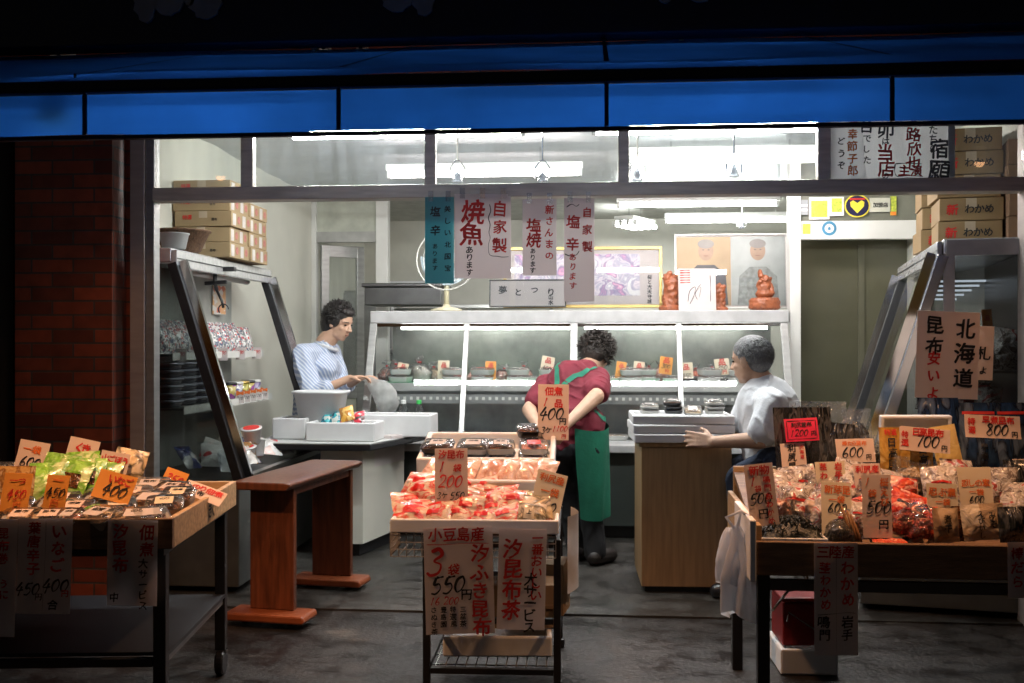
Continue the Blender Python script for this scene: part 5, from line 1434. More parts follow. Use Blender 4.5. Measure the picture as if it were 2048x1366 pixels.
# stored under the cart
foam_tray("white foam tray on the lowest wire shelf of the middle cart", -.2, .2, 0, .4, 0, .075, cp(.08, .12, .146), R(4), None, wall=.02)
for i, (x, y, z, w_, h, rz, lab) in enumerate(((.15, .22, .225, .30, .16, 6, "folded brown carton standing on the foam tray under the cart"), (.20, .42, .225, .24, .20, -8, "brown carton at the back right under the middle cart"))):
    tag(MB().bx(-w_ / 2, w_ / 2, 0, .16, 0, h).bx(-w_ / 2, w_ / 2, -.004, -.001, h * .45, h * .55).build("cardboard_box", CARTON, bevel=.004, loc=cp(x, y, z), rot=(0, 0, R(rz))), lab, "box", "cartons under the cart")
tag(MB().grid(lambda u, v: (.04 * math.sin(u * 3), .012 * math.sin(v * 9 + u * 4) + .25 * u, .30 * v), 10, 14).build("plastic_bag", mat("white_film", (.7, .7, .7), .35), smooth=True, loc=cp(.335, .36, .32)), "white plastic sheet hanging on the right side of the middle cart", "plastic sheet")
# price cards of the cart
PC = "price cards on the middle cart"
tall = sheet("price_card", "tall pink price card reading 400 yen at the back of the middle cart", "price card", 1106, 824, 62, 112, 4.32, [("佃煮", 'r', .5, .13, .30, 'h'), ("1", 'r', .25, .32, .3, 'h'), ("品", 'r', .66, .34, .3, 'h'), ("400", 'k', .45, .53, .42, 'h'), ("円", 'k', .80, .66, .24, 'h'), ("3ケ", 'k', .28, .83, .22, 'h'), ("1100", 'r', .72, .80, .20, 'h'), ("円", 'r', .84, .93, .16, 'h')], PINKP, roll=R(1), group=PC)
MB().bar((0, .004, .0), (0, .004, -.10), .008, .004).build("stick", mat("stick_wood", (.5, .36, .2), .6), tall)
sheet("price_card", "pink price card reading 200 and 550 yen on the red snack bags", "price card", 903, 952, 66, 110, 3.70, [("汐昆布", 'r', .5, .11, .28, 'h'), ("1", 'r', .22, .33, .34, 'h'), ("袋", 'r', .68, .36, .26, 'h'), ("200", 'r', .48, .60, .40, 'h'), ("3ケ", 'k', .22, .86, .2, 'h'), ("550", 'k', .68, .86, .24, 'h')], PINKP, roll=R(-1), group=PC)
sheet("price_card", "tilted orange cream card reading 450 yen at the right of the snack bags", "price card", 1082, 997, 62, 112, 3.72, [("利尻産", 'o', .5, .12, .28, 'h'), ("一袋", 'o', .52, .36, .30, 'h'), ("450", 'k', .48, .64, .40, 'h'), ("円", 'o', .7, .86, .22, 'h')], CREAMP, roll=R(14), lean=R(-8), group=PC)
HP = "hand lettered papers hanging on the stalls"
sheet("hanging_paper", "large hanging paper with a big red 3 and 550 yen on the middle cart", "paper sign", 921, 1161, 138, 216, 3.52,
      [("小豆島産", 'r', .47, .075, .21, 'h'), ("汐", 'r', .80, .25, .31), ("ふき昆布", 'r', .80, .43, .28, .95), ("3", 'r', .16, .33, .40, 'h'), ("袋", 'r', .42, .40, .17, 'h'), ("550", 'k', .34, .54, .27, 'h'), ("円", 'k', .60, .63, .17, 'h'), ("16 200", 'r', .28, .69, .12, 'h'),
       ("さぬき茶", 'k', .12, .77, .10), ("豊島園", 'k', .26, .77, .10), ("特選風", 'k', .40, .77, .10), ("三盆茶", 'k', .54, .77, .10)], PAPER, roll=R(-1.5), group=HP, lines=[('r', .012, [(.04, .16), (.3, .165), (.6, .158), (.95, .162)])])
sheet("hanging_paper", "hanging paper for kelp tea with black service strokes at the right of the middle cart", "paper sign", 1041, 1158, 96, 202, 3.515,
      [("一番おいしい", 'r', .80, .09, .25, .95), ("汐昆布茶", 'r', .29, .20, .43, .98), ("大サービス", 'k', .67, .50, .28, .88)], PAPER, roll=R(1.5), group=HP)

# ---------------------------------------------------------------- left stall
A = az(345, 1037, .75)
rzL = R(7.0)
ls = empty("market_stall", "wooden tray stall on a dark wheeled frame at the left with packs of simmered food", "stall", (A.x, A.y, 0), rzL)
ML = Matrix.Translation((A.x, A.y, 0)) @ Matrix.Rotation(rzL, 4, 'Z')
WL, DL = 1.35, .86
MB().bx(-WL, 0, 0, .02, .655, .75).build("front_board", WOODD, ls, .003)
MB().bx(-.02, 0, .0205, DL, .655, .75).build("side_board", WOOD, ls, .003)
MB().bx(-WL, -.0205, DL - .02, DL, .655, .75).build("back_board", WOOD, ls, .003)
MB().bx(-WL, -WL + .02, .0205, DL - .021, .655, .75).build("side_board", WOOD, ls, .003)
MB().bx(-WL + .021, -.021, .021, DL - .021, .66, .675).build("bottom_board", WOODD, ls)
ik = Ink(0); ik.text("きく", 0, 0, .06, 'h', 1); ik.mb.v = [(.0015, .47 + x, .70 + z) for x, y, z in ik.mb.v]; ik.mb.build("lettering", INKS, ls)
for x in (-.05, -WL + .05):
    for y in (.03, DL - .06):
        MB().bx(x - .02, x + .02, y, y + .04, .10, .654).build("leg", BLACKM, ls, .003)
        cst = MB().lathe([(.045, -.016), (.05, -.01), (.05, .01), (.045, .016)], 18, Matrix.Translation((x, y + .02, .05)) @ Matrix.Rotation(R(90), 4, 'Y')).build("caster", BLACKP, ls)
        MB().bx(x - .024, x + .024, y + .004, y + .036, .085, .099).build("fork", CHROME, cst)
    MB().bx(x - .012, x + .012, .071, DL - .061, .28, .305).build("rail", mat("worn_grey_rail", (.2, .2, .2), .4, .6), ls)
for y in (.03, DL - .045): MB().bx(-WL + .071, -.071, y, y + .025, .28, .305).build("rail", BLACKM, ls)
MB().bx(-WL + .03, -.03, .06, DL - .06, .306, .318).build("lower_shelf", mat("dark_shelf", (.02, .022, .027), .45), ls)
MB().bx(-WL + .03, -.03, .01, DL - .03, .632, .654).build("frame", BLACKM, ls)
def lp(px, py, Yl, z=None):                  # photo pixel on the stall's own depth Yl (local y)
    P0 = ML @ Vector((0, Yl, 0)); ux = ML.to_3x3() @ Vector((1, 0, 0))
    d = ray(px, py); n_ = ML.to_3x3() @ Vector((0, 1, 0))
    t = (P0.dot(n_)) / d.dot(n_) if False else ((P0 - Vector((0, 0, EYE))).dot(n_)) / d.dot(n_)
    return Vector((0, 0, EYE)) + d * t
GL = "packs on the left stall"
def lpack(px, py, yl, w_, d_, cont, tray, lab, sticker=None, tx=None, rz=0, lean=15, h=.036):
    p = lp(px, py, yl); z = .712 + .06 * yl / .86; q_ = ML.inverted() @ p; q_.x = min(q_.x, -.03 - w_ / 2); p = ML @ q_
    return pack("tray_pack", lab, "food pack", (p.x, p.y, z), rzL + rz, w_, d_, h, cont, tray, sticker, tx, GL, lean=R(lean))
AMB = printed("amber_food", [(.30, .12, .03), (.45, .22, .06), (.16, .06, .02), (.5, .3, .1)], 40, .3, .4, 50, 'n')
CLRT = mat("clear_tray", (.55, .52, .48), .2)
for a_ in ((340, 1012, .06, .11, .09, DARKF, CLRT, "brown pack with a label in the right front corner of the left stall", PAPER, None, .5), (275, 1022, .05, .15, .10, BEIGEF, CLRT, "pack of amber fish by the front edge of the left stall", PAPER, None, .1), (200, 1018, .07, .15, .11, BEIGEF, CLRT, "long fish pack at the front of the left stall with silver edge", PAPER, None, -.5),
           (235, 992, .2, .12, .10, SEAW, WHITEP, "white pack of black kelp right of the pink topped round pack", CREAMP, None, .3), (150, 1000, .16, .12, .11, PINKF, WHITEP, "pack with a wide pink paper label in the middle of the left stall", PINKP, "佃煮", 0), (100, 1025, .05, .12, .09, SEAW, BLACKP, "black kelp pack in front of the orange card on the left stall", PINKP, None, .1),
           (140, 1022, .05, .08, .09, PINKF, CLRT, "narrow pack beside the long fish pack", PAPER, None, -.1), (300, 980, .28, .13, .11, AMB, CLRT, "small pack behind the amber fish on the left stall", PAPER, None, -.2), (265, 968, .38, .13, .10, PINKF, WHITEP, "pack with salmon coloured label at mid depth of the left stall", PINKP, None, .1), (330, 985, .22, .12, .10, DARKF, CLRT, "small pack left of the white price card lying on the rim", CREAMP, None, .2),
           (45, 1022, .05, .13, .10, BEIGEF, CLRT, "small pack near the left edge of the photo on the left stall", PINKP, None, 0), (300, 957, .50, .14, .12, BEIGEF, CLRT, "beige pack near the back of the left stall", PAPER, None, .1), (345, 966, .45, .12, .10, PINKF, CLRT, "small pack beside the small orange card", PAPER, None, -.3), (210, 975, .34, .14, .11, AMB, CLRT, "amber pack in front of the green packets", CREAMP, None, 0),
           (120, 985, .28, .13, .11, AMB, CLRT, "glossy pack below the green packets", PINKP, None, .1), (20, 1000, .2, .14, .12, AMB, CLRT, "amber pack under the dark orange card at the far left", PAPER, None, 0), (385, 975, .36, .11, .10, DARKF, CLRT, "small pack along the right board of the left stall", CREAMP, None, 0)):
    lpack(*(a_[:9] + (a_[9] or ([None, '昆布', '佃煮', 'のり'][(a_[0] * 7 + a_[1]) % 4] if a_[8] else None),) + a_[10:]))
GREENP = printed("lime_green_packet", [(.20, .48, .04), (.30, .62, .08), (.14, .36, .03), (.55, .68, .3)], 12, .3, .35, 25, 'n')
for i, (px, py, yl, rz) in enumerate(((95, 985, .42, .3), (130, 980, .45, -.1), (165, 975, .48, .1), (185, 972, .52, -.2), (110, 965, .55, .1), (150, 960, .58, -.1), (75, 995, .36, .2))):
    p = lp(px, py, yl)
    pillow("lime green packet in the fan of green packets on the left stall", (p.x, p.y, p.z - .01), (R(-35), random.uniform(-.3, .3), rzL + rz), .13, .13, .03, GREENP, "packet", "lime green packets on the left stall", plate=(DARKF, .2, .8, .15, .55) if i in (1, 2, 4) else None)
p = lp(38, 935, .62)
foam_tray("large pale foam tub at the back left of the left stall", -.16, .16, 0, .2, 0, .09, (p.x, p.y, .70), rzL, None, wall=.015)
for i, (x, y) in enumerate(((-.10, .07), (.02, .10), (.10, .06))):
    q = Matrix.Translation((p.x, p.y, .70)) @ Matrix.Rotation(rzL, 4, 'Z') @ Vector((x, y, .02))
    bagged("clear bag of brown food standing in the foam tub on the left stall", q, (R(-15), 0, rzL), .11, .13, .06, BEIGEF, "clear bags in the foam tub")
p = lp(15, 985, .3)
pillow("amber bag standing at the left edge of the left stall", (p.x, p.y, .69), (R(-15), 0, rzL), .15, .19, .05, printed("amber_bag", [(.35, .16, .04), (.5, .3, .1), (.2, .08, .02), (.6, .45, .25)], 20, .25, .4, 25, 'n'), "packet")
p = lp(248, 945, .60)
pillow("yellow cream packet between the green packets and the small cards", (p.x, p.y, p.z - .03), (R(-20), .2, rzL), .12, .12, .04, printed("yellow_packet", []), "packet")
LC = "price cards on the left stall"
sheet("price_card", "pink price card reading 600 at the far left of the left stall", "price card", 56, 914, 60, 64, 3.6, [("一袋", 'o', .45, .26, .30, 'h'), ("600", 'k', .5, .66, .36, 'h')], PINKP, roll=R(10), group=LC)
sheet("price_card", "pink price card reading 350 behind the green packets", "price card", 155, 908, 62, 62, 3.7, [("くき", 'r', .5, .30, .36, 'h'), ("350", 'k', .46, .72, .34, 'h')], PINKP, roll=R(12), group=LC)
sheet("price_card", "small pink card in red brush letters right of the green packets", "price card", 222, 928, 58, 48, 3.6, [("山ごぼう", 'r', .5, .3, .26, 'h'), ("200", 'r', .45, .70, .3, 'h')], PINKP, roll=R(10), group=LC)
sheet("price_card", "narrow orange price card reading 450 yen at the front of the left stall", "price card", 106, 985, 46, 70, 3.12, [("一", 'o', .5, .15, .5, 'h'), ("450", 'k', .5, .52, .46, 'h'), ("円", 'o', .5, .82, .4, 'h')], ORANGEP, roll=R(4), lean=R(-6), group=LC)
sheet("price_card", "shaded orange price card reading 450 at the left edge of the photo", "price card", 26, 985, 56, 78, 3.10, [("一つ", 'r', .5, .2, .3, 'h'), ("450", 'r', .55, .55, .36, 'h'), ("円", 'o', .6, .82, .3, 'h')], ORANGEP, roll=R(2), lean=R(-6), group=LC)
sheet("price_card", "wide orange price card reading 400 in the middle of the left stall", "price card", 218, 972, 76, 58, 3.22, [("いなご", 'r', .6, .25, .24, 'h'), ("400", 'k', .55, .64, .34, 'h')], ORANGEP, roll=R(14), lean=R(-14), group=LC)
sheet("price_card", "small slanted orange price card near the back board of the left stall", "price card", 340, 958, 46, 40, 3.66, [("350", 'r', .5, .5, .42, 'h')], ORANGEP, roll=R(20), lean=R(-10), group=LC)
sheet("price_card", "pale card in red letters lying along the right board of the left stall", "price card", 398, 978, 84, 44, 3.50, [("のり佃煮", 'r', .55, .3, .22, 'h'), ("昆布", 'k', .35, .65, .2, 'h')], PINKP, roll=R(20), lean=R(-50), group=LC)
sheet("hanging_paper", "hanging paper cut off by the left edge of the photo", "paper sign", 8, 1156, 40, 236, lp(8, 1040, -.015).y, [("昆布巻", 'r', .3, .12, .6), ("うに", 'r', .4, .55, .5)], PAPER, roll=R(2), yaw=rzL - YAW, group=HP)
sheet("hanging_paper", "hanging paper reading 400 and 450 yen in two columns on the left stall", "paper sign", 86, 1132, 106, 190, lp(86, 1040, -.015).y, [("いなご", 'r', .76, .13, .30), ("葉唐辛子", 'r', .30, .10, .24), ("450", 'k', .22, .74, .24, 'h'), ("円", 'k', .42, .82, .14, 'h'), ("400", 'k', .73, .70, .26, 'h'), ("円", 'r', .9, .78, .14, 'h'), ("合", 'k', .68, .90, .2, 'h')], PAPER, roll=R(1.5), yaw=rzL - YAW, group=HP, lines=[('k', .006, [(.52, .02), (.52, .4), (.50, .98)])])
sheet("hanging_paper", "hanging paper for simmered kelp near the corner of the left stall", "paper sign", 263, 1126, 100, 172, lp(263, 1040, -.015).y, [("佃煮", 'r', .78, .14, .32), ("大サービス", 'k', .72, .50, .20), ("汐昆布", 'r', .25, .13, .32), ("中", 'k', .14, .9, .2, 'h')], PAPER, roll=R(1), yaw=rzL - YAW, group=HP)

# ---------------------------------------------------------------- right stall
Bc = az(1513, 1083, .65)
rs = empty("market_stall", "long dark wooden stall at the right heaped with bags of kelp and dried shrimp", "stall", (Bc.x, Bc.y, 0), R(-.5))
MR = Matrix.Translation((Bc.x, Bc.y, 0)) @ Matrix.Rotation(R(-.5), 4, 'Z')
WR, DR = 1.35, .80
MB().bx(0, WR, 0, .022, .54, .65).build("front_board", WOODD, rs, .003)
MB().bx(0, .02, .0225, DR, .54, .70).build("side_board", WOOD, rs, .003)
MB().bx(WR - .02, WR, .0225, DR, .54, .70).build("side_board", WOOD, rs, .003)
MB().bx(.021, WR - .021, DR - .02, DR, .54, .80).build("back_board", WOOD, rs, .003)
MB().add([(.021, .023, .60), (WR - .021, .023, .60), (WR - .021, DR - .021, .78), (.021, DR - .021, .78), (.021, .023, .58), (WR - .021, .023, .58), (WR - .021, DR - .021, .76), (.021, DR - .021, .76)],
         [(0, 1, 2, 3), (7, 6, 5, 4), (0, 4, 5, 1), (2, 6, 7, 3), (1, 5, 6, 2), (0, 3, 7, 4)]).build("display_board", WOODD, rs)
for x in (.03, WR - .03):
    for y in (.06, DR - .06): MB().bx(x - .02, x + .02, y - .02, y + .02, 0, .539).build("leg", BLACKM, rs, .003)
MB().bx(.051, WR - .051, .05, .075, .48, .515).build("rail", mat("grey_rail", (.13, .13, .13), .45, .4), rs)
MB().bx(-.022, -.002, -.01, .40, .52, .72).build("end_board", FOAM, rs, .003)
def slope(y): return .602 + .18 * max(0, y - .023) / .756
def rp(px, py, yl):
    n_ = MR.to_3x3() @ Vector((0, 1, 0)); P0 = MR @ Vector((0, yl, 0)); d = ray(px, py)
    return Vector((0, 0, EYE)) + d * (((P0 - Vector((0, 0, EYE))).dot(n_)) / d.dot(n_))
def rk(px, yl): return mpp(px, Bc.y + yl)
# back row of upright packs
KELP = printed("kelp_pack", [(.008, .008, .008), (.02, .022, .02), (.01, .011, .01), (.09, .09, .09), (.012, .012, .012)], 16, .2, .6, 30, 'n', stretch=(2.2, 1, .5))
GOLDP = printed("gold_pack", [(.55, .30, .05), (.68, .42, .10), (.42, .21, .03), (.75, .55, .2)], 6, .22, .35, 25, 'n')
BLUEP = printed("dark_blue_pack", [(.012, .03, .07), (.02, .05, .12), (.01, .015, .03), (.10, .14, .2)], 9, .22, .4, 25, 'n', stretch=(2, 1, .6))
SILV = printed("clear_silver_pack", [(.30, .29, .28), (.46, .44, .42), (.10, .10, .10), (.04, .04, .04), (.35, .28, .16), (.5, .5, .5)], 20, .15, .6, 30, 'n')
def rbag(px, py, wpx, hpx, yl, m, lab, group=None, roll=0):
    p = rp(px, py + hpx / 2, yl); k = rk(px, yl)
    return bagged(lab, (p.x, p.y, p.z), (R(-10), roll, YAW + random.uniform(-.12, .12)), wpx * k, hpx * k, .05, m, group)
def rpack(px, py, wpx, hpx, yl, m, lab, group=None, texts=(), lean=-10, roll=0, t_=.03, cat="packet", plate=None, name="food_packet"):
    p = rp(px, py + hpx / 2, yl); k = rk(px, yl)
    return pillow(lab, (p.x, p.y, p.z), (R(lean), roll, YAW + random.uniform(-.12, .12)), wpx * k, hpx * k, t_, m, cat, group, name, texts, plate=plate)
g = "upright kelp packs at the back of the right stall"
rpack(1612, 884, 120, 140, .62, KELP, "large clear pack of black kelp strips under the hot pink card", g)
rbag(1640, 862, 110, 120, .70, KELP, "tall shiny clear pack behind the black kelp pack", g)
rpack(1668, 905, 70, 120, .64, KELP, "narrow clear pack of kelp right of the hot pink card", g, roll=R(6))
rbag(1720, 872, 58, 110, .72, KELP, "clear pack with dark kelp behind the 600 yen card", g)
rpack(1783, 905, 44, 100, .56, GOLDP, "gold pack in black brush letters left of the 700 yen card", g, [("特選", 'r', .5, .90, .3, 'h'), ("日高昆布", 'k', .5, .70, .46)], -6)
rpack(1846, 930, 46, 100, .50, GOLDP, "gold pack in black brush letters below the 700 yen card", g, [("日高昆布", 'k', .5, .82, .46)], -6)
rpack(1908, 905, 50, 110, .58, GOLDP, "tilted gold pack right of the 700 yen card", g, roll=R(-10))
rbag(1745, 915, 40, 90, .66, KELP, "silver pack between the 600 yen card and the gold packs", g)
rpack(1812, 900, 40, 110, .66, GOLDP, "gold pack half hidden behind the 700 yen card", g)
rpack(1968, 880, 84, 150, .60, BLUEP, "dark blue kelp pack with red stripe below the 800 yen card", g, plate=(RED, .06, .94, .84, .88), texts=[("早煮昆布", 'k', .5, .4, .2)])
rpack(2035, 880, 70, 150, .60, BLUEP, "dark blue kelp pack at the right edge of the photo", g, plate=(RED, .06, .94, .84, .88))
rpack(1880, 840, 80, 90, .72, BLUEP, "dark blue pack standing behind the foam tray lid", g)
# filler in the middle
CLB = printed("crinkled_clear_bag", [(.30, .26, .22), (.62, .58, .54), (.16, .12, .10), (.72, .69, .66), (.45, .38, .32), (.76, .74, .72), (.5, .10, .08)], 17, .12, .7, 32, 'n')
g = "clear bags heaped in the middle of the right stall"
labs = "clear crinkled bag of pale dried food in the heap on the right stall"
for i, (px, py, yl, s) in enumerate(((1572, 985, .34, 1), (1606, 972, .40, 1), (1640, 990, .34, 1), (1590, 1010, .24, 1), (1622, 1015, .24, .9), (1560, 1015, .2, .9), (1650, 1022, .2, .9), (1705, 985, .34, 1), (1735, 1000, .28, .9), (1770, 980, .36, 1), (1690, 960, .44, 1), (1815, 955, .46, 1), (1925, 960, .44, 1), (1890, 975, .36, 1), (1860, 955, .48, .9), (1720, 1030, .16, .8))):
    p = rp(px, py + 38, yl)
    if i % 3 == 2: bagged(labs, (p.x, p.y, max(p.z, slope(yl))), (R(-25), random.uniform(-.3, .3), random.uniform(-.4, .4)), .13 * s, .15 * s, .07, [WHITEF, BEIGEF, PINKF][i % 3 if i < 9 else 1], g)
    else: pillow(labs, (p.x, p.y, max(p.z, slope(yl))), (R(-25), random.uniform(-.3, .3), random.uniform(-.4, .4)), .13 * s, .15 * s, .07, CLB, "bag", g, "clear_bag", k=.016, plate=(RED, .2, .75, .5, .56) if i % 2 else (PINKP, .25, .7, .3, .6))
# red dried shrimp bags
g = "red bags of dried shrimp on the right stall"
REDB = printed("red_film_bag", [(.72, .06, .03), (.82, .16, .08), (.55, .03, .02), (.85, .45, .35)], 14, .15, .6, 30, 'n')
for px, py, yl, w_, h in ((1812, 968, .34, .10, .08), (1800, 1000, .26, .11, .09), (1845, 1012, .22, .13, .08), (1815, 1040, .14, .12, .09), (1850, 1050, .10, .11, .09), (1795, 1018, .2, .09, .09), (1876, 1030, .14, .10, .09), (1722, 1010, .2, .06, .08)):
    p = rp(px, py + 28, yl)
    if py > 1035: tied_bag("tied clear bag of red dried shrimp near the front of the right stall", (p.x, p.y, max(p.z, slope(yl))), w_, h * 1.3, REDF, group=g)
    else: pillow("glossy red bag of dried shrimp in the heap on the right stall", (p.x, p.y, max(p.z, slope(yl))), (R(-30), random.uniform(-.4, .4), random.uniform(-.4, .4)), w_, h, .05, REDB, "bag", g, "red_bag", k=.012)
# black tray of red shrimp
p = rp(1782, 1078, .06); pack("tray_pack", "round edged black tray of red shrimp below the brown 500 yen card", "food pack", (p.x, p.y, .625), 0, .13, .08, .022, REDF, BLACKP, lid=False, lean=R(12))
# heap of seaweed on a white tray
p = rp(1582, 1072, .10)
tw = foam_tray("white foam tray under the heap of black seaweed", -.11, .11, -.05, .09, 0, .022, (p.x, p.y - .005, .632), 0, None, wall=.008)
sw = MB()
sw.grid(lambda u, v: ((u - .5) * .20, (v - .5) * .13, .058 * max(0, 1 - ((u - .5) * 2) ** 2) ** .7 * max(0, 1 - ((v - .5) * 2) ** 2) ** .7 + .008 * noise.noise((u * 14, v * 14, 0))), 24, 18)
for i in range(420):
    x, y = random.gauss(0, .045), random.gauss(.0, .03)
    z = .058 * max(0, 1 - (x / .1) ** 2) ** .7 * max(0, 1 - (y / .065) ** 2) ** .7
    a = random.uniform(0, 6.28); l = random.uniform(.012, .03)
    q = [Vector((x, y, z)), Vector((x + l * .5 * math.cos(a), y + l * .5 * math.sin(a), z + random.uniform(.002, .014))), Vector((x + l * math.cos(a), y + l * math.sin(a), z + random.uniform(-.006, .006)))]
    sw.tube([tuple(k) for k in q], [.0018, .0024, .0008], 4)
tag(sw.build("dried_seaweed", mat("black_seaweed", (.012, .016, .010), .35, 0, .5, 80, .3, 200), smooth=True, loc=(p.x, p.y + .015, .648)), "heap of loose black dried seaweed at the left front of the right stall", "seaweed")
p = rp(1685, 1076, .08)
tied_bag("tied clear bag of dark seaweed in front of the orange 600 yen card", (p.x, p.y + .02, .622), .12, .13, SEAW, film=FILM)
for px, h, lab in ((1716, 70, "thin brown burdock stick leaning beside the brown 500 yen card"), (1724, 62, "second thin brown stick leaning beside the brown 500 yen card"), (1706, 78, "dark thin stick crossing behind the clear seaweed bag")):
    p = rp(px, 1078, .07); k = rk(px, .07)
    tag(MB().tube([(0, 0, 0), (-.012, .02, h * k * .5), (-.03, .03, h * k)], [.006, .006, .004], 8).build("dried_stick", mat("dried_brown", (.30, .14, .05), .6), smooth=True, loc=(p.x, p.y, .625)), lab, "dried stick", "dried sticks on the right stall")
rpack(1894, 1050, 52, 68, .05, printed("brown_paper_pack", [(.55, .36, .2), (.66, .46, .28), (.45, .27, .14)], 8, .5, .2), "brown paper pack with two black characters at the front of the right stall", None, [("煮干", 'k', .5, .66, .34)], -8)
rpack(1930, 1048, 44, 70, .09, DARKF, "clear pack of dark dried fish right of the brown paper pack", None)
rpack(1972, 1044, 84, 72, .07, printed("parchment_pack", [(.60, .45, .30), (.72, .58, .42), (.5, .35, .22), (.78, .66, .5)], 9, .3, .4), "parchment coloured zip pack with two columns of black writing", None, [("みそ", 'k', .68, .66, .2), ("えびいし", 'k', .42, .72, .16)], -12, R(-4))
for i, (px, py, yl) in enumerate(((2030, 1050, .06), (2040, 1000, .2), (2010, 970, .34), (2042, 955, .4), (2036, 1020, .12))):
    rpack(px, py, 62, 70, yl, [KELP, CLB, CLB][i % 3], ["dark crinkled bag in the front right corner of the right stall", "silver crinkled bag at the right edge of the right stall", "clear bag right of the zip bag on the right stall", "dark bag at the right edge above the silver bag", "silver bag half hidden at the right front corner"][i], "dark crinkled bags at the right of the stall", t_=.06)
# white foam tray lid at the back
p = rp(1825, 880, .68); k = rk(1825, .68)
o = foam_tray("white foam tray standing on edge behind the gold packs", -70 * k, 70 * k, -.0, .11, 0, .03, (p.x, p.y, p.z - .01), YAW, None, wall=.012); o.rotation_euler = (R(98), 0, YAW)
o.location.z += .0
RC = "price cards on the right stall"
def rcard(lab, px, py, w_, h, yl, tx, pap, roll=0, lean=-6, **kw): return sheet("price_card", lab, "price card", px, py, w_, h, Bc.y + yl, tx, pap, roll=R(roll), lean=R(lean), group=RC, **kw)
rcard("hot pink price card reading 1200 yen on the kelp pack", 1606, 859, 66, 46, .54, [("利尻昆布", 'k', .5, .28, .16, 'h'), ("1200", 'k', .42, .64, .22, 'h'), ("円", 'k', .84, .68, .16, 'h')], HOTP, -3, lines=[('k', .02, [(.06, .10), (.5, .10), (.94, .12)]), ('k', .02, [(.94, .12), (.93, .5), (.94, .9)]), ('k', .02, [(.94, .9), (.5, .9), (.06, .9)]), ('k', .02, [(.06, .9), (.07, .5), (.06, .1)])])
rcard("narrow white card with a column of black brush writing on the kelp pack", 1592, 922, 50, 72, .52, [("利尻昆布", 'k', .42, .14, .34), ("北海道", 'r', .84, .12, .18)], PINKP, -2)
rcard("pink card reading 600 yen at the back of the right stall", 1713, 901, 76, 48, .52, [("棒たら昆布", 'o', .48, .2, .14, 'h'), ("600", 'k', .42, .58, .30, 'h'), ("円", 'k', .82, .78, .16, 'h')], PINKP, -1)
rcard("wide pink card reading 700 yen over the gold packs", 1851, 879, 102, 48, .46, [("日高昆布", 'r', .56, .18, .17, 'h'), ("特選", 'r', .10, .35, .15), ("700", 'k', .55, .55, .26, 'h'), ("円", 'k', .88, .80, .13, 'h')], PINKP, 5)
rcard("wide pink card reading 800 yen at the right over the dark blue packs", 1988, 853, 114, 46, .48, [("早煮昆布", 'r', .6, .2, .15, 'h'), ("特選", 'r', .12, .3, .14), ("800", 'k', .58, .62, .22, 'h'), ("円", 'k', .88, .82, .12, 'h')], PINKP, 2)
rcard("pink card reading 500 yen at the left end by the seaweed heap", 1531, 990, 58, 124, .08, [("新物", 'r', .5, .10, .36, 'h'), ("1", 'r', .26, .28, .34, 'h'), ("鳴門糸わかめ", 'r', .74, .26, .27), ("袋", 'r', .40, .40, .24, 'h'), ("500", 'k', .46, .56, .42, 'h'), ("円", 'k', .48, .80, .36, 'h')], PINKP, -6, 4)
rcard("cream card in red letters behind the clear bags", 1665, 950, 60, 54, .36, [("茎わかめ", 'r', .26, .18, .28), ("岩手産", 'r', .76, .18, .28)], CREAMP, -2)
rcard("white card in red letters left of the red shrimp bags", 1738, 952, 54, 50, .34, [("利尻産", 'r', .5, .22, .3, 'h'), ("一袋", 'r', .45, .6, .28, 'h')], PINKP, -2)
rcard("bright orange cream card reading 600 at the front of the right stall", 1674, 1020, 62, 112, .13, [("新芽昆", 'o', .52, .14, .30, 'h'), ("一袋", 'o', .5, .32, .26, 'h'), ("600", 'k', .52, .47, .34, 'h')], CREAMP, 4)
rcard("brown pink card reading 500 yen in front of the red shrimp bags", 1756, 1013, 58, 126, .08, [("1", 'o', .2, .12, .30, 'h'), ("桜えび", 'o', .76, .12, .32), ("袋", 'o', .34, .30, .30, 'h'), ("500", 'k', .56, .52, .46, 'h'), ("円", 'k', .70, .78, .36, 'h')], PINKP, 1, 0)
rcard("plain orange cream card above the brown paper pack", 1887, 995, 62, 56, .15, [("忍ぶ煮", 'o', .5, .3, .3, 'h'), ("一袋", 'o', .5, .66, .24, 'h')], CREAMP, 2)
rcard("orange cream card in a zip bag at the right of the right stall", 1955, 972, 66, 76, .24, [("忍しの素", 'o', .5, .42, .24, 'h'), ("一袋", 'o', .5, .66, .22, 'h'), ("600", 'k', .5, .86, .24, 'h')], CREAMP, 0)
rcard("tiny white card at the right edge of the photo by the blue packs", 2042, 938, 24, 40, .4, [("産", 'r', .4, .4, .7, 'h')], PINKP, 0)
rcard("little white card with red letters below the 700 yen card", 1897, 950, 26, 30, .42, [("ます", 'r', .5, .4, .4, 'h')], PINKP, -4)
sheet("hanging_paper", "long hanging paper with red and black columns on the front of the right stall", "paper sign", 1672, 1198, 88, 224, Bc.y - .012, [("三陸産", 'r', .48, .08, .30, 'h'), ("わかめ", 'r', .76, .22, .34), ("茎わかめ", 'r', .24, .22, .26), ("鳴門", 'k', .22, .70, .28), ("岩手", 'k', .74, .70, .28)], PAPER, roll=R(0), group=HP, lines=[('k', .012, [(.06, .64), (.4, .63), (.7, .62), (.96, .625)]), ('k', .006, [(.5, .02), (.5, .5), (.5, .98)])])
sheet("hanging_paper", "hanging paper cut off by the right edge of the photo", "paper sign", 2048, 1140, 66, 112, Bc.y - .012, [("棒だら", 'r', .28, .2, .4)], PAPER, group=HP)
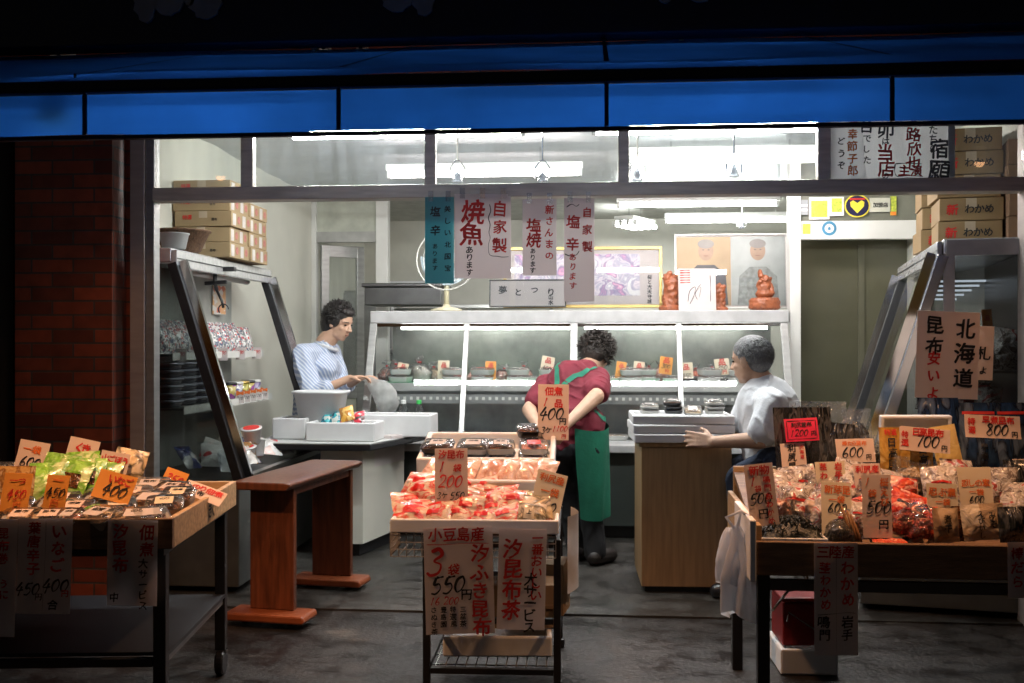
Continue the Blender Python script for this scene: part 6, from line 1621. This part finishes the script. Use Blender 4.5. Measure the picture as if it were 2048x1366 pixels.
# white bags hung on the stall end, things stored below
hb0 = at(1500, 1052, Bc.y + .12)
def hang(u, v):
    a = 2 * math.pi * u; r_ = (.012 + .055 * min(1, v * 1.7) ** .8) * (1 + .25 * math.sin(5 * a + v * 4))
    return (r_ * math.cos(a) * .9 - .045 + .02 * v, r_ * math.sin(a) * .8, -.30 * v + .02 * math.sin(a * 2) * v)
wbg = empty("plastic_bags", "bunch of white plastic bags hanging at the left end of the right stall", "plastic bags", hb0)
MB().grid(hang, 36, 22).build("bag", cloth_through("white_bag_plastic", (.82, .84, .88), .55, .45, .06), wbg, smooth=True)
MB().grid(lambda u, v: (lambda p: (p[0] * .9 - .025, p[1] + .02, p[2] * .62 - .01))(hang(u, v)), 30, 16).build("bag", mat("white_bag_plastic"), wbg, smooth=True)
for s in (-1, 1):
    MB().tube([(-.045, 0, -.02), (-.06 - .02 * s, -.01, .02 + .01 * s), (-.03, 0, .05), (.0, 0, .03)], .006, 6).build("handle", mat("white_bag_plastic"), wbg, smooth=True)
p = az(1582, 1302, .0); 
rb = empty("red_crate", "dark red box standing on a foam box under the right stall", "box", (p.x, 4.1, .105), R(3))
MB().bx(-.085, .085, 0, .2, 0, .17).bx(-.09, .09, -.006, .206, .172, .19).build("box_body", mat("dark_red_plastic", (.22, .012, .012), .4), rb, .006)
MB().tube([(-.07, -.012, .10), (-.07, -.03, .14), (.05, -.03, .06), (.05, -.01, .03)], .004, 6).build("handle", CHROME, rb)
foam_tray("white foam box on the ground under the right stall", -.11, .11, -.02, .24, 0, .10, (p.x + .01, 4.08, .003), R(2), None, wall=.02)
a_, b_ = at(1544, 1222, 3.75), at(1576, 1182, 3.75)
tag(MB().tube([(0, 0, 0), tuple(b_ - a_), tuple(b_ - a_ + Vector((.03, .03, 0)))], .005, 8).build("bent_rod", CHROME, smooth=True, loc=a_), "bent chrome rod under the left end of the right stall", "rod")
# ================================================================== SIGNS ON THE FRONT, BOXES, GOODS IN THE CASES
HS = "hand lettered signs hanging from the transom bar"
YS = YF - .06
def hsign(lab, x0, x1, y0, y1, tx, pap, lines=(), roll=0):
    o = sheet("hanging_sign", lab, "paper sign", (x0 + x1) / 2, (y0 + y1) / 2, x1 - x0, y1 - y0, YS, tx, pap, roll=R(roll), group=HS, lines=lines, curl=.02)
    k = mpp(x0, YS); W, H = (x1 - x0) * k, (y1 - y0) * k
    for u in ((-.3, .3) if x1 - x0 < 100 else (-.36, 0, .36)):
        MB().bx(u * W - .012, u * W + .012, -.004, -.0025, H - .022, H + .028).build("tape", MASK, o)
    return o
hsign("teal paper sign with dark brush columns, leftmost of the hanging signs", 850, 908, 394, 567, [("美しい北国宝", 'k', .78, .14, .24, 1.7), ("塩辛", 'k', .34, .17, .38, 1.7), ("あります", 'k', .34, .57, .2, 1.25)], TEALP)
hsign("large white sign for grilled fish with a wavy line", 909, 1022, 388, 557, [("焼魚", 'r', .30, .21, .43, .92), ("自家製", 'r', .80, .17, .27, 1.2), ("あります", 'k', .26, .66, .14, .95)], PAPER,
      [('k', .014, [(.62, .12), (.64, .2), (.60, .28), (.63, .36), (.61, .45), (.63, .52), (.60, .6), (.61, .7), (.66, .73), (.75, .735), (.85, .745), (.96, .74)])], 0)
hsign("small grey white sign for salt grilled saury", 1045, 1113, 398, 551, [("新さんまの", 'r', .78, .14, .27, 1.25), ("塩焼", 'r', .32, .34, .44, 1.0), ("あります", 'k', .30, .68, .18)], PAPER)
hsign("narrow long sign for salted squid, rightmost of the hanging signs", 1128, 1189, 396, 603, [("自家製", 'r', .76, .14, .36, 1.55), ("塩辛", 'r', .28, .23, .47, 1.55), ("あります", 'r', .28, .57, .25, 1.25)], PAPER,
      [('k', .03, [(.08, .09), (.25, .06), (.4, .08), (.5, .06)]), ('k', .03, [(.02, .54), (.2, .56), (.4, .55), (.5, .51)])])
sheet("notice_board", "large white hand lettered notice behind the glass above the door bar at the right", "notice", 1785, 288, 246, 138, YF + .02,
      [("男たちの", 'k', .83, .16, .075, 1.0), ("宿願", 'k', .87, .57, .175, 1.0), ("大路欣也", 'r', .67, .15, .125, .95), ("主演", 'r', .64, .88, .10, 'h'), ("卯", 'k', .44, .30, .15), ("は", 'k', .44, .46, .07), ("当店", 'r', .44, .62, .14, .95), ("の", 'k', .44, .96, .06, 'h'),
       ("台", 'k', .29, .24, .13), ("でした", 'k', .29, .42, .07, 1.25), ("海幸節子郎", 'o', .17, .18, .09, 1.1), ("どうぞ", 'k', .08, .46, .07, 1.4)], cloth_through('backlit_paper', (.80, .79, .80), .65, .7, .05), curl=.002,
      lines=[('k', .008, [(.52, .79), (.6, .78), (.74, .79)]), ('k', .008, [(.52, .79), (.515, .9), (.53, .97)]), ('k', .008, [(.53, .97), (.64, .96), (.75, .97)])])
x0, x1 = at(1663, 300, YF).x, at(1916, 300, YF).x
zb_ = at(1785, 357, YF + .03).z
nb = empty("notice_stand", "white frame round the hand lettered notice behind the glass", "frame", (x0, YF + .04, zb_))
MB().bx(0, x1 - x0, 0, .015, -.008, .008).bx(0, .012, 0, .015, .009, .42).bx(x1 - x0 - .03, x1 - x0, 0, .015, .009, .42).build("frame", WHITEP, nb)
for q in ((.15, .02), (.21, .02)):
    pass
hk = sheet("poster", "large white poster for kelp in bold black and red brush letters at the right", "poster", 1892, 710, 126, 174, 4.55, [("北海道", 'k', .76, .19, .34, 1.15), ("昆布", 'k', .28, .16, .30, 1.1), ("安いよ", 'r', .28, .54, .22, 1.25)], PINKP, roll=R(2), curl=.006)
sheet("poster", "second poster mostly hidden behind the large kelp poster", "poster", 1962, 706, 46, 108, 4.62, [("札", 'k', .55, .5, .6), ("よ", 'k', .55, .82, .4)], PINKP, roll=R(2), curl=.006)
sheet("price_card", "orange brown card hanging in the right glass case beside the poster", "price card", 1976, 640, 20, 44, 5.1, [("品", 'r', .5, .4, .6)], ORANGEP)
# stickers over the sliding door
YK = 7.035
def sticker(lab, px, py, w_, h, m, round_=False, deco=()):
    c = at(px, py, YK); k = mpp(px, YK)
    t = empty("sticker", lab, "sticker", (c.x, YK - .008, c.z), 0, "stickers over the sliding door")
    W, H = w_ * k, h * k
    mb = MB()
    if round_: mb.prism([(W / 2 * math.cos(2 * math.pi * i / 32), H / 2 * math.sin(2 * math.pi * i / 32)) for i in range(32)], 0, .002)
    else: mb.bx(-W / 2, W / 2, 0, .002, -H / 2, H / 2)
    mb.build("sheet", m, t)
    for i, (n, poly, mm) in enumerate(deco):
        MB().prism([(x * W, z * H) for x, z in poly], -.001 - .0006 * i, -.0006 * i - .0002).build(n, mm, t)
    return t, W, H
LIME = mat("lime_print", (.35, .60, .06), .5, 0, .4, 60, c2=(.75, .75, .1)); WHT = mat("white_sticker", (.75, .76, .74), .5); YEL = mat("yellow_print", (.85, .72, .06), .5); NAV = mat("navy_print", (.012, .012, .05), .4)
BLUR = mat("blue_print", (.05, .22, .36), .5)
sq = lambda a, b, c, d: [(a, c), (b, c), (b, d), (a, d)]
circ = lambda cx, cz, r, n=20: [(cx + r * math.cos(2 * math.pi * i / n), cz + r * math.sin(2 * math.pi * i / n)) for i in range(n)]
sticker("white sticker with a lime green square, leftmost of the upper row", 1638, 417, 40, 44, WHT, False, [("print", sq(-.4, .4, -.4, .35), LIME), ("print", circ(.05, -.05, .2), YEL)])
sticker("small lime sticker left of the round black one", 1673, 413, 28, 38, WHT, False, [("print", sq(-.36, .36, -.3, .42), LIME)])
heart = [(0, -.32), (.26, -.02), (.28, .16), (.16, .24), (0, .12), (-.16, .24), (-.28, .16), (-.26, -.02)]
t, W, H = sticker("round black sticker with a yellow heart", 1714, 412, 50, 46, YEL, True, [("print", circ(0, 0, .45), NAV), ("print", heart, YEL), ("print", sq(-.3, .3, .26, .33), RED)])
t, W, H = sticker("pale rounded sticker right of the yellow heart", 1760, 410, 42, 28, mat("cream_sticker", (.6, .6, .5), .5)); ik = Ink(-.002); ik.text("加盟店", 0, 0, W * .24, 'h', 1, .1); ik.mb.build("lettering", INKS, t)
sticker("narrow green and orange sticker at the right end of the upper row", 1786, 412, 12, 38, LIME, False, [("print", sq(-.45, .45, -.5, -.3), mat("orange_print", (.8, .25, .03), .5))])
sticker("lime sticker on the white door header", 1614, 458, 22, 26, WHT, False, [("print", sq(-.4, .3, -.4, .4), LIME)])
sticker("blue ring sticker on the white door header", 1658, 457, 30, 30, WHT, True, [("print", circ(0, 0, .48), BLUR), ("print", circ(0, 0, .30), WHT), ("print", [(-.08, -.12), (.08, -.12), (.1, .02), (0, .14), (-.1, .02)], BLUR)])
sticker("grey striped sticker at the left end of the upper row", 1608, 415, 14, 30, mat("grey_stripes", (.3, .32, .33), .5), False, [("print", sq(-.45, .45, .05, .2), WHT), ("print", sq(-.45, .45, -.25, -.1), WHT)])

# cardboard boxes
TAPE = mat("pale_tape", (.52, .42, .30), .4)
def carton(label, loc, rz, w_, d_, h, texts=(), group=None, m=CARTON, name="cardboard_box", side_print=False):
    t = empty(name, label, "box", loc, rz, group)
    MB().bx(0, w_, 0, d_, .001, h - .001).build("box_body", m, t, .003)
    MB().bx(w_ / 2 - .025, w_ / 2 + .025, -.0008, -.0002, h * .55, h - .002).build("tape", TAPE, t)
    ik = Ink(-.0016)
    for s, c, u, v, size in texts: ik.text(s, u * w_, v * h, size * h, 'h', IC[c], .3)
    if ik.mb.v: ik.mb.build("lettering", INKS, t)
    if side_print:
        for y0 in (.06, .55):
            MB().bx(w_ + .0003, w_ + .001, d_ * y0, d_ * (y0 + .16), .01, h - .012).build("white_band", mat("box_band", (.62, .58, .55), .6), t)
            MB().lathe([(.001, 0), (h * .26, 0), (h * .26, .0006), (.001, .0006)], 20, Matrix.Translation((w_ + .0008, d_ * (y0 + .3), h * .5)) @ Matrix.Rotation(R(90), 4, 'Y')).build("emblem", mat("box_emblem", (.45, .16, .13), .6, 0, .4, 60), t)
    return t
g = "cartons stacked on the left glass case"
bw = .34; bz = 1.784; bh = .089
nm = ["bottom", "second", "third", "fourth", "top"]
for d_i in range(2):
    for i in range(5):
        if d_i == 1 and i == 4: continue
        dx = random.uniform(-.008, .008)
        carton("%s carton of the %s stack on the left glass case" % (nm[i], ("front", "rear")[d_i]), (-2.44 + dx, 5.72 + .33 * d_i, bz + bh * i), R(random.uniform(-1.2, 1.2)), bw, .31, bh, [("特選", 'r', .22, .6, .32), ("昆布", 'k', .7, .45, .2)] if i != 1 else [], g, mat("brown_carton", (.36, .26, .14), .75, 0, .12, 5), side_print=True)
bs = empty("basket", "round brown woven basket on top of the left glass case", "basket", (at(364, 488, 5.45).x, 5.45, 1.786))
MB().lathe([(.085, 0), (.10, .01), (.145, .11), (.152, .112), (.152, .122), (.138, .122), (.095, .015), (.01, .014)], 28).build("basket_body", mat("woven_brown", (.16, .085, .045), .7, 0, .4, 50, .6, 90), bs, smooth=True)
MB().tube([(.15 * math.cos(2 * math.pi * i / 32), .15 * math.sin(2 * math.pi * i / 32), .118) for i in range(33)], .006, 6).build("rim", mat("woven_brown"), bs)
tag(MB().lathe([(.055, 0), (.06, .004), (.075, .075), (.08, .078), (.08, .083), (.07, .083), (.055, .008), (.01, .007)], 26).build("plastic_tub", mat("grey_plastic_tub", (.45, .47, .47), .35), smooth=True, loc=(at(348, 488, 5.22).x, 5.22, 1.786)), "grey white plastic tub in front of the woven basket", "tub")
g = "cartons stacked over the right glass case"
def rcm(x, y, z): return rc_m @ Vector((x, y, z))
bz = 1.775
wk = [("わかめ", 'k', .62, .5, .42), ("新", 'r', .2, .5, .5)]
for ci, (x, y, n, w_, d_, h, tx, mm) in enumerate(((.03, .42, 5, .30, .34, .118, wk, "carton_a"), (.355, .35, 4, .30, .34, .128, [("こんぶ", 'r', .45, .6, .4)], "carton_b"), (.0, .80, 5, .32, .30, .118, wk, "carton_a"))):
    for i in range(n):
        p = rcm(x + random.uniform(-.01, .01), y, bz + .006 + h * i)
        if p.z + h > CEIL: continue
        lab = ["%s carton with black letters in the stack on the right glass case", "%s darker carton with red letters in the stack at the far right", "%s carton of the rear stack on the right glass case"][ci] % nm[i]
        carton(lab, p, R(-10.3 + random.uniform(-2, 2)), w_, d_, h - .002, tx, g, mat("wakame_carton", (.27, .18, .085), .75, 0, .12, 5) if ci != 1 else mat("dark_carton", (.20, .11, .06), .75), side_print=False)
# white framed paper boxes showing pale sides toward the passage
for i, (y, z, h) in enumerate(((.55, 1.79, .34),)):
    pass

# goods in the left case
def lz(x, y, z): return Vector((x, LY0 + y, z + .012))
x1, zs1 = lshelf[1]; x2, zs2 = lshelf[0]
SHINY = printed("shiny_snack_pack", [(.75, .74, .74), (.10, .12, .2), (.55, .10, .10), (.65, .62, .6), (.2, .25, .25), (.8, .78, .75), (.3, .28, .3)], 90, .18, .3, 30, 'v')
g = "shiny small packs in rows on the top shelf of the left case"
for i in range(14):
    for j in range(2):
        y = .08 + i * .098
        pillow("shiny printed snack pack standing in the rows on the upper shelf of the left case", lz(x1 - .045 - .085 * j, y, zs1 + .001), (R(-18), 0, R(72)), .100, .165 + .03 * j, .05, SHINY, "packet", g, k=.004)
for i in range(5):
    sheet("price_card", ["white price tag at the near end of the upper shelf of the left case", "white price tag second from the near end of the upper shelf", "white price tag in the middle of the upper shelf", "white price tag second from the far end of the upper shelf", "white price tag at the far end of the upper shelf of the left case"][i], "price card", 0, 0, 20, 26, 5.6, [("290", 'r', .5, .4, .4, 'h')], PAPER, group="price tags on the left case").location = lz(x1 + .012, .12 + .30 * i, zs1 - .045)
tb = empty("plastic_tub", "x", "tub", (0, 0, 0), 0, "stacked black rimmed tubs in the left case")
MB().lathe([(.06, 0), (.066, .006), (.075, .026)], 24).build("tub_body", mat("smoky_tub", (.10, .10, .12), .25), tb, smooth=True)
MB().lathe([(.078, .026), (.082, .028), (.082, .034), (.076, .038), (.02, .038)], 24).build("lid", mat("pale_lid", (.30, .30, .36), .2), tb, smooth=True)
first = True
for s, (y, n) in enumerate(((.10, 6), (.29, 6), (.48, 6), (.67, 4))):
    for i in range(n):
        loc = lz(x2 - .11, y, zs2 + .002 + i * .039)
        lab = "%s tub of the %s stack from the near end in the left case" % (["bottom", "second", "third", "fourth", "fifth", "top"][i], ["first", "second", "third", "fourth"][s])
        if first: tb.location = loc; tb["label"] = lab; first = False
        else: dup(tb, loc, None, lab)
g = "jars and cups on the lower shelf of the left case"
JM = [printed("jar_a", [(.5, .4, .12), (.25, .05, .25), (.7, .65, .5), (.3, .2, .05)], 30), printed("jar_b", [(.12, .10, .25), (.6, .58, .6), (.3, .25, .4)], 30), printed("jar_c", [(.35, .32, .06), (.5, .45, .1), (.12, .12, .03)], 30)]
for i in range(5):
    t = empty("food_jar", ["jar with yellow and purple print at the near end of the jar row", "dark blue printed jar second in the jar row", "olive jar in the middle of the jar row", "yellow purple jar fourth in the jar row", "dark blue jar at the far end of the jar row"][i], "jar", lz(x2 - .06, .86 + .11 * i, zs2 + .002), 0, g)
    MB().lathe([(.03, 0), (.036, .004), (.044, .085)], 20).build("jar_body", JM[i % 3], t, smooth=True)
    MB().lathe([(.046, .085), (.047, .09), (.046, .097), (.04, .1), (.01, .1)], 20).build("lid", [BLACKP, WHITEP, mat("gold_lid", (.5, .35, .1), .3, .6)][i % 3], t, smooth=True)
    s_ = sheet("price_card", ["orange topped price tag nearest on the lower shelf", "second orange topped price tag on the lower shelf", "third orange topped price tag on the lower shelf", "fourth orange topped price tag on the lower shelf", "farthest orange topped price tag on the lower shelf"][i], "price card", 0, 0, 18, 24, 5.6, [("210", 'k', .5, .6, .4, 'h')], PAPER, group="price tags on the left case", lines=[('o', .5, [(.05, .15), (.5, .15), (.95, .15)])])
    s_.location = lz(x2 + .012, .84 + .11 * i, zs2 - .02)
g = "packs on the deck of the left case"
DK = [printed("white_blue_pack", [(.72, .73, .75), (.05, .08, .3), (.7, .7, .7), (.6, .62, .66)], 16, .2, .5), printed("white_red_pack", [(.72, .7, .68), (.65, .08, .08), (.75, .72, .7), (.7, .5, .45)], 16, .2, .5), printed("navy_pack", [(.02, .03, .12), (.06, .08, .25), (.6, .6, .6)], 14, .2, .5), printed("brown_pack", [(.3, .15, .05), (.5, .3, .1), (.6, .55, .5)], 14, .2, .5)]
zd = .585
for i in range(20):
    x = lxb - .07 - .13 * (i % 3); y = .10 + .073 * i
    dm = ["white and blue", "white and red", "navy", "brown"][i % 4]
    pillow("%s pack lying in the heap on the deck of the left case" % dm, lz(x, y, zd + .02 + .02 * (i % 2)), (R(-55 + random.uniform(-15, 15)), random.uniform(-.4, .4), R(60 + random.uniform(-40, 40))), .13, .15, .05, DK[i % 4], "packet", g + " (%s)" % dm, k=.009)
for i, (y, z) in enumerate(((.42, .03), (.56, .05), (.50, .13))):
    t = empty("food_cup", ["white cup with a red top, nearest on the deck of the left case", "white cup with a red top behind the nearest one on the deck", "white cup with a red top lying over the other cups"][i], "cup", lz(lxb - .10, y, zd + z), 0, "cups on the deck of the left case")
    t.rotation_euler = (random.uniform(-.3, .3), random.uniform(-.2, .3), 0)
    MB().lathe([(.038, 0), (.042, .004), (.056, .085), (.060, .087), (.060, .092), (.055, .094), (.01, .094)], 24).build("cup_body", printed("cup_print", [(.75, .73, .7), (.72, .7, .68), (.55, .3, .1), (.7, .68, .66)], 18, .3, 0), t, smooth=True)
    MB().lathe([(.03, .0945), (.045, .0945), (.045, .0955), (.03, .0955)], 24).build("lid_print", RED, t)
t = empty("clip_lamp", "black clip lamp hanging inside the left glass case", "lamp", at(430, 560, 5.75))
MB().bx(-.09, .12, -.02, .02, .05, .075).build("bar", BLACKM, t, .003)
MB().tube([(.0, 0, .05), (.0, 0, -.02), (.01, 0, -.06)], .012, 8).build("stem", BLACKM, t, smooth=True)
MB().bar((-.06, 0, -.02), (.07, 0, -.012), .022, .022).build("clamp", BLACKM, t, .003)
MB().tube([(.01, 0, -.06), (.04, 0, -.12), (.05, 0, -.16)], .008, 8).build("arm", BLACKM, t, smooth=True)
MB().tube([(.05 + .03 * math.cos(a), 0, -.17 + .03 * math.sin(a)) for a in [i * .35 for i in range(12)]], .004, 6).build("hook", BLACKM, t)
MB().tube([(0, 0, .075), (0, 0, 1.71 - t.location.z)], .008, 8).build("hanger", BLACKM, t)
c = at(452, 600, 6.3)
tag(MB().bx(-.06, .06, -.003, 0, -.09, .09).build("leaflet", printed("leaflet_print", [(.7, .55, .4), (.65, .2, .12), (.75, .7, .65), (.7, .4, .2)], 35, .5, 0), loc=(XL + .06, 6.3, c.z), rot=(0, 0, R(70))), "colourful leaflet on the wall behind the clip lamp", "leaflet")

# goods in the right case, seen through its glass
g = "bags in the right glass case"
RM = [printed("dark_red_bag", [(.35, .03, .03), (.5, .3, .28), (.2, .02, .02), (.55, .5, .48)], 14, .2, .5), CLB, KELP]
nn = 0
for sz, (z, n) in enumerate(((.515, 9), (.875, 9), (1.155, 9))):
    dp = (.02, .08, .12)[sz]
    for i in range(n):
        for j in range(2):
            p = rcm(.02 + dp + .12 * j + random.uniform(-.01, .01), .08 + i * .16, z)
            pillow(["dark red film bag standing on a shelf inside the right glass case", "clear pale bag standing on a shelf inside the right glass case", "black kelp pack standing on a shelf inside the right glass case"][nn % 3], p, (R(-8), random.uniform(-.2, .2), R(-30) + random.uniform(-.3, .3)), .13, .20, .06, RM[nn % 3], "bag", g + [" in red film", " in clear film", " of black kelp"][nn % 3], "film_bag", k=.012); nn += 1
bpy.context.view_layer.update()
